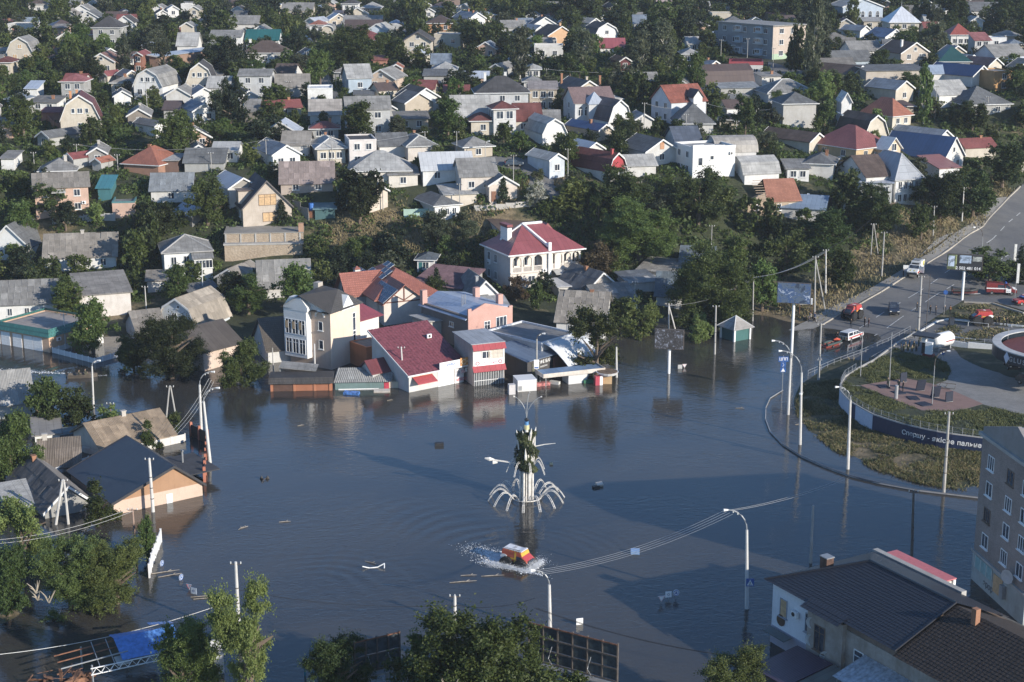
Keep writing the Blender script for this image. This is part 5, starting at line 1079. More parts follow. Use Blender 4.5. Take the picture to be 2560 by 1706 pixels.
m=MB();m. box(-L/2+.1,L/2-.1,-D/2-.24,-D/2-.14,.75,.85). box(-L/2+.1,L/2-.1,-D/2-.24,-D/2-.14,2.25,2.33);m. obj('bar_rail',FRAME,root)
note('red eaves shop',root,L,D/2,hh,.5)
h=H('wide flat market hall with grey felt roof behind the dark cafe',1398,849,88,12,4.5,'flat','x',(.5,.5,.5),(.21,.205,.20),rot=48,r=.35,win=(0,0,0),rs='felt',trim=flat((.55,.57,.6)),name='market_hall',cat='building')
cv=tH('canopy','curved white roof canopy sagging beside the dark cafe','canopy',h['M']@Vc((.3,-h['d'],0)),R(48));w_=h['w']
pr=[(-.1-5.2*t,4.5-2.9*t**1.6)for t in np. linspace(0,1,8)]
m=MB();m. extx([(a,b)for a,b in pr]+[(a,b+.1)for a,b in pr][::-1],-w_/2+.2,w_/2+.2);m. obj('roof',flat((.66,.68,.70),.5,0,.08,'white_sheet'),cv)
for x in(-w_/2+.5,0,w_/2-.3):CY([(x,-5.0),.09,-2,1.7,6],'post',STEEL,cv)
BX([-w_/2+.3,w_/2,-2.2,-2.0,-1.5,2.6],'back_wall',wM((.16,.06,.04),.5),cv)
h=H('dark cafe with blue grey sheet roof and white lettering, in the flood',1352,894,70,7,3.0,'shed','x',(.075,.07,.07),(.13,.17,.24),rot=46,r=1.0,win=(0,0,0),rs='metal',name='cafe',cat='cafe')
lT('КАФЕ БАР',.7,WT,h['root'],(h['L']/2-2.6,-h['d']-.02,2.2),(R(90),0,0),True);lT('шаурма',.45,WT,h['root'],(h['L']/2-2.6,-h['d']-.02,1.5),(R(90),0,0))
BX([-.9,.9,-.1,-.01,.1,2.4],'menu_board',flat((.10,.10,.07),.6,0,.4,'menu'),h['root'],(-1.2,-h['d'],0))
m=MB()
for k in rn(9):m. box(-.5+k*.11,-.42+k*.11,-.03+.05*(k%2),.03+.05*(k%2),-.2,2.6)
tag(m. obj('curtain',flat((.42,.44,.46),.8),None,at(1392,920,0),R(30)),'grey white curtain hanging beside the dark cafe','curtain')
def boxthing(name,label,cat,px,py,rot,dims,mat,z=0,lid=None,tilt=0,group=None,parts=()):
 t=tH(name,label,cat,at(px,py,0)+Vc((0,0,z)),R(rot),group);a,b,c=dims
 BX([-a/2,a/2,-b/2,b/2,-1.2 if not tilt else-c*.35,c],'body',mat,t,rot=(R(tilt),R(tilt*.6),0))
 if lid:BX([-a/2-.04,a/2+.04,-b/2-.04,b/2+.04,c+.002,c+.08],'lid',lid,t)
 return t
t=boxthing('kiosk','white box kiosk standing in the flood left of the white canopy','kiosk',1312,972,14,(3.0,3.0,1.75),wM((.70,.69,.67),.25),lid=wM((.74,.75,.76),.2))
BX([-.25,.25,-.05,.02,.2,.9],'vent_grille',STEEL,t,(-1.1,-1.51,0))
boxthing('cabinet','narrow white printed cabinet at the left side of the white box kiosk','cabinet',1279,985,14,(1.0,.9,1.55),wM((.64,.62,.62),.5))
bs=tH('canopy','long white canopy with blue sheet roof and rusty fascia, in the flood','canopy',at(1425,955,0),R(21));
BX([-5.2,5.2,-1.7,1.7,1.9,2.02],'roof',rM((.20,.29,.42),'metal'),bs);m=MB();m. box(-5.25,5.25,-1.8,-1.701,1.6,2.25). box(-5.3,-5.201,-1.7,1.7,1.6,2.2). box(5.201,5.3,-1.7,1.7,1.6,2.2);m. obj('fascia',wM((.66,.60,.54),.8),bs)
for x,y in((-4.6,-1.2),(4.6,-1.2),(-4.6,1.2),(4.6,1.2)):
 CY([(x,y),.07,-2,1.9,6],'post',STEEL,bs)
BX([-.8,2.4,-1.3,1.2,-2,1.88],'stall',wM((.66,.66,.66),.25),bs)
gk=tH('kiosk','green market kiosk with corrugated slate roof, flooded to its counter','kiosk',at(905,968,0),R(4));BX([-4.1,3.4,-1.3,1.3,-1.5,1.1],'wall',wM((.16,.24,.24),.6),gk);m=MB()
n=60;vs=[];fs=[]
for i in rn(n+1):
 x=-4.4+9*i/n;dz=.045 if i%2 else-.045;sk_=.7*(1)
 vs+=[(x,-1.7,1.25+dz),(x+sk_,1.7,2.7+dz)]
for i in rn(n):fs. append((2*i,2*i+2,2*i+3,2*i+1))
m. add(vs,fs);m. obj('roof',rM((.30,.30,.29),'slate'),gk);BX([3.45,4.2,-1.2,-.9,-1,1.0],'sign_panel',flat((.45,.05,.08)),gk);BX([-3.6,2.6,-1.36,-1.301,-.3,.15],'counter',WT,gk);BX([3.5,5.6,-.9,1,-1.5,1.0],'annex',wM((.58,.55,.42),.4),gk)
gr=tH('garage','row of brick garage boxes with black tile ledge, flooded','garage',at(756,972,0),R(3));bm_=wM((.36,.15,.085),.4)
BX([-4.7,4.7,-1.2,1.6,-1.5,1.7],'wall',bm_,gr);m=MB();m. extx([(-1.75,1.35),(-1.1,2.1),(1.7,2.3),(1.7,2.15),(-1.1,1.95),(-1.75,1.25)],-5.0,4.9);m. obj('roof',rM((.06,.055,.052),'tile'),gr)
for x in(-4.6,-1.1,2.0,4.4):BX([x-.18,x+.18,-1.32,-1.202,-1,1.5],'pier',wM((.42,.18,.10),.3),gr)
BX([-4.3,-1.4,-1.26,-1.202,-1,1.3],'garage_door',flat((.10,.055,.04)),gr)
gs=tH('shed','flat slate covered lean-to above the brick garage boxes','shed',at(745,958,0),R(-2));BX([-2.9,2.9,-1.2,1.6,2.75,2.85],'roof',rM(SL,'slate'),gs,rot=(R(7),R(5),0));
for x in(-2.6,2.5):CY([(x,-.9),.1,-1,2.6,5],'post',STEEL,gs)
p=at(1838,846,0);pv=tH('pavilion','small teal pavilion with white posts and grey tent roof, in the water','pavilion',p,R(33));BX([-1.7,1.7,-1.7,1.7,-1.2,2.1],'wall',wM((.05,.14,.135),.3),pv);m=MB();m. add([(-2.3,-2.3,2.1),(2.3,-2.3,2.1),(2.3,2.3,2.1),(-2.3,2.3,2.1),(0,0,4.0)],[(0,1,4),(1,2,4),(2,3,4),(3,0,4),(3,2,1,0)]);m. obj('roof',rM((.34,.32,.30),'slate'),pv)
for x,y in((-1.75,-1.75),(1.75,-1.75),(1.75,1.75),(-1.75,1.75),(1.75,0)):BX([x-.16,x+.16,y-.16,y+.16,-1.5,2.12],'post',WT,pv)
m=MB();
for a_,b_ in(((-2.3,-2.3),(0,0)),((2.3,-2.3),(0,0)),((2.3,2.3),(0,0)),((-2.3,2.3),(0,0))):m. tube([(a_[0],a_[1],2.15),(0,0,4.05)],.09,4)
m. obj('hip_trim',TRIM,pv)
B=BOARD;rw=tH('retaining_wall','tall stone retaining wall with two terraces below the boarded house','wall',at(660,640),R(6))
def stonemat():
 m,t,b=new('rubble_stone');c=nn(t,'ShaderNodeTexCoord');v=nn(t,'ShaderNodeTexVoronoi');v. inputs['Scale']. default_value=2.2;mp=nn(t,'ShaderNodeMapping');mp. inputs['Scale']. default_value=(1,1,1.6);t. links. new(c. outputs['Object'],mp. inputs[0]);t. links. new(mp. outputs[0],v. inputs['Vector'])
 n=nZ(t,.5,4,.6,c. outputs['Object']);cc=mix(t,.5,ramp(t,v. outputs['Distance'],[(.0,(.42,.34,.25)),(.6,(.27,.21,.15))]),ramp(t,n,[(.3,(.30,.24,.18)),(.7,(.46,.39,.31))]));t. links. new(cc,b. inputs['Base Color']);b. inputs['Roughness']. default_value=.95
 bp=nn(t,'ShaderNodeBump');bp. inputs['Strength']. default_value=.7;bp. inputs['Distance']. default_value=.1;t. links. new(v. outputs['Distance'],bp. inputs['Height']);t. links. new(bp. outputs[0],b. inputs['Normal']);return m
STONE=stonemat()
BX([-7.6,7.6,-.4,1.2,-3,2.3],'lower_wall',STONE,rw);BX([-7.8,7.8,-.55,1.4,2.301,2.6],'coping',CONC,rw)
BX([-7.6,7.8,1.0,2.2,2.602,4.3],'upper_wall',STONE,rw);BX([-7.7,7.9,.9,9,4.301,4.5],'terrace',PAVE,rw);
for k in rn(6):BX([-7.5+k*2.9,-7.2+k*2.9,.85,.999,2.6,4.3],'buttress',CONC,rw)
BX([6.9,7.9,.8,1.8,4.501,6.2],'gate_pier',wM((.42,.26,.18)),rw)
HOUSES. append(('stone terrace wall',rw. location. copy(),(556,772,575,655),(rw. rotation_euler. z,8,6),'stone terrace wall',None,200))
def fE(label,pts,h,mat,pmat=None,pl=2.2,name='fence',base=None,cat='fence',gap=.0,slat=None,z0=-1.5,th=.08,post=.14,posth=.1):
 P=[at(*q)for q in pts];t=tH(name,label,cat,P[0],0);o=P[0]
 for a,b in zip(P[:-1],P[1:]):
  n=max(1,round((b-a). length/pl));d=(b-a);ang=ma. atan2(d. y,d. x);l=Vc((d. x,d. y)). length/n
  pm_=MB();pm_. box(post/2+.002,l-post/2-.002,-th/2,th/2,z0,h);me=pm_. mesh('fence_panel');me. materials. append(mat)
  po=MB();po. box(-post/2,post/2,-post/2,post/2,z0,h+posth);mp=po. mesh('fence_post');mp. materials. append(pmat or mat)
  for k in rn(n):
   p=a. lerp(b,k/n);p. z=max(gz(p. x,p. y),0)if base is None else base
   mO('fence_post',mp,None,t,p-o,ang);mO('fence_panel',me,None,t,p-o,ang)
 p=P[-1];mO('fence_post',mp,None,t,p-o,ang)
 return t
fE('white panel fence round a flooded yard near the motorboat',[(132,882),(237,909),(296,893)],.85,wM((.62,.63,.65),.3),WT,1.6)
fE('white fence behind the flooded yard trees, joined to the boat corner fence',[(132,882),(178,869)],.8,wM((.60,.61,.63),.3),WT,1.6)
fE('long white concrete fence between the tan slate roof and the navy roof',[(318,1138),(463,1104)],1.1,wM((.64,.62,.59),.3),None,2.5)
fE('white fence running up to the left edge of the navy roof',[(128,1190),(222,1158)],.9,wM((.60,.62,.64),.4),None,2.2)
fE('short white fence left of the tan slate roof house',[(180,1122),(246,1142)],.8,wM((.62,.61,.60),.4),None,2.2)
fE('red piered dark fence along the right side of the navy roof house',[(478,1090),(520,1110),(512,1205)],1.7,flat((.05,.04,.04)),wM((.45,.17,.11),.3),2.6,post=.35,posth=.35)
fE('white concrete panel fence leaning out of the water, lower left',[(403,1356),(396,1375),(388,1395),(380,1418),(374,1445)],1.6,wM((.70,.70,.70),.2),None,1.6,post=.2)
fE('grey concrete panel fence on the bank above the long slate house',[(132,560),(210,556),(288,552)],1.5,wM((.44,.44,.44),.5),None,2.4)
fE('mint and white painted sheet fence beside the white cottage',[(1010,544),(1040,543),(1075,540)],1.7,wM((.42,.58,.50),.4),None,2.4)
fE('pale concrete fence below the cream peach gable house',[(1186,528),(1240,525),(1290,520),(1345,516)],1.2,wM((.55,.52,.48),.6),None,2.4)
fE('grey wooden fence beside the yard of the boarded house',[(733,520),(752,535),(772,552)],1.5,flat((.25,.23,.21)),None,2.0)
fE('dark board fence with white piers above the road bank',[(2020,508),(2060,516),(2110,524)],1.8,flat((.09,.075,.07)),WT,3.2,post=.5,posth=.2)
fE('low brick wall with salmon front left of the cream mansard house',[(112,300),(138,326),(186,328)],1.7,wM((.42,.20,.13),.3),None,3,post=.3,name='wall',cat='wall')
p=at(1930,150);fb=tH('apartment_block','three storey brick flats with beige front and grey shaded side','apartment block',p,R(33));s_=scl(p);fh=82/s_;FW,FD=12.5,24
BX([0,FW,0,FD,-3,fh],'wall',wM((.50,.42,.36),.4),fb);BX([-.04,-.002,0,FD,-3,fh-.02],'side_wall',wM((.30,.31,.33),.5),fb);BX([-.5,FW+.5,-.5,FD+.5,fh+.002,fh+.3],'roof',rM(SL,'felt'),fb)  # side slab is bluish grey: the shade of that face is in its colour
BX([0,FW,-.05,-.002,-1,1.6],'plinth',wM((.40,.52,.38),.3),fb)
for k in rn(3):
 for u_ in(3.2,7.5):pW(fb,'-y',0.05,u_,fh*(k+.55)/3,1.6,1.5,2)
 for u_ in(3,7.5,12,16.5,21):pW(fb,'-x',.04,-u_,fh*(k+.55)/3,1.5,1.5,2)
 for u_ in(5.2,14):
  m=MB();m. box(-1.1,-.041,u_-1.2,u_+1.2,fh*(k+.3)/3,fh*(k+.9)/3);bq=m. obj('balcony',wM((.4,.48,.56)if(k+int(u_))%2 else(.55,.56,.58),.3),fb);pW(bq,'-x',1.1,-u_,fh*(k+.68)/3,2.1,1.0,3,None,None,False,False)
note('three storey flats',fb,FW*2,FD/2,fh,1)
p=at(2429,1447,0);q=at(2557,1566,0);d_=(q-p);rot=ma. degrees(ma. atan2(d_. y,d_. x));L=d_. length;eh=16.6
ab=tH('apartment_block','tall brick flats with flooded pale blue ground floor, cut by the right edge','apartment block',p,R(rot))
def brickm(c1,c2):
 m,t,b=new('brickwork');c=nn(t,'ShaderNodeTexCoord');mp=nn(t,'ShaderNodeMapping');mp. inputs['Rotation']. default_value=(R(90),0,0);t. links. new(c. outputs['Object'],mp. inputs[0]);br=nn(t,'ShaderNodeTexBrick');t. links. new(mp. outputs[0],br. inputs['Vector']);br. inputs['Scale']. default_value=1;br. inputs['Brick Width']. default_value=.26;br. inputs['Row Height']. default_value=.088;br. inputs['Mortar Size']. default_value=.012
 br. inputs['Color1']. default_value=(*c1,1);br. inputs['Color2']. default_value=(*c2,1);br. inputs['Mortar']. default_value=(.33,.31,.29,1);n=nZ(t,.4,4,.65,c. outputs['Object']);o=mix(t,.55,br. outputs[0],ramp(t,n,[(.3,(.45,.43,.42)),(.7,(1,1,1))]),'MULTIPLY');t. links. new(o,b. inputs['Base Color']);b. inputs['Roughness']. default_value=.9;return m
BRW=brickm((.33,.26,.23),(.23,.18,.165))
BX([0,L,0,26,3.4,eh],'wall',BRW,ab)
BX([-.06,L+.06,-.06,26,-2,3.3],'ground_floor_wall',wM((.40,.44,.44),.7),ab)
BX([-.25,L+.25,-.25,26.2,3.301,3.55],'ledge',CONC,ab)
BX([-.35,L+.35,-.35,26.3,eh+.001,eh+.35],'cornice',CONC,ab)
m=MB();m. add([(0,0,eh+.35),(L,0,eh+.35),(L,0,eh+1.2),(L*.62,0,eh+3.4),(0,0,eh+1.0),(0,.4,eh+.35),(L,.4,eh+.35),(L,.4,eh+1.2),(L*.62,.4,eh+3.4),(0,.4,eh+1.0)],[(0,1,2,3,4),(9,8,7,6,5),(0,4,9,5),(4,3,8,9),(3,2,7,8),(2,1,6,7)]);m. obj('gable_parapet',wM((.28,.265,.26),.5),ab)
m=MB();m. extx([(.4,eh+.4),(.4,eh+.6),(1,eh+.6),(1,eh+.4)],0,1);
m=MB();m. add([(L*.62,.41,eh+3.2),(L*.62,26,eh+3.2),(L+.6,26,eh+.9),(L+.6,.41,eh+.9),(-.2,.41,eh+.6),(-.2,26,eh+.6)],[(0,3,2,1),(0,1,5,4)]);m. obj('roof',rM((.33,.30,.29),'metal'),ab)
for k in rn(4):
 zc=5.4+k*2.95
 for j,u_ in enumerate((L*.20,L*.57,L*.86)):
  wf=pW(ab,'-y',.0,u_,zc,1.5,1.6,3 if(k+j)%2 else 2,FRAMEB if(k,j)in((3,1),(1,0))else WT,GLASS)
gl=BX([L*.06,L*.40,-.12,-.07,1.7,3.1],'glazing',flat((.25,.40,.40),.3,0,.15,'green_glass'),ab)
for k in rn(4):mm=MB();mm. box(L*.06+k*L*.113-.03,L*.06+k*L*.113+.03,-.16,-.121,1.7,3.1);mm. obj('mullion',FRAME,gl)
BX([L*.43,L*.60,-.14,-.07,.9,2.9],'board',PLY,ab);BX([L*.61,L*.67,-.5,-.07,1.2,2.6],'meter_box',STEEL,ab)
dv=dummy(ab,L,0,eh);lT('эрор',1.0,flat((.07,.08,.09)),ab,(L*.33,-.065,.85),(R(90),0,0),True)
mb=MB();n=10;vs=[(0,-.6,0)]+[(.75*ma. cos(2*ma. pi*k/n),-.8,.8*ma. sin(2*ma. pi*k/n))for k in rn(n)];mb. add(vs,[(0,1+k,1+(k+1)%n)for k in rn(n)]+[(0,1+(k+1)%n,1+k)for k in rn(n)]);mb. tube([(0,0,-.3),(0,-.6,-.2)],.05,5);mb. obj('satellite_dish',WT,ab,(L*.74,-.05,4.3),.5)
pW(ab,'-y',-.36,L*.42,eh+1.5,.8,1.0,1,FRAMEB)
EC=[at(1911,1449,6.6),at(2237,1629,6.6)];d_=EC[1]-EC[0];L=d_. length;rot=ma. atan2(d_. y,d_. x);D2=7.2;rz_=3.1;o=.7
oh=tH('house','old house with broad dark tile roof and peeling walls, bottom right corner','house',Vc((EC[0]. x,EC[0]. y,0)),rot)
hh=6.3
BX([o,L+13,o,2*D2,-2,hh],'wall',wM((.24,.18,.145),.8),oh)
m=MB();m. box(o-.05,L*.34,o-.08,o-.002,-2,hh-.02);m. box(o-.08,o-.002,o-.05,2*D2,-2,hh-.02);m. obj('white_wall',wM((.74,.76,.80),.3),oh)
BX([o-.06,L*.34,o-.14,o-.081,-2,1.9],'lilac_plinth',wM((.42,.40,.47),.3),oh)
pm3=wM((.42,.37,.33),1.0)
BX([L*.35,L*.62,o-.55,o-.002,-2,hh-.05],'bay_wall',pm3,oh)
BX([L*.62,L+13,o-.1,o-.003,-2,hh-.6],'peeling_wall',pm3,oh)
def tileroof(name,corners,mat,cols,rows,parent,step=.03):
 A,B,C,Dd=[Vc(c)for c in corners]
 nrm=(B-A). cross(Dd-A). normalized();vs=[];fs=[]
 for j in rn(rows):
  for e_ in(0,1):
   f_=(j+e_)/rows;l=A. lerp(Dd,f_);r_=B. lerp(C,f_);off=step if e_==0 else .0
   for i in rn(cols*2+1):
    vs. append(l. lerp(r_,i/(cols*2))+nrm*(off+(.02 if i%2 else 0)))
 w1=cols*2+1
 for j in rn(2*rows-1):
  for i in rn(cols*2):fs. append((j*w1+i,j*w1+i+1,(j+1)*w1+i+1,(j+1)*w1+i))
 m=MB();m. add(vs,fs);return m. obj(name,mat,parent)
NT=flat((.024,.026,.034),.4,0,.12,'dark_metal_tile');BT=flat((.03,.022,.018),.85,0,.3,'old_brown_tile')
ez=6.6
tileroof('roof',[(0,0,ez),(L,0,ez),(L,D2,ez+rz_),(D2,D2,ez+rz_)],NT,46,22,oh)
tileroof('hip_slope',[(0,2*D2,ez),(0,0,ez),(D2,D2,ez+rz_),(D2,D2+.01,ez+rz_)],NT,30,22,oh)
tileroof('back_slope',[(L,2*D2,ez),(0,2*D2,ez),(D2,D2,ez+rz_),(L,D2,ez+rz_)],NT,46,22,oh)
tileroof('old_roof',[(L+.05,-.3,ez-.35),(L+14,-.3,ez-.35),(L+14,D2,ez+rz_-.2),(L+.05,D2,ez+rz_-.2)],BT,30,22,oh)
tileroof('old_back_slope',[(L+14,2*D2,ez-.3),(L+.05,2*D2,ez-.3),(L+.05,D2,ez+rz_-.2),(L+14,D2,ez+rz_-.2)],BT,30,22,oh)
tileroof('bay_roof',[(L*.34,-.75,ez-.25),(L*.63,-.75,ez-.25),(L*.63,.6,ez+.35),(L*.34,.6,ez+.35)],NT,14,3,oh)
m=MB();m. tube([(D2,D2,ez+rz_+.05),(L,D2,ez+rz_+.05)],.14,5);m. tube([(L,-.05,ez+.05),(L,D2,ez+rz_+.06)],.1,4);m. tube([(0,0,ez+.06),(D2,D2,ez+rz_+.06)],.1,5);m. obj('ridge_cap',NT,oh)
def win_o(u_,z,w__,h__,**k):pW(oh,'-y',-(o-.08)+0,u_,z,w__,h__,1,**k)
win_o(2.4,4.3,1.1,1.9,frame=flat((.3,.32,.36)),pane=PLY);win_o(6.3,4.2,1.2,2.0,frame=flat((.3,.32,.36)))
pW(oh,'-y',-o+.55,L*.45,3.6,1.5,2.6,2,FRAMEB);pW(oh,'-y',-o+.1,L*.72,3.2,1.3,2.2,1,WT);pW(oh,'-y',-o+.1,L*.95,3.2,1.3,2.2,1,WT)
for x,z in((2.2,1.7),):
 BX([1.0,4.2,-.5,o-.15,1.75,1.85],'door_hood',flat((.10,.12,.12)),oh,rot=(R(8),0,0))
TB(([(2.1,o-.16,2.9),(2.1,o-.09,2.9)],.62,12,),'oval_sign',flat((.10,.055,.03)),oh)
dv=dict(root=oh,L=0,d=-o+.1,h=hh,FM={'F':('-y',-o+.1,L)});aircon(dv,'F',4.4,4.5)
for u_,z in((6.9,4.7),(6.9,2.9)):dish(dv,'F',u_,z,.55)
dish(dv,'F',L*.50,1.9,.75);lT('10',.6,DARK,oh,(L*.46,o-.56,1.6),(R(90),0,0),True)
c_=BX([-.5,.5,-.45,.45,-1.5,1.3],'chimney',flat((.10,.055,.04),.8,0,.3,'flue_cladding'),oh,(3.4,D2-2.2,ez+1.3));BX([-.56,.56,-.5,.5,1.301,1.4],'chimney_cap',STEEL,c_)
BX([-.28,.28,-.28,.28,-1,1.5],'old_chimney',BRICK,oh,(L+3.2,D2-.8,ez+rz_-.6))
m=MB();m. box(0,5.2,-.02,.03,0,.04);
oc=Vc((EC[0]. x,EC[0]. y,0));Mo=Mx. Translation(oc)@Mx. Rotation(rot,4,'Z')
def local(name,label,cat,x,y,z=0,rz=0):return tH(name,label,cat,Mo@Vc((x,y,z)),rot+rz)
t=local('lean_to','lean-to with peeling purple metal roof at the bottom right','lean-to',L*.46,-3.2);BX([-2.6,2.6,-2.6,3.1,1.55,1.65],'roof',rM((.055,.035,.06),'metal'),t,rot=(R(9),R(-3),0));BX([-2.2,2.2,-2.2,2.9,-2,1.1],'wall',wM((.08,.07,.08)),t)
t=local('lean_to','lean-to with grey boarded roof beside the purple metal one','lean-to',L*.75,-3.4);BX([-2.6,2.4,-3.2,3.2,1.7,1.8],'roof',rM((.13,.13,.115),'felt'),t,rot=(R(10),0,0));BX([-2.2,2.2,-2.6,3,-2,1.2],'wall',wM((.10,.12,.13)),t)
t=local('canopy','silver corrugated canopy fixed to the peeling wall, bottom right','canopy',L*.98,-.9);m=MB()
n=40;vs=[];fs=[]
for i in rn(n+1):
 x=-4+9*i/n;dz=.05 if i%2 else 0;vs+=[(x,-2.4,3.1+dz),(x,1.4,4.3+dz)]
for i in rn(n):fs. append((2*i,2*i+2,2*i+3,2*i+1))
m. add(vs,fs);m. obj('roof',flat((.40,.42,.45),.4,.3,.25,'galvanised_sheet'),t)
for x in(-3.6,0,4.6):CY([(x,-2.1),.08,-2,3.1,5],'post',STEEL,t)
t=local('annex','flat annex with pink red roof and white posts behind the old house','annex',4.3,16.3);BX([-4.3,4.3,-1.3,1.3,6.1,6.2],'roof',flat((.52,.16,.17),.6,0,.08,'pink_sheet'),t);BX([-4.4,8.2,-2.0,-1.35,6.0,6.9],'parapet',CONC,t);BX([-4.2,4.1,-1.2,1.2,-2,5.9],'wall',wM((.66,.63,.58),.3),t);BX([4.0,4.3,.9,1.2,-2,6.05],'post',WT,t)
t=local('annex','long low annex with grey felt roof along the old house','annex',L+4,2*D2+.9);BX([-7,12,-1.0,1.6,4.9,5.05],'roof',rM((.12,.115,.10),'felt'),t);BX([-7,12,-.9,1.4,-2,4.88],'wall',wM((.3,.29,.27)),t);BX([-7.,12,-1.2,-1.01,4.9,5.3],'parapet',WT,t)
HOUSES. append(('old tile house',oc,(1900,2560,1390,1706),(rot,30,30),'old tile house',None,600))
rng=np. random. default_rng(11)
LEAF=[lM('dark_foliage',(.020,.034,.011),(.072,.102,.029)),lM('mid_foliage',(.028,.048,.012),(.098,.136,.036)),lM('light_foliage',(.040,.062,.015),(.140,.172,.052)),lM('poplar_foliage',(.030,.040,.022),(.10,.115,.065)),lM('dark_needles',(.012,.022,.012),(.040,.058,.026)),lM('flowering_foliage',(.035,.05,.018),(.11,.13,.06),(.42,.42,.36)),lM('rusty_foliage',(.03,.02,.012),(.085,.06,.035))]
BARK=wM((.16,.12,.09),.6);BARKW=wM((.46,.43,.38),.5)
def quads(C,N,size,rg):
 """leaf faces at points C (n,3) with normals N"""
 n=len(C);N=N/np. linalg. norm(N,axis=1,keepdims=True)
 a=np. cross(N,rg. normal(size=(n,3)));a/=np. linalg. norm(a,axis=1,keepdims=True)+1e-9;b=np. cross(N,a)
 s=(size*rg. uniform(.6,1.4,n))[:,None];a=a*s;b=b*s*.62
 V=np. stack([C-a,C-b*.9+a*.1,C+a,C+b],1). reshape(-1,3)
 return V
def lobes(kind_,rg):
 L=[]
 if kind_=='broad':
  n=rg. integers(24,34);ph=rg. uniform(0,6.28,3)
  L. append((0,0,.5,.40));L. append((.1,-.1,.34,.36))
  for i in rn(n):
   t=rg. uniform(0,2*np. pi);e=1+.22*np. sin(2*t+ph[0])+.16*np. sin(3*t+ph[1]);z=rg. uniform(.12,.9);k=(1-abs(z-.42)*1.05)*e;r=rg. uniform(.45,.86)
   L. append((r*k*np. cos(t),r*k*np. sin(t),z+.05*np. sin(4*t+ph[2]),rg. uniform(.12,.25)))
 elif kind_=='open':
  for i in rn(rg. integers(12,17)):
   t=rg. uniform(0,2*np. pi);r=rg. uniform(.1,.8);z=rg. uniform(.1,.9);k=1-abs(z-.5)*.9
   L. append((r*k*np. cos(t),r*k*np. sin(t),z,rg. uniform(.14,.27)))
 elif kind_=='poplar':
  for i in rn(26):
   z=i/25;w=np. sin(np. pi*(.08+.84*z))**.7*.62;t=rg. uniform(0,6.28);L. append((w*np. cos(t)*.7,w*np. sin(t)*.7,.04+z*.9,rg. uniform(.2,.34)))
 elif kind_=='conifer':
  for i in rn(20):
   z=i/19;w=(1-z)*.72;t=i*2.4;L. append((w*np. cos(t)*.75,w*np. sin(t)*.75,.03+z*.93,.12+.26*(1-z)))
 return np. array(L)
def crown_mesh(kind_,nleaf,size,seed,mat):
 rg=np. random. default_rng(seed);L=lobes(kind_,rg);wgt=L[:,3]**2;k=rg. choice(len(L),nleaf,p=wgt/wgt. sum())
 K=16;sd_=rg. normal(size=(len(L),K,3));sd_[...,2]+=.3;sd_/=np. linalg. norm(sd_,axis=2,keepdims=True);sr=rg. uniform(.55,1.12,(len(L),K,1));j=rg. integers(K,size=nleaf)
 zs=.5 if kind_ in('broad','open')else(.22 if kind_=='poplar'else .3)
 d=sd_[k,j];off=d*sr[k,j]+rg. normal(size=(nleaf,3))*np. array([.21,.21,.15]);C=L[k,:3]+off*L[k,3:4]*np. array([1,1,zs])
 sp=rg. random(nleaf)<.16;C[sp]+=d[sp]*rg. uniform(.03,.16,sp. sum())[:,None]*np. array([1,1,.7])
 N=d*.8+rg. normal(size=(nleaf,3))*.8
 V=quads(C*np. array([1,1,2.]),N,size,rg);V[:,2]/=2;F=np. arange(nleaf*4). reshape(-1,4)
 return np_mesh('crown',V,F,mat)
def trunk_mesh(seed,kind_,mat):
 rg=np. random. default_rng(seed);m=MB();r0=.06 if kind_!='poplar'else .05
 top=.78 if kind_!='open'else .7
 m. tube([(0,0,-.25),(rg. normal()*.01,rg. normal()*.01,.22),(rg. normal()*.04,rg. normal()*.04,.5),(rg. normal()*.05,rg. normal()*.05,top)],[r0*1.3,r0,r0*.7,r0*.2],6)
 for i in rn(6):
  t=rg. uniform(0,6.28);z=rg. uniform(.2,.55);l=rg. uniform(.35,.62);up=rg. uniform(.12,.3)
  m. tube([(0,0,z),(l*.45*ma. cos(t),l*.45*ma. sin(t),z+up*.5),(l*ma. cos(t),l*ma. sin(t),z+up)],[r0*.55,r0*.35,r0*.1],5,False)
 me=m. mesh('trunk');me. materials. append(mat);return me
CRW={}
def crowns(kind_,lod,mi):
 k=(kind_,lod,mi)
 if k not in CRW:
  n,s,cnt={'xl':(70000,.0185,1),'near':(34000,.028,1),'mid':(11000,.046,2),'far':(2500,.092,3)}[lod]
  if kind_=='open':n=int(n*.62)
  if kind_ in('poplar','conifer'):n=int(n*.8)
  CRW[k]=[crown_mesh(kind_,n,s,hash(k[0])%97*0+len(CRW)*7+i+5,LEAF[mi])for i in rn(cnt)]
 return CRW[k]
TR={k:[trunk_mesh(40+i,k,BARKW if k=='poplar'else BARK)for i in rn(2)]for k in('broad','open','poplar','conifer')}
NTREE=[0];TREES=[]
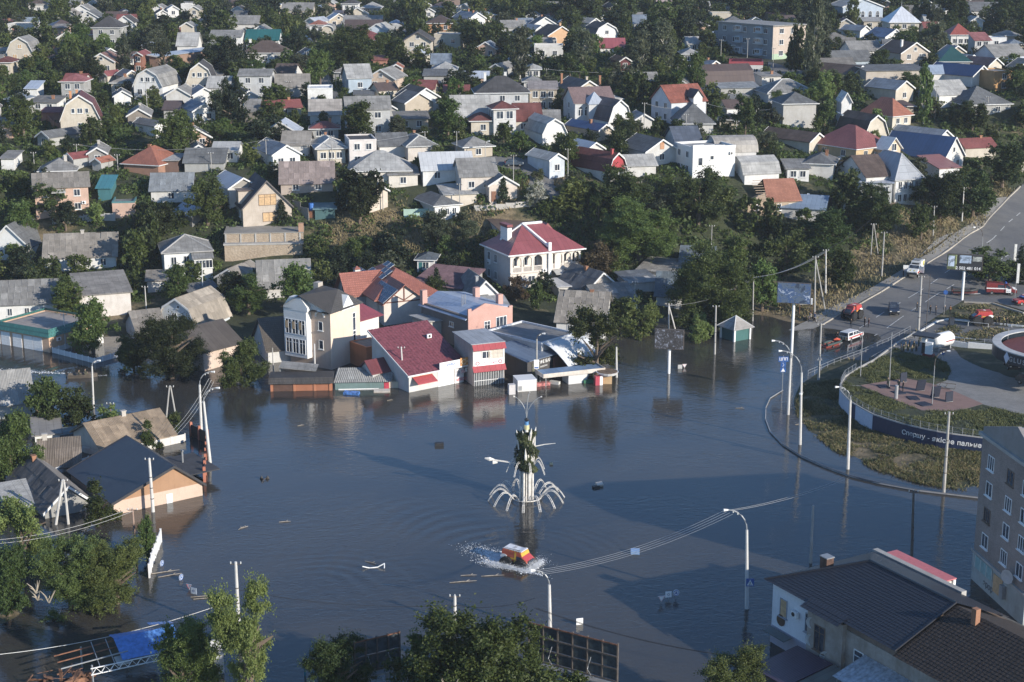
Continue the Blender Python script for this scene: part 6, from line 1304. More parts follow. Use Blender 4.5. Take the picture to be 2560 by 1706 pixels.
def tree(p,wm_,hm,kind_='broad',mi=1,label='',cat='tree',group=None,lod=None,name='tree',trunkmat=None,cbs=None):
 px=wm_*scl(p);lod=lod or('xl'if px>205 else 'near'if px>150 else 'mid'if px>62 else 'far')
 c=crowns(kind_,lod,mi);i=NTREE[0];NTREE[0]+=1
 rz=random. uniform(0,6.28);t=tH(name,label,cat,p,rz,group);cb={'broad':.16,'open':.14,'poplar':.08,'conifer':.06}[kind_]
 cb=cb if cbs is None or kind_=='poplar'else cbs;o=bpy. data. objects. new('crown',c[i%len(c)]);o. parent=t;o. location=(0,0,hm*cb);o. scale=(wm_/2,wm_/2*random. uniform(.88,1.1),hm*(1-cb));link(o)
 k=bpy. data. objects. new('trunk',TR[kind_][i%2]);k. parent=t;k. scale=(wm_/2,wm_/2,hm);link(k)
 if trunkmat:k. material_slots[0]. link='OBJECT';k. material_slots[0]. material=trunkmat
 TREES. append((p. x,p. y,wm_/2));return t
def PT(px,by,w_,h_,kind_,mi,label,cat='tree',**k):
 p=at(px,by,water=False);wet=p. z<.1
 if wet:p=at(px,by)
 s=scl(p);hm=h_/s/.95*1.04
 if wet:p. z-=hm*.10;hm*=1.12
 return tree(p,w_/s*(1.22 if by<1250 else 1.08),hm,kind_,mi,label,cat,cbs=.02,**k)
for a in[(235,884,105,118,'broad',1,'leafy tree inside the flooded white panel fence'),(430,948,175,138,'broad',0,'large round dark tree in the water, below the dark brown roofed building'),(335,925,95,80,'broad',0,'low spreading tree at the left of the large round dark tree in the water'),(603,965,128,108,'broad',1,'rounded bushy tree in the water left of the brick garage boxes'),(110,1064,115,112,'broad',0,'dark tree with a bare white post, right of the pale slate roof'),(198,1062,104,92,'broad',0,'dark flooded tree behind the leaning lamp pole beside the motorboat'),(275,1082,78,62,'broad',2,'small yellowish bush tree below a dark stub pole, in the flood'),(30,1205,135,165,'broad',1,'big bright green tree at the left edge beside the small brown slate house'),(375,1122,74,64,'open',1,'loose green tree overhanging the long tan slate roof'),(432,1092,54,56,'open',1,'small tree at the right end of the long tan slate roof'),(250,1308,128,98,'open',1,'sparse green tree in front of the orange board gable'),(60,1420,190,165,'open',2,'olive green tree with clear gaps at the left edge under the power lines'),(22,1540,150,175,'broad',0,'dark drooping tree on the muddy bank in the lower left corner'),(180,1522,225,158,'broad',2,'left half of the big olive thicket, with bare limbs, lower left'),(292,1510,200,150,'broad',2,'right part of the big olive thicket touching the leaning white fence'),(368,1400,60,95,'broad',1,'narrow green bush behind the top of the leaning white fence'),(458,1765,205,215,'broad',1,'deep green tree in the foreground beside the broken blue roof'),(622,1800,210,315,'open',2,'tall airy light green tree in the foreground, left of the dark bare billboard back'),(1190,1835,430,320,'broad',1,'largest tree of the foreground, with dead twigs, between two billboard backs'),(1065,1800,190,215,'open',1,'loose left neighbour of the largest foreground tree'),(1325,1810,150,190,'open',1,'loose right neighbour of the largest foreground tree, before the large billboard back'),(850,1775,200,165,'broad',0,'dark foreground tree below the smaller billboard back'),(1815,1800,230,165,'open',2,'light green treetop at the bottom edge left of the purple lean-to'),(1425,1790,120,105,'broad',1,'small treetop below the large billboard back'),(1490,938,155,160,'open',2,'bright tree with pale trunk in the flood behind the long white canopy'),(1790,806,230,178,'broad',1,'big willow like tree on the shore behind the teal pavilion'),(1905,778,100,112,'broad',1,'tree at the right flank of the big willow, by the sandy bank'),(1752,852,58,62,'broad',2,'small bright bush standing in the water left of the teal pavilion'),(1600,838,92,84,'broad',2,'shrubby light green tree behind the A frame pole on the shore'),(1548,820,70,70,'broad',1,'shrub at the right of the slate roof with tall sheets'),(745,792,112,118,'broad',1,'round walnut tree left of the terracotta solar house'),(622,786,132,92,'open',1,'wide thin tree left of the round walnut tree'),(578,770,90,84,'broad',0,'dark tree right of the white board gambrel cottage'),(657,722,50,54,'broad',0,'small round tree at the left end of the pale slate cottage'),(1085,772,92,72,'broad',1,'bushy tree behind the pale blue metal roof'),(1092,738,44,64,'conifer',4,'young spruce right of the terracotta solar house'),(1290,752,60,56,'broad',6,'rusty brown and green bush in front of the arcade villa'),(1340,775,36,78,'broad',1,'ivy like green column at the entrance of the arcade villa'),(900,560,122,128,'broad',0,'large dark walnut below the blue metal roof gable'),(520,562,112,98,'broad',1,'wide tree left of the boarded house terrace'),(385,612,112,100,'broad',0,'dark tree behind the white porch house'),(172,802,112,90,'broad',1,'fresh green tree behind the peach flood hall'),(448,757,74,84,'broad',1,'green tree in front of the white porch house'),(130,535,96,76,'broad',0,'tree in front of the pink two storey house'),(55,598,80,84,'broad',1,'tree above the cut white gable at the left edge'),(1600,648,205,140,'broad',1,'broad tree mass right of the arcade villa, on the bank'),(1490,690,100,78,'broad',6,'dark brownish tree behind the old dark slate cottage'),(1560,545,135,118,'broad',0,'dark round tree left of the roofless stone house'),(1745,562,150,125,'broad',0,'darkest wide tree in front of the roofless stone house'),(2190,592,135,118,'broad',0,'large tree below the grey hipped house above the road bank'),(2060,645,135,115,'broad',0,'tree mass below the blue metal roof beside the A frame pole'),(1962,694,115,115,'open',2,'feathery light tree left of the white pole at the roadside'),(2100,724,90,88,'broad',1,'round bush tree right of the white roadside pole'),(2302,600,62,82,'broad',1,'upright tree at the garage drive on the road bank'),(2350,548,125,112,'broad',0,'left dark tree beside the upper bend of the road'),(2432,545,115,112,'broad',0,'middle dark tree beside the upper bend of the road'),(2505,472,115,105,'broad',0,'highest dark tree beside the upper bend of the road'),(2474,708,120,84,'broad',0,'dark tree behind the red and white van'),(2548,706,56,84,'conifer',4,'pointed evergreen behind the banner poles at the right edge'),(1258,505,34,62,'conifer',4,'small spruce in front of the cream peach gable'),(705,556,40,52,'conifer',4,'young spruce beside the boarded house'),(2030,202,62,195,'poplar',3,'tall poplar right of the three storey flats'),(1988,190,50,112,'broad',0,'dark tree hiding the right corner of the three storey flats'),(2308,314,46,140,'poplar',1,'tall narrow green poplar right of the cream gable with blue grey roof'),(1300,198,68,118,'poplar',3,'white trunked poplar left of the white flat house with rounded top'),(1456,184,72,98,'poplar',3,'white trunked poplar below the peach arched window house'),(1602,190,62,102,'poplar',3,'pale poplar right of the dark maroon gable'),(1658,182,72,115,'poplar',3,'twin stemmed pale poplar, rightmost of the white trunk poplars'),(816,58,46,62,'poplar',3,'white trunked tree at the top left of the uphill street'),(580,199,68,95,'broad',4,'dense dark evergreen below the long white house'),(577,314,76,104,'broad',4,'broad dark evergreen in the left upper rows'),(440,388,104,90,'broad',1,'round green tree right of the timber gable house'),(308,192,58,98,'open',3,'grey green tree in front of the cream house with triple attic window'),(414,200,58,94,'open',3,'grey green tree at the end of the long bluish shed roof'),(888,180,128,106,'broad',1,'big round tree in front of the crimson hipped roof'),(1665,112,115,104,'broad',0,'very dark tall tree below the pinkish grey roof'),(1560,66,70,70,'broad',0,'dark tree right of the bright orange gable'),(1450,60,100,80,'broad',0,'dark wide tree near the top edge above the peach house'),(2390,70,90,80,'broad',0,'dark tree mass left of the bright red faceted roof'),(2510,75,100,80,'broad',0,'dark tree mass at the upper right corner'),(2130,50,60,60,'broad',0,'dark tree left of the pale blue classical building'),(895,355,96,90,'broad',1,'bushy tree in front of the grey two storey house'),(1120,345,82,86,'broad',1,'round tree left of the pale slate roof slope'),(1345,520,60,62,'broad',5,'white flowering tree by the bend of the street'),(1345,455,30,30,'broad',5,'small white flowering bush right of the street bend'),(405,430,24,26,'broad',5,'white flowering bush left of the brown garage'),(1048,428,36,30,'broad',2,'clipped round bush above the long pale hipped roof'),(1420,412,70,72,'broad',1,'tree hiding the corner of the sagging pale slate house'),(1560,345,60,60,'broad',2,'bright tree in front of the white gambrel with dark mansard'),(180,160,60,70,'broad',1,'green tree right of the cream gambrel house'),(215,330,66,50,'broad',1,'tree in front of the big cream mansard house'),(60,345,80,90,'broad',1,'leafy tree left of the dark slate cottage'),(2430,330,90,70,'broad',0,'tree below the wide charcoal roof at the right')]:
 t_=PT(*a)
 if 'dead twigs'in a[6]or 'bare limbs'in a[6]:
  cr_=t_. children[0];sx_=cr_. scale
  for q in rn(2 if 'dead'in a[6]else 3):
   m=MB();b0=Vc((random. uniform(-.5,.4)*sx_. x,-sx_. y*random. uniform(.75,.95),sx_. z*random. uniform(.45,.7)))
   for z in rn(6):
    e=Vc((random. uniform(-1,1)*.16*sx_. x,-random. uniform(.0,.12)*sx_. y,random. uniform(.0,.2)*sx_. z));m. tube([b0,b0+e*.5+Vc((.05,0,.1)),b0+e],[.09,.06,.02],4)
   m. obj('dead_branch',flat((.42,.36,.28),.9,0,.2,'dead_wood'),t_,Mx. Rotation(-t_. rotation_euler. z,4,'Z')@Vc((0,0,0)),-t_. rotation_euler. z)
import re
cuts=re. compile(r'(, | right of| left of| in front of| below| above| behind| beside| near | between| cut by| by the| among| at the| on the| running| joined)')
heads={}
for i,hh_ in enumerate(HOUSES):
 hd=cuts. split(hh_[0])[0];heads. setdefault(hd,[]). append(i)
SHORT={v[0]:k for k,v in heads. items()if len(v)==1 and 3<=len(k. split())<=9}
HC=np. array([[h[1]. x,h[1]. y]for h in HOUSES]);HR=np. array([h[2]for h in HOUSES]);HF=[h[3]for h in HOUSES];HD=np. array([proj(h[1])[2]for h in HOUSES])
ROADPOLY=[at(*q,water=False)for q in RL]+[at(*q,water=False)for q in RR[::-1]]
def inpoly(x,y,P):
 c=False;n=len(P)
 for i in rn(n):
  a,b=P[i],P[i-1]
  if(a. y>y)!=(b. y>y)and x<(b. x-a. x)*(y-a. y)/(b. y-a. y)+a. x:c=not c
 return c
SPOLY=[[at(*q,water=False)for q in l]+[at(*q,water=False)for q in r[::-1]]for l,r in STREETS]+[ROADPOLY,[at(*q,water=False)for q in[(1905,800),(1940,715),(2060,660),(2200,640),(2330,560),(2500,470),(2640,400),(2900,420),(2900,1300),(2000,1300),(1900,1000)]]]
def gzv(x,y):
 i=np. clip(np. searchsorted(GRX,x)-1,0,len(GRX)-2);j=np. clip(np. searchsorted(GRY,y)-1,0,len(GRY)-2)
 a=np. clip((x-GRX[i])/(GRX[i+1]-GRX[i]),0,1);b=np. clip((y-GRY[j])/(GRY[j+1]-GRY[j]),0,1)
 return GRZ[j,i]*(1-a)*(1-b)+GRZ[j,i+1]*a*(1-b)+GRZ[j+1,i]*(1-a)*b+GRZ[j+1,i+1]*a*b
def foot_free(x,y,mg):
 d=np. hypot(HC[:,0]-x,HC[:,1]-y)
 for i in np. where(d<30)[0]:
  rz,a,b=HF[i];dx,dy=x-HC[i,0],y-HC[i,1];u=dx*ma. cos(rz)+dy*ma. sin(rz);v=-dx*ma. sin(rz)+dy*ma. cos(rz)
  if abs(u)<a+mg and abs(v)<b+mg:return False
 return True
def view_free(p,wm_,hm,lim=.13):
 X,Y,d=proj(p);s=FPX/d;x0,x1,y0,y1=X-wm_*s/2,X+wm_*s/2,Y-hm*s,Y
 ox=np. minimum(x1,HR[:,1])-np. maximum(x0,HR[:,0]);oy=np. minimum(y1,HR[:,3])-np. maximum(y0,HR[:,2])
 m=(ox>0)&(oy>0)&(HD>d-2)
 if not m. any():return True
 fr=ox[m]*oy[m]/((HR[m,1]-HR[m,0])*(HR[m,3]-HR[m,2]));return fr. max()<lim
ADJ=[('dark','broad',0),('green','broad',1),('light green','broad',2),('dark','broad',0),('green','broad',1),('loose','open',1),('dull green','broad',3),('evergreen','broad',4)]
used={}
def auto_label(x,y,sx,sy,adj,hm):
 d=np. hypot(HC[:,0]-x,HC[:,1]-y);o=np. argsort(d)[:14]
 sz='tall 'if hm>8.5 else 'small 'if hm<5.2 else ''
 noun='bush tree'if hm<3.8 else 'tree'
 for i in o:
  if i not in SHORT:continue
  X,Y,_=proj(HOUSES[i][1]);hw=(HR[i,1]-HR[i,0])/2
  if abs(sx-X)>hw:rel='right of'if sx>X else 'left of'
  else:rel='behind'if y>HC[i,1]else 'in front of'
  for z in(sz,''):
   l=f'{z}{adj} {noun} {rel} the {SHORT[i]}'
   if l not in used and len(l. split())<=16:used[l]=1;return l
 return None
WALLC=[('white',WH),('cream',CR),('grey',GY),('pale',W),('beige',BG),('peach',PK)];ROOFC=[('grey slate',SL,'slate'),('pale slate',SLL,'slate'),('dark slate',SLD,'slate'),('mossy slate',(.19,.18,.165),'slate'),('brown',BR,'metal'),('warm grey',SLW,'slate'),('dull red',(.24,.08,.07),'tile'),('silver metal',ML,'metal'),('blue grey',BGY,'slate')]
ni=0;tr_=0;IN=[]
while tr_<5000 and ni<160:
 tr_+=1;Y=300*(690/300)**(rng. random()**.75);X=rng. uniform(-.335,.335)*Y;z=float(gzv(np. array([X]),np. array([Y]))[0])
 if z<1.2:continue
 w0=rng. uniform(4,8);d0=rng. uniform(4,7);h0=rng. uniform(2.0,2.8);p=Vc((X,Y+d0/2,z))
 if not foot_free(X,Y+d0/2,max(w0,d0)*.55):continue
 if any(inpoly(X,Y,P)for P in SPOLY):continue
 _s=proj(p)
 if 530<_s[1]<690 and(690<_s[0]<1190 or 1370<_s[0]<1900):continue
 if not view_free(Vc((X,Y,z)),w0*1.2,h0+2.4,.16):continue
 if any((X-a)**2+(Y+d0/2-b)**2<(r*.6+w0*.5)**2 for a,b,r in TREES):continue
 if any((X-a)**2+(Y-b)**2<(w0*.5+c*.5+1.5)**2 for a,b,c in IN):continue
 sx,sy,dd=proj(Vc((X,Y,z+h0)))
 if sy<4:continue
 wc_=WALLC[rng. integers(len(WALLC))];rc=ROOFC[rng. integers(len(ROOFC))];ty=['gable','gable','gable','hip','shed'][rng. integers(5)];ax='xy'[rng. integers(2)]if ty=='gable'else 'x'
 kd='shed'if ty=='shed'or w0<6 else 'cottage';lab=None
 for i in np. argsort(np. hypot(HC[:,0]-X,HC[:,1]-Y))[:12]:
  if i not in SHORT:continue
  Xh,Yh,_=proj(HOUSES[i][1]);hw=(HR[i,1]-HR[i,0])/2;rel='right of'if sx-Xh>hw else 'left of'if Xh-sx>hw else 'behind'if Y>HC[i,1]else 'in front of'
  l=f"small {wc_[0]} {kd} with {rc[0]} roof {rel} the {SHORT[i]}"
  if l not in used and len(l. split())<=16:used[l]=1;lab=l;break
 if not lab:continue
 H(lab,sx,sy,w0*FPX/dd,d0,h0,ty,ax,wc_[1],rc[1],rot=rng. uniform(-12,35),rs=rc[2],win=(int(rng. integers(0,3)),0,0),cat=kd,name=kd,group='small houses and sheds among the gardens',gw=int(rng. integers(2)),chim=bk()if rng. random()<.25 else());IN. append((X,Y,w0));ni+=1
HC=np. array([[h[1]. x,h[1]. y]for h in HOUSES]);HF=[h[3]for h in HOUSES]
dryg=lambda X,Y:mdry(X,Y)<rng. uniform(.15,.6,len(X))
DP_=[(at(px,py,water=False),rp,a)for px,py,rp,a in DRY]
def mdry(X,Y):
 D=np. zeros(len(X))
 for p,rp,a in DP_:
  rr=rp/scl(p);D=np. maximum(D,a*np. exp(-(((X-p. x)/rr)**2+((Y-p. y)/(rr*2.2))**2)))
 return D
n_auto=0;STUFF_T=[];tries=0;LIM=300-NTREE[0]
while tries<20000 and(n_auto<LIM or len(STUFF_T)<1100):
 tries+=1
 Y=285*(700/285)**rng. random()if tries<8000 else rng. uniform(430,760);X=rng. uniform(-.345,.345)*Y
 z=float(gzv(np. array([X]),np. array([Y]))[0])
 if z<.5:continue
 big=rng. random();hm=rng. uniform(3.2,6.5)if big<.6 else rng. uniform(6,10.5)if big<.95 else rng. uniform(10,14)
 if mdry(np. array([X]),np. array([Y]))[0]>.3 and Y<345:continue
 wm_=hm*rng. uniform(.8,1.25)if hm<9 else hm*rng. uniform(.6,.9);p=Vc((X,Y,z-.1))
 if not foot_free(X,Y,wm_*.22):continue
 if any(inpoly(X,Y,P)for P in SPOLY):continue
 if any((X-a)**2+(Y-b)**2<((r+wm_/2)*.54)**2 for a,b,r in TREES):continue
 if not view_free(p,wm_*.9,hm,(.24 if Y<400 else .34)):continue
 sx,sy,d=proj(p);
 if sy<-25:continue
 a=ADJ[rng. integers(len(ADJ))]
 if n_auto<LIM and d<470:
  l=auto_label(X,Y,sx,sy,a[0],hm)
  if l is None:continue
  tree(p,wm_,hm,a[1],a[2],l,group='trees among the hillside houses');n_auto+=1
 elif len(STUFF_T)<1100:STUFF_T. append((p,wm_,hm,a));TREES. append((X,Y,wm_/2))
def merge_np(items,name,kind_name='stuff'):
 by={}
 for p,wm_,hm,a in items:by. setdefault(a[2],[]). append((p,wm_,hm,a))
 VS=[];MI=[];mats=[]
 for k,(mi,lst)in enumerate(by. items()):
  mats. append(LEAF[mi])
  for p,wm_,hm,a in lst:
   me=crowns(a[1],'far',mi)[rng. integers(3)];n=len(me. vertices);v=np. empty(n*3,np. float32);me. vertices. foreach_get('co',v);v=v. reshape(-1,4,3)[::2 if hm<7 else 1]
   v=v. reshape(-1,3)*np. array([wm_/2*1.06,wm_/2*1.06,hm*.9]);t=rng. uniform(0,6.28);c,s=ma. cos(t),ma. sin(t);v=np. stack([v[:,0]*c-v[:,1]*s,v[:,0]*s+v[:,1]*c,v[:,2]],1)+np. array([p. x,p. y,p. z+hm*.1]);VS. append(v);MI+=[k]*(len(v)//4)
 V=np. concatenate(VS);me=np_mesh(name,V,np. arange(len(V)). reshape(-1,4),mats[0])
 for m in mats[1:]:me. materials. append(m)
 me. polygons. foreach_set('material_index',np. array(MI,np. int32));o=mO(name,me);return kind(o,kind_name)
tag(merge_np(STUFF_T,'far_trees'),'dark mass of small far trees between the hillside houses','trees')
def bushes(N,ylo,yhi,smin,smax,mi,nq,size,name,label,region=None,keep=None):
 Y=ylo*(yhi/ylo)**rng. random(N);X=rng. uniform(-.345,.345,N)*Y;z=gzv(X,Y);ok=z>.35
 X,Y,z=X[ok],Y[ok],z[ok];ok=np. ones(len(X),bool)
 for(rz,a,b),(cx,cy)in zip(HF,HC):
  dx,dy=X-cx,Y-cy;u=dx*ma. cos(rz)+dy*ma. sin(rz);v=-dx*ma. sin(rz)+dy*ma. cos(rz);ok&=~((abs(u)<a+.2)&(abs(v)<b+.3))
 for P in SPOLY:
  xs=[q. x for q in P];ys=[q. y for q in P];idx=np. where((X>min(xs))&(X<max(xs))&(Y>min(ys))&(Y<max(ys))&ok)[0]
  for i in idx:
   if inpoly(X[i],Y[i],P):ok[i]=False
 if keep is not None:ok&=keep(X,Y)
 X,Y,z=X[ok],Y[ok],z[ok];n=len(X);S=rng. uniform(smin,smax,n)*rng. uniform(.7,1.3,n)
 d=rng. normal(size=(n,nq,3));d[...,2]=np. abs(d[...,2]);d/=np. linalg. norm(d,axis=2,keepdims=True)
 C=d*rng. uniform(.55,1.05,(n,nq,1))*S[:,None,None]*np. array([1.25,1.25,.95]);C+=np. stack([X,Y,z-.15],1)[:,None,:]
 N_=d+rng. normal(size=d. shape)*.7;C=C. reshape(-1,3);N_=N_. reshape(-1,3)
 V=quads(C,N_,size*np. repeat(S,nq)**.5,rng);o=kind(mO(name,np_mesh(name,V,np. arange(len(V)). reshape(-1,4),LEAF[mi])),'stuff');return o
bushes(7600,287,470,.7,1.7,0,46,.27,'undergrowth','',keep=dryg)
bushes(3600,287,470,.6,1.5,1,44,.25,'hedges','',keep=dryg)
bushes(1100,287,470,.5,1.2,2,40,.22,'shrubbery','',keep=dryg)
bushes(4800,440,760,1.1,2.8,0,34,.42,'far_undergrowth','',keep=dryg)
print('trees',NTREE[0],'auto',n_auto,'stuff',len(STUFF_T),'tries',tries)
INS=flat((.6,.6,.58),.3,0,.05,'porcelain');IRON=flat((.10,.085,.075),.7,.2,.2,'iron');WOOD=flat((.16,.12,.09),.85,0,.25,'pole_wood')
POLET={}
def solve_h(p,ty):
 lo,hi=.3,40.
 for _ in rn(30):
  m=(lo+hi)/2
  if proj(p+Vc((0,0,m)))[1]>ty:lo=m
  else:hi=m
 return lo
def pole(label,px,by,ty,tx=None,mat=None,r=.16,kind_='plain',arm=0,lamp=False,key=None,white=False,cat='utility pole',z=None,name='utility_pole',group=None):
 p=at(px,by)if z is None else z;h=solve_h(p,ty);top=p+Vc((0,0,h));s=scl(top)
 if tx is not None:top. x+=(tx-proj(top)[0])/s
 t=tH(name,label,cat,p,0,group);d=top-p;mt=mat or(CONCW if white else CONC)
 m=MB()
 if kind_=='aframe':
  m. tube([Vc((-.9,0,-1.5)),d+Vc((-.08,0,0))],[r*1.0,r*.75],6);m. obj('leg',mt,t);TB(([Vc((.9,.2,-1.5)),d+Vc((.08,0,0))],[r*1.0,r*.75],6,),'leg',mt,t)
 elif kind_=='brace':
  m. tube([Vc((0,0,-1.5)),d],[r*1.2,r*.75],7);m. obj('shaft',mt,t);TB(([Vc((arm,.3,-1.5)),d*.96],[r*.9,r*.7],6,),'brace',mt,t);arm=0
 else:
  m. tube([Vc((0,0,-2)),d],[r*1.25,r*.75],8);m. obj('shaft',mt,t)
 m=MB();e=d*.0
 if kind_ in('plain','aframe','brace','lamp')and not lamp:
  m. box(-.55,.55,-.05,.05,-.04,.04);cb=m. obj('crossarm',IRON,t,d*.97)
  for x in(-.5,0,.5):q=MB();q. cyl((x,0),.06,.04,.26,6);q. obj('insulator',INS,cb)
 if lamp or arm:
  a=arm or 1.5;q=MB();H0=d. normalized();R0=d
  n=7;pts=[R0-H0*.6]+[R0+Vc((a*(1-ma. cos(t_)),0,abs(a)*1.1*ma. sin(t_)))for t_ in np. linspace(0,ma. pi/2,n)]
  q. tube(pts,[r*.7]+[.075]*n,6);ao=q. obj('arm',IRON if not white else STEEL,t);e=pts[-1]
  q=MB();q. tube([e,e+Vc((.5 if a>0 else-.5,-.1,.02))],[.09,.16],6);q. obj('lamp_head',WT,ao)
  for k in(0,1):q=MB();q. cyl((0,0),.07,-.12,.12,6);q. obj('insulator',INS,ao,pts[-2-k]+Vc((0,0,-.1)))
 if r>.14 and kind_=='plain':
  for f in(.25,.45,.65):q=MB();rr=r*1.25*(1-f)+r*.75*f+.012;q. tube([d*f-Vc((0,0,.05)),d*f+Vc((0,0,.05))],rr,8);q. obj('band',IRON,t)
 POLET[key or label]=p+(e if(lamp or arm)else d);return t
G1='white concrete street poles standing in the flood'
pole('tall white pole with curved iron arm, left of its leaning twin, in the flood',503,1085,962,499,kind_='lamp',arm=1.7,lamp=True,key='P1',white=True,r=.2)
pole('leaning white pole with curved iron arm at the red piered fence',527,1157,1004,509,kind_='lamp',arm=1.7,lamp=True,key='P2',white=True,r=.2)
pole('grey A frame pole behind the tan slate roof in the flood',427,1046,966,425,kind_='aframe',key='P3',r=.13)
pole('lamp pole with a back turned road sign beside the motorboat',233,1020,916,230,kind_='lamp',arm=.8,lamp=True,key='P4',white=True,r=.14)
pole('bare white post stub among the flooded dark trees, left edge',116,1028,983,112,kind_='stub',r=.13,white=True)
pole('dark wooden pole stub rising from the small yellowish bush',277,1034,1010,kind_='plain',r=.12,mat=WOOD)
pole('white A frame pole in front of the black slate slope, left edge',152,1312,1200,158,kind_='aframe',key='P7',r=.17,white=True)
pole('white pole with iron tip in front of the orange board gable',383,1280,1146,373,key='P8',white=True,r=.2)
pole('rusty stained pole carrying wires beside the leaning white fence',342,1396,1272,331,key='P9',r=.14,mat=wM((.38,.27,.22),.8))
pole('plain white pole behind the airy foreground tree',598,1590,1405,589,kind_='plain',key='P10',white=True,r=.19)
pole('white pole with broken iron tip behind the largest foreground tree',1137,1560,1490,1137,kind_='plain',key='P11',white=True,r=.19)
pole('foreground lamp pole with curved arm right of the amphibious truck',1376,1585,1462,1373,kind_='lamp',arm=-1.4,lamp=True,key='P12',white=True,r=.2)
pole('lamp pole with pedestrian sign in the shaded water',1869,1522,1325,1867,kind_='lamp',arm=-2.0,lamp=True,key='P13',white=True,r=.19)
pole('short grey pole in the shaded water above the flue chimney',2027,1408,1264,2033,kind_='stub',key='P14',r=.16)
pole('dark stained pole with a blue sign left of the tall brick flats',2281,1392,1226,2284,key='P15',r=.16,mat=wM((.16,.14,.12),.8))
pole('white lamp pole with curved arm, left one of the pair by the kerb railing',1970,1037,896,1977,kind_='lamp',arm=-2.4,lamp=True,white=True,r=.19)
pole('white lamp pole with curved arm and camera dome, right one of the pair',2001,1112,932,2004,kind_='lamp',arm=-2.8,lamp=True,white=True,r=.19)
pole('white pole with rusty curved top in front of the white wall panels',2120,1173,1000,2126,kind_='lamp',arm=-1.6,lamp=True,white=True,r=.2)
pole('grey pole with iron tip before the wall lettering',2359,1232,1030,2373,key='PD',r=.2,white=False)
pole('grey pole with red iron tip and triangle sign near the white pickup',2046,950,809,2053,key='PE',r=.18)
pole('thin station lamp post nearest the pickup, at the lawn edge',2150,962,828,2157,kind_='stub',r=.07,mat=STEEL,cat='lamp post',name='lamp_post')
pole('thin station lamp post at the brick plaza, in the middle of three',2222,990,832,2230,kind_='stub',r=.07,mat=STEEL,cat='lamp post',name='lamp_post')
pole('station lamp post with two arms, at the lower edge of the brick plaza',2329,1032,907,2337,kind_='lamp',arm=1.6,lamp=True,r=.07,mat=STEEL,cat='lamp post',name='lamp_post')
pole('big grey roadside pole with white painted foot and rusty tip',2296,828,690,2304,r=.2,key='PI')
pole('thin dark mast behind the black roofed gas kiosk',2313,836,686,2326,kind_='stub',r=.06,mat=IRON)
pole('white roadside pole right of the round bush tree',2065,736,624,2065,key='PA',white=True,r=.15)
pole('tall iron pole with strut behind the torn billboard',2037,785,640,2039,kind_='brace',arm=2.4,mat=CONC,r=.15)
pole('A frame pole on the bank below the blue metal roof',2188,636,560,2184,kind_='aframe',r=.12)
pole('concrete pole on the bank above the white rescue truck',2204,690,580,2211,r=.16)
pole('concrete pole by the garage drive pavement',2333,590,516,2336,r=.14)
pole('white concrete pole before the dark trees of the road bend',2405,554,469,2410,r=.14,white=True)
pole('curved steel street lamp beyond the dark billboard',2456,629,590,2457,kind_='lamp',arm=-1.6,lamp=True,r=.09,mat=STEEL,cat='street lamp',name='street_lamp')
pole('tall grey pole at the shore beside the big willow',1882,803,690,1884,key='PB',r=.13)
pole('white footed pole in the water left of the teal pavilion',1787,886,764,1790,key='PC2',r=.16)
pole('pole with slanting brace on the shore behind the dark billboard',1672,826,760,1672,kind_='brace',arm=1.6,key='PC',white=True,r=.14)
pole('plain pole in front of the sagging slate roof cottages',1587,784,705,1588,r=.11)
pole('white pole behind the bright flooded tree, right of the planter',1542,944,868,1541,kind_='stub',r=.17,white=True)
pole('pole with iron lamp bracket and white notice before the dark cafe',1341,955,848,1342,kind_='lamp',arm=.8,lamp=True,r=.15)
pole('white pole in front of the maroon market roof',1010,968,868,1003,r=.14,white=True,key='PM')
pole('white pole at the edge of the peach tower bays',787,945,860,786,kind_='stub',r=.15,white=True)
pole('slim pole in front of the old dark tile roof',684,942,870,681,kind_='stub',r=.1)
pole('short pole at the flooded dark brown building',554,890,842,551,r=.1,mat=WOOD)
pole('white pole in front of the long shore building wing',366,774,717,362,r=.1,white=True)
pole('white pole on the corner of the peach flood hall',163,870,785,159,r=.11,white=True)
pole('tall pole in front of the white porch house',506,752,655,505,r=.11,white=True)
pole('tall pole between the blue gable and the white cottage',958,528,466,956,r=.1)
pole('pole left of the cream peach gable house',1149,534,460,1149,r=.1)
pole('braced pole with lamp at the street bend',1425,516,452,1425,kind_='brace',arm=-1.7,r=.11)
pole('pole behind the big bank trees right of the street bend',1597,508,455,1598,r=.1)
pole('pole with lamp bulb on the wooded bank',1778,617,565,1780,r=.1)
pole('pole right of the pale metal roof at the street',1213,410,360,1213,kind_='lamp',arm=.5,lamp=True,r=.09)
pole('pole left of the sagging pale slate house',1283,480,388,1284,r=.09)
pole('pole beside the scarlet gable',1420,445,373,1420,r=.09)
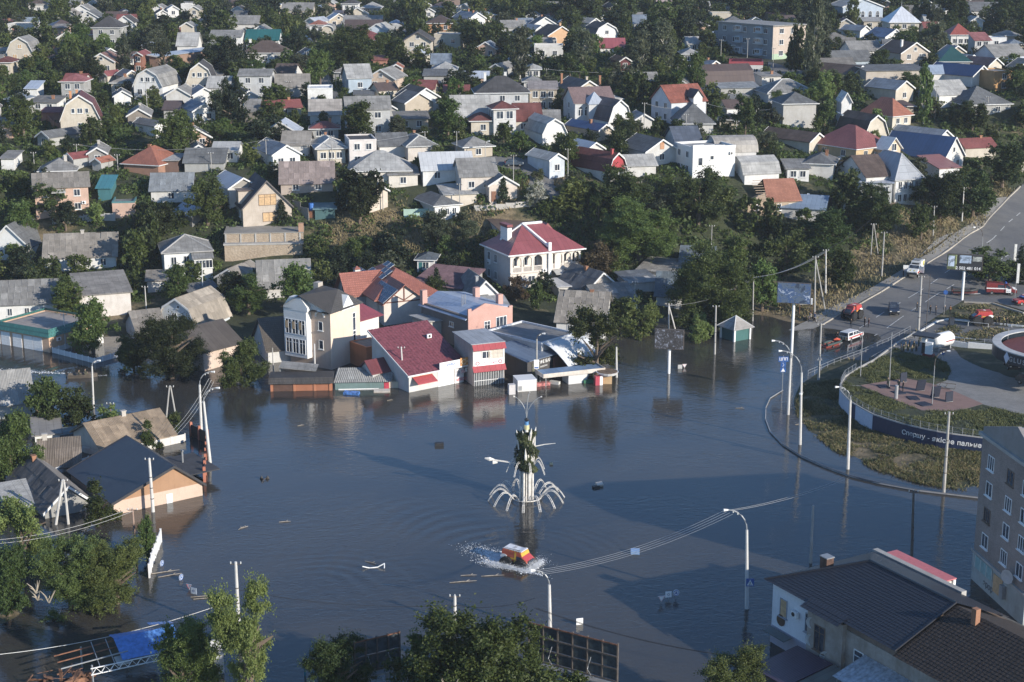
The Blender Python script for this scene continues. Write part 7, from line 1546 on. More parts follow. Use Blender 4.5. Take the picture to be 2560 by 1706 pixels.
for i,(a,b,c,l)in enumerate([(87,433,382,'pole in front of the streaked hipped slate roof'),(194,412,362,'pole next to the crimson roofed building, with brace'),(295,427,388,'pole below the old orange tile roof'),(529,430,383,'pole at the right of the long shaded slate roof'),(667,420,350,'pole left of the cream half hipped house'),(831,412,340,'pole before the three white windows of the cream house'),(774,395,365,'pole between the white gable and the cream half hipped house'),(1142,392,330,'pole above the house with white sheet metal roof'),(1063,385,330,'pole right of the slate hipped roof with pale ridges'),(905,250,222,'pole behind the grey two storey house'),(810,222,165,'tall pole by the street near the white cube'),(822,222,186,'braced pole by the street near the white cube'),(840,220,184,'pole right of the braced street pole'),(993,230,200,'pole in the trees right of the peach gabled house'),(716,105,62,'pole left of the uphill street beside the teal roof'),(790,105,72,'pole at the top of the uphill street'),(768,185,130,'left hand pole halfway up the street'),(722,240,205,'braced pole in front of the brownish slate house'),(369,290,205,'pole before the clipped roof white house'),(462,200,165,'pole left of the chalet house'),(66,255,228,'pole at the left edge trees'),(296,255,226,'pole in front of the low white gable'),(1366,215,173,'pole right of the small slate tent roof'),(1610,325,258,'street lamp pole before the big dark slate roof'),(1715,335,287,'tall pole in front of the big dark slate roof'),(1764,300,259,'pole at the right end of the big dark slate roof'),(1889,330,272,'pole right of the pale hipped roof trees'),(1840,352,304,'lamp pole right of the stepped white cube'),(1725,205,165,'pole above the long brown gambrel roof'),(1694,190,162,'pole with wire among the poplars'),(2029,200,140,'pale pole at the foot of the tall poplar'),(2013,198,162,'pole left of the tall poplar foot'),(2112,196,168,'pole before the mossy slate roof'),(2210,225,178,'pole before the long beige building'),(2337,300,215,'tall pole right of the narrow green poplar'),(2468,288,243,'pole before the wide charcoal roof'),(2389,128,88,'pole left of the bright red faceted roof'),(1988,315,262,'pole before the glazed bay tower house'),(1802,145,100,'pole near the three storey flats'),(1868,145,97,'tall pole against the shaded side of the flats'),(1932,180,120,'pole at the corner of the three storey flats')]):
 pole(l,a,b,c,r=.09,key='h%d'%i)
def wires(label,a,b,n=3,sep=.5,sag=1.2,r=.02,mat=None):
 A=POLET[a]if isinstance(a,str)else a;B=POLET[b]if isinstance(b,str)else b
 t=tH('power_line',label,'power line',A);d=B-A;sd=Vc((-d. y,d. x,0)). normalized()
 for k in rn(n):
  m=MB();off=sd*(k-(n-1)/2)*sep+Vc((0,0,-.18*k));m. tube([d*f+off-Vc((0,0,sag*4*f*(1-f)))for f in np. linspace(0,1,13)],r,3,False);m. obj('wire',mat or WIRE,t)
WIRE=flat((.32,.33,.33),.5,.3,.1,'cable');WIREB=flat((.03,.03,.03),.6,0,.1,'black_cable');WIREW=flat((.5,.5,.49),.5,.2,.05,'bright_cable')
wires('four bright wires from the shore pole to the roadside, before the willow','PC','PB',4,.6,1.3,.02,WIREW);wires('bundle of wires from the willow pole up to the roadside pole','PB','PA',4,.5,1.0,.02,WIREW)
wires('wires running on from the white roadside pole up the bank','PA',at(2215,578)+Vc((0,0,6)),2,.4,1.0,.03,WIREB)
wires('three bright wires over the shaded water to the pedestrian sign pole','P12','P13',4,.8,1.0,.018,WIREW);wires('bright wires from the pedestrian sign pole to the right',"P13",at(2110,1300,0)+Vc((0,0,5.5)),2,.8,.5,.018,WIREW)
wires('two wires over the thicket at the left edge','P9',at(-40,1440,0)+Vc((0,0,4.0)),2,.7,.8,.02,WIREW);wires('single sagging wire across the lower left water',POLET['P10']-Vc((0,0,4)),at(-60,1690,0)+Vc((0,0,2)),1,.5,1.0,.03,WIREW)
wires('dark wire low over the water to the foreground lamp pole',POLET['P11']-Vc((0,0,1)),POLET['P12']-Vc((0,0,3)),1,.5,.6,.03,WIREB);wires('dark wire between the plain white pole and the broken tip pole',POLET['P10']-Vc((0,0,3)),POLET['P11']-Vc((0,0,1)),1,.5,.8,.03,WIREB)
wires('pair of dark wires from the foreground lamp pole to the lower right',POLET['P12']-Vc((0,0,4)),at(1900,1720,0)+Vc((0,0,3)),2,.5,.8,.03,WIREB)
wires('wires between the two leaning poles at the red piered fence',POLET['P1']-Vc((0,0,1)),at(440,1130,0)+Vc((0,0,3)),3,.4,.6,.02,WIRE)
wires('long pale wire across the hillside rows, left','h1','h4',1,.3,1.6,.035,WIREW);wires('long pale wire across the hillside rows, centre','h4','h8',1,.3,1.6,.035,WIREW);wires('pale wire over the middle rows right of centre','h7',POLET['h25']*1,1,.3,2.,.035,WIREW)if False else None
wires('pale wire over the rust red roof rows','h23','h25',1,.3,1.2,.04,WIREW);wires('pale wire over the wooded rows to the bay tower house','h25','h37',1,.3,1.5,.04,WIREW);wires('pale wire below the poplars','h22','h29',1,.3,1.4,.04,WIREW)
SKINM=flat((.42,.27,.19),.6,0,.05,'skin')
def cloth(c):return flat(c,.85,0,.15,'cloth')
def person_mesh(pose):
 """one continuous body grown over a jointed skeleton; z up, facing -y"""
 J={'pelvis':(0,0,.95,.13),'belly':(0,.0,1.12,.125),'chest':(0,.0,1.33,.15),'neck':(0,.0,1.50,.06),'head0':(0,-.01,1.58,.085),'head1':(0,-.015,1.68,.10),'head2':(0,0,1.76,.07),'shl':(.19,.01,1.43,.07),'ell':(.24,.03,1.15,.048),'wrl':(.25,-.05,.92,.036),'hal':(.25,-.07,.83,.04),'shr':(-.19,.01,1.43,.07),'elr':(-.24,.03,1.15,.048),'wrr':(-.25,-.05,.92,.036),'har':(-.25,-.07,.83,.04),'hil':(.1,0,.90,.10),'knl':(.12,-.02,.50,.068),'anl':(.13,.02,.10,.048),'tol':(.14,-.15,.05,.045),'hir':(-.1,0,.90,.10),'knr':(-.12,-.02,.50,.068),'anr':(-.13,.02,.10,.048),'tor':(-.14,-.15,.05,.045)}
 J. update(pose);E=[('pelvis','belly'),('belly','chest'),('chest','neck'),('neck','head0'),('head0','head1'),('head1','head2'),('chest','shl'),('shl','ell'),('ell','wrl'),('wrl','hal'),('chest','shr'),('shr','elr'),('elr','wrr'),('wrr','har'),('pelvis','hil'),('hil','knl'),('knl','anl'),('anl','tol'),('pelvis','hir'),('hir','knr'),('knr','anr'),('anr','tor')]
 K=list(J);me=bpy. data. meshes. new('p');me. from_pydata([J[k][:3]for k in K],[(K. index(a),K. index(b))for a,b in E],[]);o=link(bpy. data. objects. new('p',me))
 md=o. modifiers. new('s','SKIN');sv=me. skin_vertices[0]. data
 for i,k in enumerate(K):sv[i]. radius=(J[k][3],)*2;sv[i]. use_root=(k=='pelvis')
 o. modifiers. new('d','SUBSURF'). levels=1;dg=bpy. context. evaluated_depsgraph_get();dg. update();r=bpy. data. meshes. new_from_object(o. evaluated_get(dg));bpy. data. objects. remove(o);bpy. data. meshes. remove(me)
 r. materials. clear();
 for _ in rn(4):r. materials. append(None)
 hz=J['neck'][2];pz=J['pelvis'][2];Hp=Vc(J['head1'][:3])
 for p in r. polygons:
  c=p. center;near=min((c-Vc(J[k][:3])). length for k in('hal','har'))
  p. material_index=2 if(c-Hp). length<.2 and c. z>hz-.01 or near<.075 else 1 if c. z<pz-.02 and near>.15 and abs(c. x)<.22 else 3 if c. z<.0 else 0
  if c. z<.09:p. material_index=3
  p. use_smooth=True
 return r
POSES={'stand':{},'arms_folded':{'ell':(.26,-.04,1.18,.05),'wrl':(.05,-.19,1.2,.04),'hal':(-.06,-.2,1.22,.04),'elr':(-.26,-.04,1.18,.05),'wrr':(-.05,-.2,1.16,.04),'har':(.06,-.21,1.18,.04)},'step':{'knl':(.12,-.14,.52,.068),'anl':(.13,-.12,.10,.048),'tol':(.14,-.28,.05,.045),'knr':(-.12,.06,.5,.068),'anr':(-.13,.22,.12,.048),'tor':(-.14,.08,.05,.045),'wrl':(.27,.1,.95,.036),'hal':(.27,.12,.87,.04),'wrr':(-.27,-.2,.98,.036),'har':(-.27,-.25,.91,.04)},'point':{'elr':(-.3,-.2,1.3,.048),'wrr':(-.32,-.45,1.35,.036),'har':(-.32,-.53,1.36,.04)},'sit':{'pelvis':(0,0,.5,.13),'belly':(0,-.02,.66,.125),'chest':(0,-.06,.86,.15),'neck':(0,-.08,1.03,.06),'head0':(0,-.1,1.1,.085),'head1':(0,-.11,1.2,.10),'head2':(0,-.1,1.28,.07),'shl':(.19,-.05,.96,.07),'ell':(.26,-.18,.76,.048),'wrl':(.2,-.4,.7,.036),'hal':(.17,-.48,.7,.04),'shr':(-.19,-.05,.96,.07),'elr':(-.26,-.18,.76,.048),'wrr':(-.2,-.4,.7,.036),'har':(-.17,-.48,.7,.04),'hil':(.11,-.06,.48,.1),'knl':(.17,-.44,.5,.068),'anl':(.18,-.42,.12,.048),'tol':(.18,-.58,.06,.045),'hir':(-.11,-.06,.48,.1),'knr':(-.17,-.44,.5,.068),'anr':(-.18,-.42,.12,.048),'tor':(-.18,-.58,.06,.045)}}
PM={k:person_mesh(v)for k,v in POSES. items()}
def pR(label,p,rot,pose='stand',top=(.05,.06,.05),legs=(.04,.04,.045),hat=(.05,.04,.03),s=1.0,group=None,vest=None):
 t=tH('person',label,'person',p,R(rot),group);t. scale=(s,s,s);o=bpy. data. objects. new('body',PM[pose]);o. parent=t;link(o)
 for i,m in enumerate((cloth(top),cloth(legs),SKINM,cloth((.02,.02,.02)))):o. material_slots[i]. link='OBJECT';o. material_slots[i]. material=m
 j=POSES[pose]. get('head1',(0,-.015,1.68,.1));m=MB();n=8
 for k,(rr,dz)in enumerate(((.118,.0),(.112,.06),(.075,.115))):pass
 m. tube([(j[0],j[1]+.015,j[2]+.0),(j[0],j[1]+.02,j[2]+.07),(j[0],j[1]+.02,j[2]+.125)],[.117,.112,.05],10);m. obj('hair'if hat[0]>.03 and hat[1]<.05 else 'cap',cloth(hat),t,smooth=True)
 if vest:m=MB();c=1.3 if pose!='sit'else .82;m. tube([(0,0.0,c-.22),(0,0.0,c+.1)],[.175,.19],8);m. obj('vest',cloth(vest),t)
 return t
def ap(px,py):return at(px,py)
BLK=(.018,.018,.02);NAV=(.025,.03,.045);CAMO=(.10,.095,.06);OLV=(.07,.075,.045)
pR('person in dark uniform standing at the water edge left of the pair on the road',ap(2127,821),150,'arms_folded',BLK,NAV)
pR('person in black turned to a companion on the road near the water',ap(2161,818),100,'stand',BLK,BLK,s=1.05)
pR('person with reddish shoulder flash, right one of the pair on the road',ap(2171,819),-80,'stop'if False else 'stand',(.10,.045,.035),NAV)
pR('person half hidden behind the big grey roadside pole',ap(2292,779),60,'step',BLK,BLK)
G='uniformed people waiting on the island kerb'
pR('person in black leaning forward, first of four on the island kerb',ap(2325,787),110,'step',BLK,BLK,group=G)
pR('person in black with arms folded, second of four on the island kerb',ap(2339,788),40,'arms_folded',BLK,NAV,group=G)
pR('person with white hair under the blue road sign on the island kerb',ap(2361,787),10,'stand',BLK,BLK,hat=(.45,.44,.42),group=G)
pR('person with orange chest stripe, last of four on the island kerb',ap(2375,788),-20,'arms_folded',(.05,.035,.02),BLK,vest=(.35,.13,.04),group=G)
pR('person in black, left of the group behind the parked red amphibious truck',ap(2490,814),60,'stand',BLK,BLK)
pR('person in navy, back turned, second behind the parked red amphibious truck',ap(2497,813),-40,'stand',NAV,BLK)
pR('person with yellow vest stripe behind the parked red amphibious truck',ap(2508,815),40,'arms_folded',BLK,BLK,vest=(.35,.28,.06))
pR('person in dark overalls, last behind the parked red amphibious truck',ap(2516,818),-70,'step',(.05,.04,.03),BLK)
pR('soldier in camouflage walking beside the white wall of the forecourt',ap(2481,862),120,'step',CAMO,OLV)
GS='soldiers crowding beside the gas kiosk'
for i,(x,y,ps,r_,top,l)in enumerate([(2252,884,'stand',80,CAMO,'soldier in pale camouflage at the left end of the kiosk crowd'),(2258,887,'stand',120,OLV,'soldier with a white bag at the left of the kiosk crowd'),(2263,878,'arms_folded',60,CAMO,'soldier in the rear row, left, of the kiosk crowd'),(2269,886,'stand',200,OLV,'soldier in olive turned away in the kiosk crowd'),(2273,876,'stand',90,CAMO,'bareheaded soldier in the rear of the kiosk crowd'),(2279,888,'step',20,CAMO,'soldier stepping out in front of the kiosk crowd'),(2284,878,'stand',-60,OLV,'soldier in olive in the middle of the kiosk crowd'),(2290,886,'arms_folded',30,(.03,.035,.04),'soldier in dark jacket next to the kiosk post'),(2296,872,'stand',100,CAMO,'soldier under the kiosk roof in the crowd'),(2300,858,'stand',10,CAMO,'soldier behind the kiosk by the white footed pole')]):
 pR(l,ap(x,y),r_,ps,top,OLV,hat=(.09,.085,.05),group=GS)
pR('person seated on the motorcycle at the sandy bank',ap(2036,803)+Vc((0,0,.35)),150,'sit',(.05,.07,.13),(.08,.075,.07));pR('person in light top seated behind the other motorcycle',ap(2025,802)+Vc((0,0,.3)),130,'sit',(.34,.31,.27),(.2,.18,.15));pR('person in black crouching left of the motorcycles',ap(2010,803)+Vc((0,0,-.3)),100,'sit',BLK,BLK)
TYRE=flat((.018,.018,.018),.9,0,.1,'rubber');HUB=flat((.30,.30,.31),.4,.6,.05,'hub')
LAMP=flat((.7,.7,.66),.2,0,.05,'lamp_glass')
def wheel(parent,x,y,r,wd=.22,tread=0,hub=HUB):
 w=TB(([(0,-wd/2,0),(0,-wd/2*.8,0),(0,wd/2*.8,0),(0,wd/2,0)],[r*.86,r,r,r*.86],14,),'wheel',TYRE,parent,(x,y,r))
 TB(([(0,-wd/2-.015,0),(0,wd/2+.015,0)],r*.52,10,),'rim',hub,w)
 if tread:
  m=MB()
  for k in rn(tread):
   a=2*ma. pi*k/tread;M_=Mx. Rotation(-a,4,'Y')@Mx. Translation((0,0,r));m. xbox(M_,(.14,wd*.96,.1))
  kind(m. obj('tread',TYRE,w),'stuff')
 return w
def shell(prof,W_,zb,taper,mat,parent,name='body',x_in=0.):
 """side profile (x,z), extruded across, narrowing above the belt line zb"""
 m=MB();n=len(prof);f=lambda z:W_/2*(1-taper*max(0,z-zb));vs=[(x,-f(z),z)for x,z in prof]+[(x,f(z),z)for x,z in prof]
 m. add(vs,[tuple(rn(n)),tuple(rn(2*n-1,n-1,-1))]+[(i,n+i,n+(i+1)%n,(i+1)%n)for i in rn(n)]);o=m. obj(name,mat,parent);md=o. modifiers. new('soft','BEVEL');md. width=.05;md. segments=2;md. limit_method='ANGLE';md. angle_limit=R(25);return o
def sideglass(poly,W_,zb,taper,parent,name='side_window',mat=None):
 for s in(-1,1):
  m=MB();f=lambda z:W_/2*(1-taper*max(0,z-zb));n=len(poly);m. add([(x,s*(f(z)+.012),z)for x,z in poly]+[(x,s*(f(z)-.02),z)for x,z in poly],[tuple(rn(n))if s<0 else tuple(rn(n-1,-1,-1))]+[(i,(i+1)%n,n+(i+1)%n,n+i)for i in rn(n)]);m. obj(name,mat or GLASS,parent)
def crossglass(p0,p1,W_,zb,taper,parent,name,off=.015,mat=None,k=.88):
 (x0,z0),(x1,z1)=p0,p1;f=lambda z:W_/2*(1-taper*max(0,z-zb))*k;dx,dz=x1-x0,z1-z0;l=ma. hypot(dx,dz);nx_,nz_=dz/l*off,-dx/l*off
 if(x0+x1)/2*nx_<0 or nz_<0:nx_,nz_=-nx_,-nz_
 if nz_<0:nx_,nz_=-nx_,-nz_
 m=MB();m. add([(x0+nx_,-f(z0),z0+nz_),(x0+nx_,f(z0),z0+nz_),(x1+nx_,f(z1),z1+nz_),(x1+nx_,-f(z1),z1+nz_),(x0-nx_,-f(z0),z0-nz_),(x0-nx_,f(z0),z0-nz_),(x1-nx_,f(z1),z1-nz_),(x1-nx_,-f(z1),z1-nz_)],[(0,1,2,3),(7,6,5,4),(0,4,5,1),(1,5,6,2),(2,6,7,3),(3,7,4,0)]);m. obj(name,mat or GLASS,parent)
def car(label,p,rot,paint,style='suv',cat='car',name='parked_car',z=0,extra=None):
 t=tH(name,label,cat,p+Vc((0,0,z)),R(rot));M_=flat(paint,.28,.1,.04,'car_paint')
 if style=='suv':
  L,W_,zb,tp=4.6,1.85,.95,.16;P=[(-2.25,.45),(2.25,.45),(2.3,.75),(2.2,.98),(1.05,1.08),(.35,1.66),(-1.6,1.68),(-2.15,1.1),(-2.3,.9)]
  shell(P,W_,zb,tp,M_,t);sideglass([(.95,1.1),(.35,1.56),(-1.5,1.58),(-1.85,1.12)],W_,zb,tp,t);crossglass((1.0,1.1),(.4,1.61),W_,zb,tp,t,'windscreen');crossglass((-2.1,1.16),(-1.67,1.62),W_,zb,tp,t,'rear_window');ws=[(1.4,.36),(-1.4,.36)]
  BX([2.26,2.34,-.5,.5,.5,.72],'grille',DARK,t)
  BX([-1.4,.3,-.62,-.56,1.7,1.76],'roof_rail',STEEL,t);BX([-1.4,.3,.56,.62,1.7,1.76],'roof_rail',STEEL,t)
  hl=(2.22,.8)
 elif style=='hatch':
  L,W_,zb,tp=3.9,1.68,.85,.18;P=[(-1.9,.35),(1.9,.35),(1.95,.65),(1.75,.86),(.95,.95),(.3,1.44),(-1.2,1.45),(-1.85,.95),(-1.95,.7)]
  shell(P,W_,zb,tp,M_,t);sideglass([(.85,.97),(.28,1.36),(-1.1,1.36),(-1.6,.97)],W_,zb,tp,t);crossglass((.9,.97),(.35,1.4),W_,zb,tp,t,'windscreen');crossglass((-1.8,1.0),(-1.25,1.4),W_,zb,tp,t,'rear_window');ws=[(1.2,.31),(-1.2,.31)];hl=(1.86,.7)
 elif style=='van':
  L,W_,zb,tp=5.6,2.0,1.2,.07;P=[(-2.75,.5),(2.75,.5),(2.8,.85),(2.65,1.1),(1.95,1.28),(1.25,2.0),(1.0,2.15),(-2.7,2.3),(-2.8,2.1)]
  shell(P,W_,zb,tp,M_,t);sideglass([(1.8,1.32),(1.25,1.9),(.75,1.92),(.75,1.32)],W_,zb,tp,t);sideglass([(.55,1.35),(.55,1.95),(-.7,2.0),(-.7,1.35)],W_,zb,tp,t);crossglass((1.93,1.32),(1.32,1.95),W_,zb,tp,t,'windscreen');ws=[(1.85,.38),(-1.75,.38)];hl=(2.7,.85)
 elif style=='pickup':
  L,W_,zb,tp=5.3,1.85,1.05,.12;P=[(-2.6,.5),(2.6,.5),(2.65,.85),(2.5,1.08),(1.35,1.18),(.7,1.78),(-2.5,1.86),(-2.62,1.1)]
  shell(P,W_,zb,tp,M_,t);sideglass([(1.2,1.2),(.66,1.68),(.05,1.7),(.05,1.2)],W_,zb,tp,t);sideglass([(-.1,1.2),(-.1,1.7),(-.75,1.72),(-.75,1.2)],W_,zb,tp,t);sideglass([(-1.0,1.22),(-1.0,1.72),(-2.3,1.74),(-2.3,1.22)],W_,zb,tp,t);crossglass((1.3,1.2),(.76,1.72),W_,zb,tp,t,'windscreen');crossglass((-2.64,1.2),(-2.55,1.75),W_,zb,tp,t,'rear_window');ws=[(1.6,.4),(-1.55,.4)];hl=(2.54,.85)
 for x,r in ws:
  for s in(-1,1):wheel(t,x,s*(W_/2-.1),r)
 for s in(-1,1):
  BX([hl[0]-.05,hl[0]+.09,s*W_*.36-.16,s*W_*.36+.16,hl[1]-.08,hl[1]+.08],'headlight',LAMP,t)
  BX([-L/2-.03,-L/2+.06,s*W_*.4-.1,s*W_*.4+.1,.8,1.05],'tail_light',flat((.3,.02,.02),.3),t)
  m=MB();xm=ws[0][0]-.45;m. box(xm-.08,xm+.08,s*(W_/2+.02)-.1,s*(W_/2+.02)+.1,zb+.06,zb+.22);m. obj('mirror',DARK,t)
 BX([L/2-.02,L/2+.06,-W_*.46,W_*.46,.36,.5],'bumper',DARK,t)
 if extra:extra(t,W_)
 return t
def toward(a,b):return ma. degrees(ma. atan2(b. y-a. y,b. x-a. x))
RDIR=toward(at(2350,640),at(2150,765))
car('dark blue car driving downhill in the middle of the road',at(2234,784),-100,(.025,.035,.06),'suv',z=.1)
car('black car parked on the forecourt under the station canopy edge',at(2527,940),-95,(.012,.012,.014),'suv',z=1.3)
car('dark car cut by the right edge beside the black parked one',at(2575,985),-60,(.03,.04,.04),'suv',z=1.3)
def vanx(t,W_):
 BX([-2.76,1.0,-W_/2-.012,-W_/2+.02,1.18,1.38],'stripe',WT,t);BX([-2.76,1.0,W_/2-.02,W_/2+.012,1.18,1.38],'stripe',WT,t)
 d=BX([.8,1.72,-W_/2-.02,-W_/2+.02,.52,1.28],'door',WT,t);lT('ДСНС',.22,flat((.1,.15,.3)),d,(1.25,-W_/2-.022,.8),(R(90),0,0));BX([1.95,2.66,-.9,.9,1.12,1.2],'bonnet',WT,t,rot=(0,R(14),0),loc=(-.1,0,.62));BX([.7,1.0,-.5,.5,2.16,2.34],'beacon',flat((.05,.12,.4),.3),t)
car('dark red van with white stripe and white bonnet parked on the side lane',at(2501,737),-8,(.20,.035,.035),'van','van',name='van',z=.1,extra=vanx)
def redx(t,W_):BX([.4,1.0,-.5,.5,1.46,1.56],'beacon',flat((.05,.12,.4),.3),t);BX([1.0,1.9,-.84,.84,.86,.93],'bonnet_marking',flat((.5,.42,.06),.5),t,loc=(0,0,.02))
car('bright red car with yellow bonnet marking at the right edge',at(2562,762),200,(.42,.03,.03),'suv',z=.1,extra=redx)
def pickx(t,W_):
 m=MB();r=flat((.45,.07,.06),.4,0,.1,'red_stripe')
 for s in(-1,1):BX([-2.3,2.4,s*(W_/2)-.014,s*(W_/2)+.014,.78,1.0],'stripe',r,t)
 for k in rn(6):BX([-2.68,-2.63,-.85+k*.29,-.70+k*.29,.55,1.08],'chevron',flat((.5,.33,.05),.5)if k%2 else DARK,t,rot=(0,0,0))
car('white rescue pickup with red side stripe standing in shallow water',at(2128,848),48,(.72,.72,.72),'pickup','pickup truck',name='pickup_truck',z=-.15,extra=pickx)
car('white van parked lower on the uphill street',at(803,160),-80,(.7,.7,.72),'van','van',name='van',z=.15);car('small white car parked high on the uphill street',at(766,104),-75,(.7,.7,.71),'hatch',z=.15);car('dark car behind the small white one on the uphill street',at(774,111),-75,(.05,.06,.09),'hatch',z=.15)
car('dark blue car parked at the street bend in the centre',at(1285,417),5,(.05,.07,.10),'hatch',z=.15);car('silver car below the tall poplar, upper right',at(1975,196),-20,(.45,.45,.43),'hatch',z=.15)
car('submerged pale blue car showing only its roof, among the flooded sheds',at(190,1078,0),30,(.28,.36,.40),'van',name='sunken_car',z=-1.72)
def rescue(p,rot):
 t=tH('rescue_truck','white and red four wheel rescue truck with its doors open','truck',p,R(rot));M_=flat((.72,.72,.70),.35,0,.05,'white_body');W_=2.1
 shell([(-2.9,.75),(2.7,.75),(2.8,1.2),(2.6,1.45),(1.5,1.62),(.9,2.25),(-.1,2.3),(-.1,2.75),(-2.95,2.8)],W_,1.5,.05,M_,t);sideglass([(1.35,1.65),(.85,2.15),(.1,2.18),(.1,1.65)],W_,1.5,.05,t);crossglass((1.48,1.66),(.95,2.2),W_,1.5,.05,t,'windscreen')
 rd=flat((.42,.07,.05),.5,0,.1,'red_stripe');yl=flat((.55,.5,.12),.5,0,.1,'yellow_block')
 for s in(-1,1):
  BX([-2.9,2.6,s*W_/2-.013,s*W_/2+.013,.95,1.25],'stripe',rd,t);BX([-2.6,-1.4,s*W_*.47-.03,s*W_*.47+.03,1.7,2.6],'yellow_panel',yl,t)
 BX([1.6,2.55,-.45,-.25,1.5,1.58],'bonnet_stripe',yl,t,rot=(0,R(6),0),loc=(0,0,.16));BX([1.6,2.55,.25,.45,1.5,1.58],'bonnet_stripe',yl,t,rot=(0,R(6),0),loc=(0,0,.16))
 BX([.1,.6,-.7,.7,2.32,2.5],'light_bar',DARK,t);BX([-2.2,-.6,-.6,.6,2.82,2.95],'roof_vent',STEEL,t);BX([2.72,2.9,-1,1,.7,1.05],'bumper',DARK,t)
 for x in(1.75,-1.7):
  for s in(-1,1):wheel(t,x,s*.92,.5,.3)
 for s in(-1,1):
  BX([0,.06,0,1.0,.0,1.2],'door',M_,t,(1.35 if s<0 else 1.2,s*1.06,.95),R(200)if s<0 else R(-20));BX([0,.06,0,.95,0,1.9],'rear_door',flat((.12,.12,.12)),t,(-2.95,s*1.02,.85),R(100)if s>0 else R(100));BX([2.72,2.84,s*.75-.18,s*.75+.18,1.12,1.32],'headlight',LAMP,t)
rescue(at(2288,690)+Vc((0,0,.1)),-118)
pR('person in black standing behind the open door of the rescue truck',at(2258,695),60,'stand',BLK,BLK)
def amphib(label,p,rot,paint,roof,yel,flags=(),stripe=True):
 t=tH('amphibious_truck',label,'amphibious truck',p,R(rot));M_=flat(paint,.4,0,.08,'body_paint');Y=flat((.60,.36,.05),.5,0,.1,'yellow_marking');W_=1.75
 BX([-1.55,1.45,-.72,.72,.45,1.1],'hull',DARK,t)
 shell([(-1.72,1.05),(1.55,1.05),(1.62,1.45),(.95,1.95),(.75,2.35),(-1.6,2.45),(-1.75,2.2)],W_,1.4,.10,M_,t);BX([1.56,1.66,-.66,.66,1.16,1.5],'windscreen',GLASS,t)
 if not yel:crossglass((1.58,1.5),(1.0,1.9),W_,1.4,.1,t,'upper_window',k=.8)
 if yel:crossglass((.95,1.96),(.78,2.32),W_,1.4,.1,t,'yellow_band',off=.03,mat=Y,k=.98);sideglass([(-.1,1.1),(.2,1.1),(.2,2.3),(.0,2.35)],W_,1.4,.1,t,'yellow_pillar',Y);crossglass((1.56,1.5),(.98,1.92),W_,1.4,.1,t,'bonnet',off=.03,mat=flat((.42,.06,.07),.45,0,.08),k=.86)
 sideglass([(1.2,1.5),(.85,1.85),(.25,1.9),(.25,1.5)],W_,1.4,.1,t)
 ro=BX([-1.6,.74,-.72,.72,2.44,2.52],'roof_panel',flat(roof,.5,0,.05,'roof_panel'),t,rot=(0,R(2),0));lT('101',.55,flat((.6,.6,.6)if roof[1]<.3 else(.3,.3,.32)),ro,(-.5,0,2.53),(0,0,R(90)),True)
 for k in rn(7):
  for s in(-1,1):m=MB();m. add([(-1.55+k*.34,s*.80,2.18),(-1.40+k*.34,s*.80,2.18),(-1.30+k*.34,s*.775,2.42),(-1.45+k*.34,s*.775,2.42),(-1.55+k*.34,s*.74,2.18),(-1.40+k*.34,s*.74,2.18),(-1.30+k*.34,s*.71,2.42),(-1.45+k*.34,s*.71,2.42)],[(0,1,2,3),(3,2,1,0),(0,4,5,1),(2,6,7,3)]);m. obj('chevron',Y,t)
 for s in(-1,1):q=TB(([(-1.35,s*.84,1.55),(-1.35,s*.885,1.55)],.36,14,),'emblem_patch',WT,t);q. scale=(1.3,1,.8);q. location. x=.35;q. location. z=.35
 for s in(-1,1):BX([-.55,.1,s*.86-.012,s*.86+.012,1.45,1.62],'badge',Y,t)
 for k in(-.55,.55):BX([1.5,1.62,k-.14,k+.14,1.12,1.32],'headlight',LAMP,t)
 BX([1.5,1.75,-.5,.5,.55,.95],'bumper',DARK,t)
 for x in(.95,-.95):
  for s in(-1,1):wheel(t,x,s*1.02,.82,.55,18,DARK)
 TB(([(-1.5,-.6,2.55),(.6,-.6,2.55)],.04,4,),'roof_rack',IRON,t);TB(([(-1.5,.6,2.55),(.6,.6,2.55)],.04,4,),'roof_rack',IRON,t)
 return t
pA=at(1296,1408,0)
amphib('red and yellow amphibious truck with white roof ploughing through the flood',pA+Vc((0,0,-.75)),-32,(.42,.10,.06),(.72,.72,.74),True)
amphib('red amphibious truck on balloon tyres coming down the road',at(2130,798)+Vc((0,0,.1)),RDIR-8,(.45,.06,.055),(.47,.08,.075),False)
amphib('red amphibious truck parked sideways on the side lane',at(2452,812)+Vc((0,0,.1)),180,(.42,.045,.045),(.42,.06,.055),False)
def foam(name,label,items,mat):
 V=[];rgf=np. random. default_rng(3)
 for c,n,sx,sy,rot,hz,sz in items:
  a=rgf. normal(size=(n,2))*np. array([sx,sy]);ca,sa=ma. cos(R(rot)),ma. sin(R(rot));x=c. x+a[:,0]*ca-a[:,1]*sa;y=c. y+a[:,0]*sa+a[:,1]*ca;z=np. abs(rgf. normal(size=n))*hz+.03+(.0)
  C=np. stack([x,y,z],1);N=np. stack([rgf. normal(size=n)*.4,rgf. normal(size=n)*.4-.1,np. ones(n)],1);V. append(quads(C,N,sz,rgf))
 V=np. concatenate(V);return kind(mO(name,np_mesh(name,V,np. arange(len(V)). reshape(-1,4),mat)),'stuff')
FOAM=flat((.72,.74,.76),.7,0,.1,'foam')
dr=Vc((ma. cos(R(-32)),ma. sin(R(-32)),0));sd=Vc((-dr. y,dr. x,0))
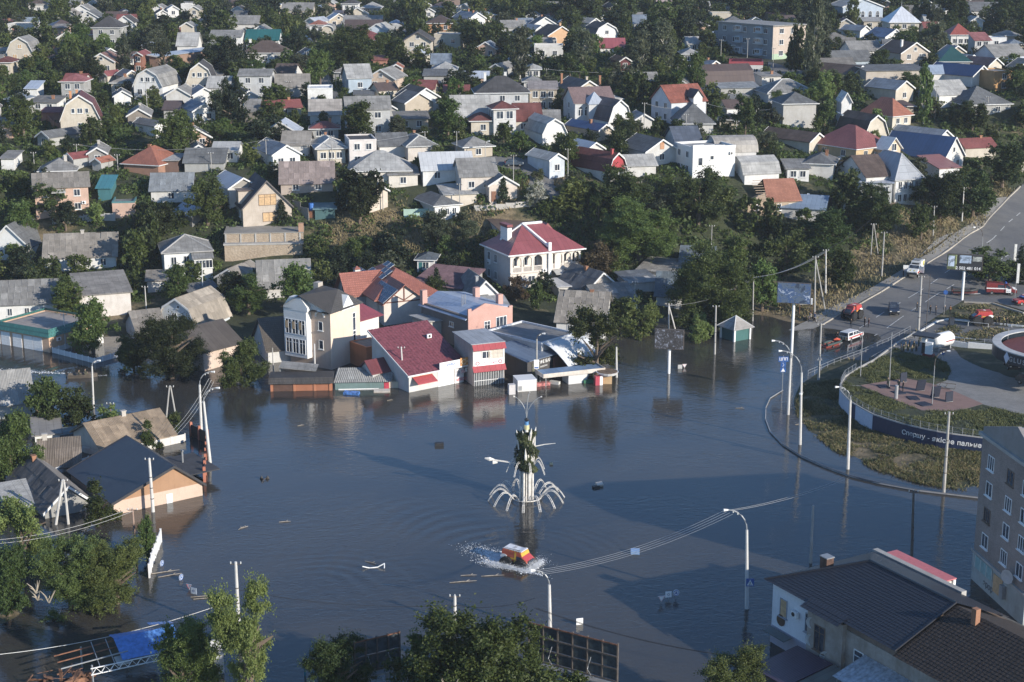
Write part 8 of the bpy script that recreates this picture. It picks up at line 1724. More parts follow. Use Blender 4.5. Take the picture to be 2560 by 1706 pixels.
foam('foam','white foam',[(pA-dr*3.2+sd*.4,2600,1.5,.6,-32,.05,.045),(pA-dr*5.0+sd*.8,900,1.5,.8,-35,.012,.05),(pA+dr*2.0-sd*.2,3000,.45,1.0,-32,.30,.035),(pA-sd*1.7,2600,1.6,.22,-32,.16,.04),(pA-sd*1.9-dr*1.6,1300,1.3,.35,-28,.05,.05),(pA+sd*1.5,900,1.3,.2,-32,.14,.04),(pA-dr*2.4,1500,.8,.6,-32,.015,.13),(pA-sd*1.6,1100,1.5,.14,-32,.01,.12),(pA+dr*2.0,700,.3,.8,-32,.02,.12)],FOAM)
bq=at(200,938,0);foam('foam','white wake',[(bq+Vc((-6,1.2,0)),420,4.0,.25,-8,.03,.08),(bq+Vc((-12,2.6,0)),380,4.5,.5,-9,.03,.09),(bq+Vc((1.5,-.8,0)),160,1.6,.15,8,.06,.07)],FOAM)
def boat(label,p,rot,hull,L=4.4,Wd=1.7,tube_=None,motor=True,name='motorboat',z=0):
 t=tH(name,label,'boat',p+Vc((0,0,z)),R(rot));m=MB();st=[(-L/2,.42*Wd),(-L*.1,.5*Wd),(L*.25,.42*Wd),(L*.42,.2*Wd),(L/2,.0)]
 ring=[];vs=[];
 for x,w_ in st:vs+=[(x,-w_,.55+.08*(x>L*.2)),(x,-w_*.75,-.1),(x,w_*.75,-.1),(x,w_,.55+.08*(x>L*.2)),(x,w_*.82,.5),(x,w_*.6,.12),(x,-w_*.6,.12),(x,-w_*.82,.5)]
 fs=[]
 for i in rn(len(st)-1):
  for k in rn(8):fs. append((i*8+k,i*8+(k+1)%8,(i+1)*8+(k+1)%8,(i+1)*8+k))
 m. add(vs,fs+[tuple(rn(7,-1,-1))]);m. obj('hull',flat(hull,.5,0,.12,'hull_paint'),t)
 if tube_:
  TB(([(-L/2,.46*Wd,.5),(L*.2,.46*Wd,.55),(L*.42,.26*Wd,.62),(L*.5,0,.66),(L*.42,-.26*Wd,.62),(L*.2,-.46*Wd,.55),(-L/2,-.46*Wd,.5)],.2,8,),'tube',flat(tube_,.6,0,.15,'rubber_tube'),t)
 for x in(-.8,.5):BX([x-.14,x+.14,-.55*Wd/1.7,.55*Wd/1.7,.38,.44],'bench',flat((.2,.16,.11)),t)
 if motor:m=MB();m. box(-L/2-.35,-L/2+.02,-.16,.16,.5,1.05);m. tube([(-L/2-.2,0,.5),(-L/2-.25,0,-.4)],.07,6);m. obj('outboard_motor',DARK,t)
 return t
bt=boat('small motorboat with two people speeding along the flooded street',at(207,943,0),8,(.10,.085,.07),4.6)
bm=bt. matrix_basis;pR('person in camouflage sitting at the bow side of the motorboat',bm@Vc((.3,.25,0)),98,'sit',CAMO,OLV);pR('person in camouflage sitting near the middle of the motorboat',bm@Vc((-.6,-.2,0)),80,'sit',(.06,.055,.04),OLV)
def trailer(label,p,rot,z=0):
 t=tH('boat_trailer',label,'trailer',p+Vc((0,0,z)),R(rot));BX([-2.2,1.6,-.5,-.42,.38,.46],'rail',STEEL,t);BX([-2.2,1.6,.42,.5,.38,.46],'rail',STEEL,t);TB(([(1.6,-.46,.42),(2.8,0,.42),(1.6,.46,.42)],.05,5,),'drawbar',STEEL,t);wheel(t,-.6,-.75,.3,.18);wheel(t,-.6,.75,.3,.18);return t
p_=at(2412,740)+Vc((0,0,.1));trailer('white railed boat trailer under the dark rubber boat on the lane',p_,-5);boat('dark rubber boat with red stripe lying on a trailer on the lane',p_,-5,(.10,.03,.03),4.6,1.7,(.03,.035,.035),True,'rubber_boat',.55)
p_=at(2080,864);trailer('half sunk trailer behind the white rescue pickup',p_,40,-.35);boat('green and red rubber boat behind the white rescue pickup',p_,40,(.25,.05,.04),4.4,1.6,(.035,.06,.055),True,'rubber_boat',.0);pR('person in black standing in the green and red rubber boat',p_+Vc((1.2,1.6,.25)),-60,'arms_folded',BLK,BLK)
m=MB();m. tube([(-.5,0,.1),(0,.1,.22),(.6,.0,.1)],[.12,.26,.12],8);tag(m. obj('life_jacket',flat((.62,.10,.05),.7),None,p_+Vc((.9,.6,.75))),'orange life jacket on the bow of the green and red rubber boat','life jacket')
def moto(label,p,rot):
 t=tH('motorcycle',label,'motorcycle',p,R(rot));
 for x in(-.65,.65):TB(([(x+.3*ma. cos(a),0,.33+.3*ma. sin(a))for a in np. linspace(0,2*ma. pi,13)],.055,5,),'wheel',TYRE,t)
 BX([-.3,.3,-.12,.12,.35,.62],'engine',IRON,t);TB(([(-.1,0,.72),(.2,0,.78),(.4,0,.72)],[.1,.16,.08],7,),'fuel_tank',flat((.12,.02,.02),.3),t);TB(([(-.7,0,.75),(-.1,0,.72)],.1,6,),'seat',DARK,t);m=MB();m. tube([(.65,0,.33),(.4,0,.95)],.04,5);m. tube([(.4,-.35,1.02),(.4,.35,1.02)],.025,4);m. obj('fork',STEEL,t)
moto('motorcycle with rider standing at the sandy bank beside the water',at(2036,806),-70);moto('second motorcycle leaning left of the first at the sandy bank',at(2022,804),-100)
def flatpt(px,py,z):return at(px,py,z)
_P=[at(2290,840,.75),at(2102,966,2.35),at(2457,1100,2.45)]
_A=np. array([[p. x,p. y,1]for p in _P]);_S=np. linalg. solve(_A,np. array([p. z for p in _P]))
def pz(x,y):return float(_S[0]*x+_S[1]*y+_S[2])
def ps(px,py,dz=0):
 z=1.8
 for _ in rn(12):p=at(px,py,z);z=.5*z+.5*(pz(p. x,p. y)+dz)
 return at(px,py,z)
def poly(name,pxs,mat,dz=0,depth=None,kd='structure',world=None):
 P=world or[ps(*q)for q in pxs];m=MB();T=[(p. x,p. y,pz(p. x,p. y)+dz)for p in P]
 from mathutils. geometry import tessellate_polygon
 tri=tessellate_polygon([[Vc((a,b,0))for a,b,c in T]]);fs=[]
 for a,b,c in tri:
  n=(Vc(T[b])-Vc(T[a])). cross(Vc(T[c])-Vc(T[a]));fs. append((a,b,c)if n. z>0 else(a,c,b))
 m. add(T,fs)
 if depth:
  n=len(T);sa=sum(T[i][0]*T[(i+1)%n][1]-T[(i+1)%n][0]*T[i][1]for i in rn(n));Lw=[(a,b,c-depth)for a,b,c in T]
  m. add(T+Lw,[((i,(i+1)%n,n+(i+1)%n,n+i)if sa<0 else(n+i,n+(i+1)%n,(i+1)%n,i))for i in rn(n)])
 return kind(m. obj(name,mat),kd)
WTOP=[(2287,833),(2240,862),(2186,902),(2148,922),(2112,944),(2102,962),(2101,979),(2108,988),(2127,1008),(2156,1025),(2184,1040),(2221,1052),(2257,1063),(2300,1073),(2343,1082),(2380,1088),(2457,1098),(2560,1112),(2660,1130)]
def cobble():
 m,t,b=new('paving');P=nn(t,'ShaderNodeNewGeometry'). outputs['Position'];br=nn(t,'ShaderNodeTexBrick');t. links. new(P,br. inputs['Vector']);br. inputs['Scale']. default_value=1;br. inputs['Brick Width']. default_value=.5;br. inputs['Row Height']. default_value=.25;br. inputs['Mortar Size']. default_value=.02
 br. inputs['Color1']. default_value=(.30,.29,.275,1);br. inputs['Color2']. default_value=(.24,.235,.225,1);br. inputs['Mortar']. default_value=(.15,.145,.14,1);n=nZ(t,.3,5,.7,P);o=mix(t,.6,br. outputs[0],ramp(t,n,[(.3,(.55,.55,.55)),(.7,(1,1,1))]),'MULTIPLY');t. links. new(o,b. inputs['Base Color']);b. inputs['Roughness']. default_value=.85;return m
FORE=cobble();PLAZA=wM((.27,.17,.145),.5)
GR=groundmat();
for n_ in GR. node_tree. nodes:
 if n_. type=='VALTORGB'and abs(n_. color_ramp. elements[0]. position-.78)<.01:n_. color_ramp. elements[0]. position=.95;n_. color_ramp. elements[1]. position=1.15
poly('forecourt',WTOP+[(2760,1100),(2760,850),(2600,850),(2480,852),(2345,848)],FORE,0,3.2)
LAWN1=[(2186,906),(2240,872),(2290,890),(2335,892),(2366,908),(2378,930),(2366,952),(2338,962),(2305,955),(2264,946),(2205,955),(2151,964),(2110,963),(2118,944),(2148,926)]
LAWN2=[(2104,966),(2151,966),(2232,1000),(2304,1028),(2389,1031),(2457,1012),(2560,1040),(2660,1065),(2660,1126),(2560,1108),(2457,1094),(2380,1084),(2300,1069),(2221,1048),(2156,1021),(2109,987)]
poly('lawn',LAWN1,GR,.05);poly('lawn',LAWN2,GR,.05)
poly('brick_plaza',[(2151,965),(2205,956),(2264,947),(2305,956),(2338,963),(2389,981),(2457,1011),(2389,1030),(2304,1027),(2232,999)],PLAZA,.08)
def grassmat(nm,a,b_):
 m,t,b=new(nm);P=nn(t,'ShaderNodeNewGeometry'). outputs['Position'];n=nZ(t,.22,4,.65,P);n2=nZ(t,2.5,2,.6,P);ad=nn(t,'ShaderNodeMath',operation='MULTIPLY_ADD');t. links. new(n2,ad. inputs[0]);ad. inputs[1]. default_value=.35;t. links. new(n,ad. inputs[2]);t. links. new(ramp(t,ad. outputs[0],[(.48,a),(.88,b_)]),b. inputs['Base Color']);b. inputs['Roughness']. default_value=.7;return m
GRASSG=grassmat('grass',(.035,.052,.012),(.13,.135,.045));GRASSD=grassmat('dry_grass',(.06,.062,.02),(.30,.235,.12))
def blades(name,pts,h,w_,mat,lean=.4):
 n=len(pts);hh=h*rng. uniform(.5,1.35,n);a=rng. uniform(0,6.28,n);dx,dy=np. cos(a)*w_,np. sin(a)*w_;lx,ly=rng. normal(size=n)*lean*hh,rng. normal(size=n)*lean*hh
 p=np. array(pts);A=p+np. stack([-dx,-dy,0*hh-.05],1);B=p+np. stack([dx,dy,0*hh-.05],1);C=p+np. stack([lx+dx*.5,ly+dy*.5,hh],1);D=p+np. stack([lx-dx*.5,ly-dy*.5,hh],1)
 V=np. stack([A,B,C,D],1). reshape(-1,3);return kind(mO(name,np_mesh(name,V,np. arange(len(V)). reshape(-1,4),mat)),'stuff')
def clump(pts):return[p for p in pts if mnoise. noise((p[0]*.22,p[1]*.22,2.))+.5*mnoise. noise((p[0]*.9,p[1]*.9,5.))>-.08+rng. normal()*.12]
def inP(P,n,zf):
 xs=[p. x for p in P];ys=[p. y for p in P];out=[]
 while len(out)<n:
  x,y=rng. uniform(min(xs),max(xs)),rng. uniform(min(ys),max(ys))
  if inpoly(x,y,P):out. append((x,y,zf(x,y)))
 return out
blades('grass',clump(inP([ps(*q)for q in LAWN1],30000,pz)),.26,.055,GRASSG,.8);blades('grass',clump(inP([ps(*q)for q in LAWN2],40000,pz)),.28,.055,GRASSG,.8)
SLOPE=[at(*q,water=False)for q in[(2100,950),(2060,955),(2010,965),(1990,1000),(1992,1040),(2030,1085),(2075,1125),(2140,1160),(2200,1182),(2300,1212),(2450,1240),(2600,1255),(2600,1130),(2457,1115),(2343,1106),(2257,1085),(2156,1052),(2108,1020),(2098,990)]]
gzz=lambda x,y:gz(x,y)
sl_pts=[p for p in inP(SLOPE,70000,gzz)if p[2]>-.05]
sl_pts=clump(sl_pts);k_=len(sl_pts)//2;blades('meadow',sl_pts[:k_],.26,.055,GRASSG,.9);blades('dry_meadow',sl_pts[k_:],.26,.05,GRASSD,.9)
ISL=[[at(*q,water=False)for q in[(2375,797),(2400,768),(2460,762),(2560,788),(2700,800),(2700,818),(2560,815),(2440,800)]],[at(*q,water=False)for q in[(2330,852),(2345,825),(2380,812),(2460,815),(2560,835),(2540,850),(2485,856),(2400,855)]]]
for P in ISL:q=inP(P,5200,gzz);q=clump(q);k_=len(q)//2;blades('dry_meadow',q[:k_],.28,.1,GRASSD,.9);blades('meadow',q[k_:],.26,.1,GRASSG,.9)
bank=[]
for(px,py,rp_,a)in DRY[2:12]+DRY[12:28]:
 c=at(px,py,water=False);r_=rp_/scl(c)
 for k in rn(700 if px>1800 else 520):
  x,y=c. x+rng. normal()*r_*.6,c. y+rng. normal()*r_*1.3;z=gz(x,y)
  if z>.15 and not any(inpoly(x,y,P)for P in SPOLY[:-1])and foot_free(x,y,.1):bank. append((x,y,z))
blades('dry_bank_grass',bank,.45,.11,GRASSD,.5)
NAVYW=flat((.018,.03,.075),.5,0,.1,'navy_paint');PALE=flat((.50,.55,.66),.5,0,.06,'pale_paint')
wl=tH('retaining_wall','curved navy wall with white wording and pale printed panels, round the station','wall',ps(2101,979))
o=wl. location;pts=[ps(*q)for q in WTOP];fine=[]
for a,b in zip(pts[:-1],pts[1:]):
 n=max(1,round((b-a). length/1.6))
 for k in rn(n):fine. append(a. lerp(b,k/n))
fine. append(pts[-1])
seg=0
for a,b in zip(fine[:-1],fine[1:]):
 pa=proj((a+b)/2);d=b-a;nrm=Vc((-d. y,d. x,0)). normalized();
 c=pa[0];right=proj(b)[0]>proj(a)[0]
 za,zb=pz(a. x,a. y)+.12,pz(b. x,b. y)+.12;lo=-1.2
 nr=nrm*.16;ov_=nrm*-.05
 mt=PALE if(pa[1]>955 and(2095<c<2128 or 2136<c<2178))else(NAVYW if pa[1]>985 else CONC)
 m=MB();A=a-nr-o;B=b-nr-o;C=b+nr*.2-o;D=a+nr*.2-o
 m. add([(A. x,A. y,lo-o. z),(B. x,B. y,lo-o. z),(C. x,C. y,lo-o. z),(D. x,D. y,lo-o. z),(A. x,A. y,za-o. z),(B. x,B. y,zb-o. z),(C. x,C. y,zb-o. z),(D. x,D. y,za-o. z)],[(3,2,1,0),(4,5,6,7),(0,1,5,4),(1,2,6,5),(2,3,7,6),(3,0,4,7)]);m. obj('wall_segment',mt,wl)
m=MB();m. tube([Vc((p. x,p. y,pz(p. x,p. y)+.16))-o for p in fine],.16,4);m. obj('coping',CONC,wl)
def wall_text(runs,pxa,size):
 """one letter after the other along the curved wall"""
 arc=[Vc((p. x,p. y,0))for p in fine]
 i=min(rn(len(fine)),key=lambda i:abs(proj(fine[i])[0]-pxa)+(1e4 if proj(fine[i])[1]<1000 else 0));t_=0.
 for body,bold in runs:
  for ch in body:
   me=tM(ch,size,.02,bold)if ch!=' 'else None
   wd=(max(v. co. x for v in me. vertices)-min(v. co. x for v in me. vertices))if me and len(me. vertices)else size*.25
   t_+=wd/2+size*.05;j=i;rem=t_
   while j<len(arc)-2 and rem>(arc[j+1]-arc[j]). length:rem-=(arc[j+1]-arc[j]). length;j+=1
   d=(arc[j+1]-arc[j]). normalized();p=arc[j]+d*rem;n_=Vc((-d. y,d. x,0))
   if me:mO('lettering',me,WT,wl,Vc((p. x,p. y,pz(p. x,p. y)-.95))-n_*.20-o,rot=(R(90),0,ma. atan2(d. y,d. x)))
   t_+=wd/2+size*.05
wall_text([('Спершу - ',False),('якісне пальне',True)],2258,.92)
m=MB();
lf=tH('fence','low mesh fence on posts along the top of the curved navy wall','fence',o)
for i,p in enumerate(fine):
 if proj(p)[1]<925:continue
 q=Vc((p. x,p. y,pz(p. x,p. y)+.2))-o;BX([-.03,.03,-.03,.03,0,1.0],'fence_post',STEEL,lf,q)
rl=[Vc((p. x,p. y,pz(p. x,p. y)+.2))-o for p in fine if proj(p)[1]>=925]
for z in(.35,.95):TB(([p+Vc((0,0,z))for p in rl],.02,3,),'rail',STEEL,lf)
mesh=MB()
for a,b in zip(rl[:-1],rl[1:]):
 for k in rn(6):
  p=a. lerp(b,k/6);q=a. lerp(b,(k+1.5)/6);mesh. tube([p,q+Vc((0,0,.95))],.008,3,False);mesh. tube([q,p+Vc((0,0,.95))],.008,3,False)
kind(mesh. obj('mesh',STEEL,lf),'stuff')
cz_=7.2;cc=at(2655,864,cz_);Rr=abs(at(2488,864,cz_). x-cc. x);cn=tH('station_canopy','round station canopy with dark fascia lettering and red roof, right edge','canopy',Vc((cc. x,cc. y,0)))
FASC=flat((.012,.022,.035),.35,0,.05,'dark_fascia');n=72
def ring(m,r0,r1,z0,z1):
 vs=[];fs=[]
 for k in rn(n):
  a=2*ma. pi*k/n;c,s=ma. cos(a),ma. sin(a);vs+=[(r0*c,r0*s,z0),(r1*c,r1*s,z0),(r1*c,r1*s,z1),(r0*c,r0*s,z1)]
 for k in rn(n):
  j=(k+1)%n;fs+=[(4*k+1,4*j+1,4*j+2,4*k+2),(4*k+2,4*j+2,4*j+3,4*k+3),(4*k+3,4*j+3,4*j,4*k),(4*k,4*j,4*j+1,4*k+1)]
 m. add(vs,fs)
m=MB();ring(m,Rr-.1,Rr,cz_-1.75,cz_-.05);m. obj('fascia',FASC,cn)
m=MB();ring(m,Rr-1.3,Rr+.03,cz_-.05,cz_+.12);m. obj('parapet',wM((.5,.51,.52),.6),cn)
m=MB();m. add([((Rr-1.29)*ma. cos(2*ma. pi*k/n),(Rr-1.29)*ma. sin(2*ma. pi*k/n),cz_-.75)for k in rn(n)],[tuple(rn(n))]);m. obj('roof',flat((.13,.035,.035),.8,0,.2,'red_roof'),cn)
m=MB();m. add([((Rr-.1)*ma. cos(2*ma. pi*k/n),(Rr-.1)*ma. sin(2*ma. pi*k/n),cz_-1.7)for k in rn(n)],[tuple(rn(n-1,-1,-1))]);m. obj('soffit',wM((.55,.55,.55),.2),cn)
for x,y in((-3.5,-2.5),(3.5,-2.5),(-3.5,3.5),(3.5,3.5)):BX([x-.25,x+.25,y-.25,y+.25,-1,cz_-1.75],'column',wM((.5,.5,.5),.3),cn)
for k,ch in enumerate('GLUSCO'):
 a=R(206.5+k*4.6);me=tM(ch,1.05,.03,True);mO('lettering',me,flat((.30,.30,.31),.5,0,.05,'letter_grey'),cn,((Rr+.03)*ma. cos(a),(Rr+.03)*ma. sin(a),cz_-.95),rot=(R(90),0,a+ma. pi/2))
a=R(201.5);m=MB();m. add([(0,-.05,-.95),(.62,-.05,0),(0,-.05,.95),(-.62,-.05,0),(0,0,-.95),(.62,0,0),(0,0,.95),(-.62,0,0)],[(0,1,2,3),(0,4,5,1),(1,5,6,2),(2,6,7,3),(3,7,4,0)]);m. obj('diamond_emblem',PALE,cn,((Rr+.02)*ma. cos(a),(Rr+.02)*ma. sin(a),cz_-.9),a+ma. pi/2)
m=MB();
for k in rn(14):m. box(-2+k*.3,-1.9+k*.3,-Rr+1.8,-Rr+1.9,cz_-.74,cz_-.1)
kind(m. obj('snow_guard',STEEL,cn),'stuff')
m=MB();m. cyl((0,0),.05,cz_-.7,cz_+1.6,5);m. tube([(0,0,cz_+1.4),(.4,-.2,cz_+1.5)],.3,8);m. obj('antenna',STEEL,cn,(-Rr*.62,Rr*.62,0))
kp=ps(2312,884);k_=tH('gas_kiosk','gas filling kiosk with black flat roof and white pump','kiosk',kp,R(-35))
BX([-1.9,1.9,-1.3,1.5,3.0,3.25],'roof',flat((.035,.042,.055),.6,0,.1,'dark_roof'),k_);BX([-.3,.3,-.3,.3,-.8,3.0],'post',DARK,k_,(-.2,0,0));BX([-.32,.32,-.34,.34,1.9,2.99],'post_panel',WT,k_,(-.2,0,0))
pmp=tH('gas_pump','white gas pump on a dark red plinth','pump',ps(2321,893),R(-30));BX([-.55,.55,-.35,.35,.55,2.5],'body',WT,pmp);BX([-.9,.9,-.5,.5,-.5,.54],'plinth',flat((.16,.03,.03),.7),pmp)
tk=tH('gas_tank','large white gas tank on legs with dark red stripe','tank',ps(2352,874),R(38));TB(([(-2.5,0,1.7),(-2.35,0,1.7),(-1.95,0,1.7),(1.95,0,1.7),(2.35,0,1.7),(2.5,0,1.7)],[.45,.95,1.2,1.2,.95,.45],20,),'vessel',WT,tk,smooth=True);BX([-.3,1.9,-1.225,-1.15,1.55,1.75],'stripe',flat((.3,.05,.05)),tk);
for x in(-1.5,1.5):BX([x-.12,x+.12,-.8,.8,-.6,1.0],'leg',STEEL,tk)
BX([-2.6,2.6,-1.0,-.9,.0,.12],'skid',DARK,tk)
PN=flat((.014,.02,.04),.75,0,.1,'dark_panel')
def plate(label,px,py,rot,up,w_=1.5,h_=2.0,tilt=0):
 p=ps(px,py);t=tH('advert_board',label,'board',p,R(rot));m=MB()
 m. box(-w_/2,w_/2,-.09,.09,.12,h_)if up else m. box(-w_/2,w_/2,-.9,.9,.05,.22)
 m. obj('panel',PN,t,rot=(R(tilt),0,0));f=MB();f. box(-w_/2-.05,w_/2+.05,-.12,.12,.02,.11)if up else f. box(-w_/2-.06,w_/2+.06,-.98,.98,.0,.045);f. obj('base',STEEL,t)
plate('upright dark board behind two people on the brick plaza',2258,957,20,True,1.1,1.6);plate('leaning dark board in the middle of the brick plaza',2299,978,15,True,1.4,1.9,16);plate('leaning dark board beside the lamp post on the brick plaza',2336,995,15,True,1.4,1.9,14);plate('upright dark board at the right end of the brick plaza',2372,1006,20,True,1.2,1.6)
plate('flat dark board lying at the rear left of the brick plaza',2208,969,10,False);plate('flat dark board under the standing pair on the brick plaza',2246,984,20,False);plate('flat dark board lying at the front of the brick plaza',2283,998,5,False);plate('bent dark board lying at the front right of the brick plaza',2309,1013,25,False,1.8)
fr=tH('metal_frame','dark bent metal frame lying between the boards and the forecourt','frame',ps(2362,972),R(-15));m=MB();m. tube([(-1.5,-.6,.3),(1.4,-.7,.25),(1.6,.7,.6),(-1.3,.6,.8),(-1.5,-.6,.3)],.07,4);m. tube([(-1,-.6,.3),(-.6,.6,.8)],.05,4);m. tube([(0,-.6,.3),(.4,.65,.7)],.05,4);m. obj('bars',IRON,fr)
pR('soldier with rifle standing left on the brick plaza',ps(2219,971),150,'arms_folded',CAMO,OLV,hat=(.09,.085,.05));pR('person in olive shirt, left of the pair on the brick plaza',ps(2246,977),-60,'arms_folded',(.08,.075,.045),OLV);pR('person in black, right of the pair on the brick plaza',ps(2257,980),-90,'stand',BLK,BLK)
bn=tH('display_column','transparent column stand on the brick plaza','stand',ps(2240,998));CY([(0,0),.26,0,2.1,8],'column',flat((.36,.36,.37),.3,0,.1),bn);CY([(0,0),.4,-.1,-.001,10],'base',STEEL,bn)
def railing(label,pts,h,mat,sp=2.,rails=(.5,1.),name='railing',r=.04,pf=None,closed=False,cat='railing'):
 P=[pf(*q)if pf else at(*q)for q in pts];t=tH(name,label,cat,P[0]);o=P[0]
 for a,b in zip(P[:-1],P[1:]):
  n=max(1,round((b-a). length/sp))
  for k in rn(n+1 if b is P[-1]else n):CY([(0,0),r,-.8,h,5],'post',mat,t,a. lerp(b,k/n)-o)
 for f in rails:TB(([p-o+Vc((0,0,h*f))for p in P],r*.9,4,),'rail',mat,t)
 return t
railing('half submerged handrail running from the road down into the flood',[(2275,828),(2220,858),(2150,888),(2085,912),(2020,940)],.9,STEEL,2.2,(.45,.98));railing('second handrail above the flooded lawn edge',[(2290,842),(2235,872),(2178,905)],.9,STEEL,2.2,(.55,.98))
railing('white railing behind the parked red amphibious truck',[(2380,812),(2420,817),(2470,822)],.9,WT,2.4,(.98,));railing('light railing on the white kerb wall beside the gas tank',[(2372,866),(2410,868),(2460,870),(2486,872)],1.5,STEEL,2.6,(.7,.98))
m=MB();P=[at(*q)for q in[(2366,864),(2420,870),(2486,874),(2540,876)]];t=tH('kerb_wall','low white kerb wall beside the gas tank','wall',P[0])
for a,b in zip(P[:-1],P[1:]):
 d=b-a;BX([0,d. length,-.15,.15,-.8,1.0],'wall_segment',WT,t,a-P[0],ma. atan2(d. y,d. x))
hp=[(1957,978),(1925,998),(1914,1022),(1913,1050),(1925,1082),(1956,1114),(2005,1145),(2060,1170),(2120,1192),(2200,1212),(2300,1230),(2450,1248)]
P=[at(*q,0)for q in hp];t=tH('sunken_fence','top rail of a sunken mesh fence curving round the station point','fence',P[0]);TB(([p-P[0]+Vc((0,0,.12))for p in P],.09,5,),'rail',flat((.33,.33,.33),.6,.2,.15),t)
for a,b in zip(P[5:-1],P[6:]):
 d=b-a;BX([0,d. length,-.03,.03,-.4,.28],'mesh_panel',flat((.14,.14,.15),.7),t,a-P[0],ma. atan2(d. y,d. x))
BLUE=flat((.03,.10,.32),.4,0,.05,'sign_blue');PRNT=None
def printmat(name,cols,scale,seed=0.):
 m,t,b=new(name);c=nn(t,'ShaderNodeTexCoord');mp=nn(t,'ShaderNodeMapping');mp. inputs['Location']. default_value=(seed,seed*2,seed);t. links. new(c. outputs['Object'],mp. inputs[0]);n=nZ(t,scale,5,.75,mp. outputs[0],.8)
 r=nn(t,'ShaderNodeValToRGB');r. color_ramp. interpolation='CONSTANT';e=r. color_ramp. elements;e[0]. position=0;e[0]. color=(*cols[0],1);e[1]. position=.42;e[1]. color=(*cols[1],1)
 for i,c_ in enumerate(cols[2:]):x=e. new(.5+i*.07);x. color=(*c_,1)
 t. links. new(n,r. inputs[0]);t. links. new(r. outputs[0],b. inputs['Base Color']);b. inputs['Roughness']. default_value=.7;return m
def billboard(label,px,by,cy,wpx,hpx,rot,front,back,post=True,posttop=None,side=1):
 p=at(px,by);zc=solve_h(p,cy);s=scl(p+Vc((0,0,zc)));w_=wpx/s/max(.3,abs(ma. cos(R(rot)-ma. atan2(0,1))));h_=hpx/s/.97
 t=tH('billboard',label,'billboard',p,R(rot));BX([-w_/2,w_/2,-.2,.2,zc-h_/2,zc+h_/2],'frame',IRON,t);f=BX([-w_/2+.1,w_/2-.1,-.24,-.201,zc-h_/2+.1,zc+h_/2-.1],'poster',front,t)
 if post:CY([(0,.45),.24,-2,zc-h_*.1,10],'post',WT,t,(0,0,0))
 return t,w_,h_,zc,f
BT=printmat('torn_poster',[(.03,.05,.09),(.10,.14,.20),(.05,.10,.22),(.36,.41,.50),(.50,.55,.62)],.55);
billboard('torn blue and white billboard on a white post above the flood edge',1978,888,733,82,52,-14,BT,DARK)
t,w_,h_,zc,f=billboard('dark billboard with white phone number on a white post by the road',2405,753,656,84,40,-14,flat((.03,.032,.036),.6,0,.1,'dark_print'),DARK)
lT('2 502 481 014',h_*.25,WT,f,(w_*.10,-.25,zc-h_*.36),(R(90),0,0),True)
for x0,x1,z0,z1,c in((-.5,-.27,-.5,.5,(.08,.10,.05)),(-.48,-.30,-.3,.42,(.30,.35,.42)),(-.16,.18,-.05,.48,(.22,.27,.34)),(.22,.48,.1,.42,(.25,.26,.24)),(-.27,-.235,-.5,.5,(.20,.22,.10))):
 m=MB();m. box(x0*w_*.97,x1*w_*.97,-.25-.004*x0,-.241,zc+z0*h_*.9,zc+z1*h_*.9);m. obj('poster_print',printmat('print',[tuple(v*.4 for v in c),c,tuple(min(1,v*1.8)for v in c)],.7,x0*9),f)
t,w_,h_,zc,f=billboard('dark peeling billboard seen from behind on a white post in the flood',1671,936,848,72,50,-12,printmat('peeling_back',[(.03,.028,.03),(.05,.048,.05),(.07,.07,.08),(.25,.27,.33)],1.6),DARK)
nb_=tH('notice_board','small white notice board on two stakes under the torn billboard','board',at(2014,787),R(-5));q=BX([-1.15,1.15,-.04,.04,1.9,3.1],'panel',WT,nb_);
for k in rn(3):BX([-.9,.8-.3*(k%2),-.06,-.041,2.9-k*.32,3.0-k*.32],'text_line',flat((.25,.28,.36)),q)
for x in(-1.1,1.1):BX([x-.05,x+.05,-.03,.03,-.3,1.9],'stake',RUST,nb_)
def bareback(label,base,w_,h_,z0,rot,nx_,nz_):
 t=tH('billboard',label,'billboard',base,R(rot));PN2=flat((.035,.05,.06),.6,0,.35,'dull_sheet');pm_=MB();pm_. box(-w_/nx_/2+.06,w_/nx_/2-.06,-.04,.04,-h_/nz_/2+.06,h_/nz_/2-.06);me=pm_. mesh('back_panel');me. materials. append(PN2)
 for i in rn(nx_):
  for j in rn(nz_):mO('back_panel',me,None,t,(-w_/2+w_*(i+.5)/nx_,0,z0+h_*(j+.5)/nz_),rot=(random. uniform(-.015,.015),0,0))
 for i in rn(nx_+1):m=MB();x=-w_/2+w_*i/nx_;m. box(x-.07,x+.07,-.16,.08,z0-.1,z0+h_+.1);m. obj('upright',IRON,t)
 for j in rn(nz_+1):m=MB();z=z0+h_*j/nz_;m. box(-w_/2,w_/2,-.22,-.161,z-.06,z+.06);m. obj('crossbar',RUST if j==nz_ else IRON,t)
 BX([-w_/2,w_/2,-.9,-.23,z0-.2,z0-.12],'walkway',STEEL,t)
 for x in(-w_*.22,w_*.22):CY([(x,.0),.2,-2,z0,8],'post',STEEL,t);TB(([(x,-.25,z0),(x,-.9,z0+.9),(x,-.25,z0+h_*.5)],.04,4,),'strut',STEEL,t)
 return t
b0=at(1430,1772,0);bareback('large bare billboard back with six columns of dull panels, foreground',b0,9.2,3.6,4.0,-31,6,3);b1=at(945,1745,0);bareback('smaller bare billboard back left of the largest foreground tree',b1,4.6,3.2,3.0,30,4,2)
m=MB();m. box(-3.4,3.0,-.3,.3,0,.9);tag(m. obj('concrete_beam',CONC,None,at(985,1730,0)+Vc((0,0,2.2)),R(30)),'pale concrete beam below the smaller billboard back','beam')
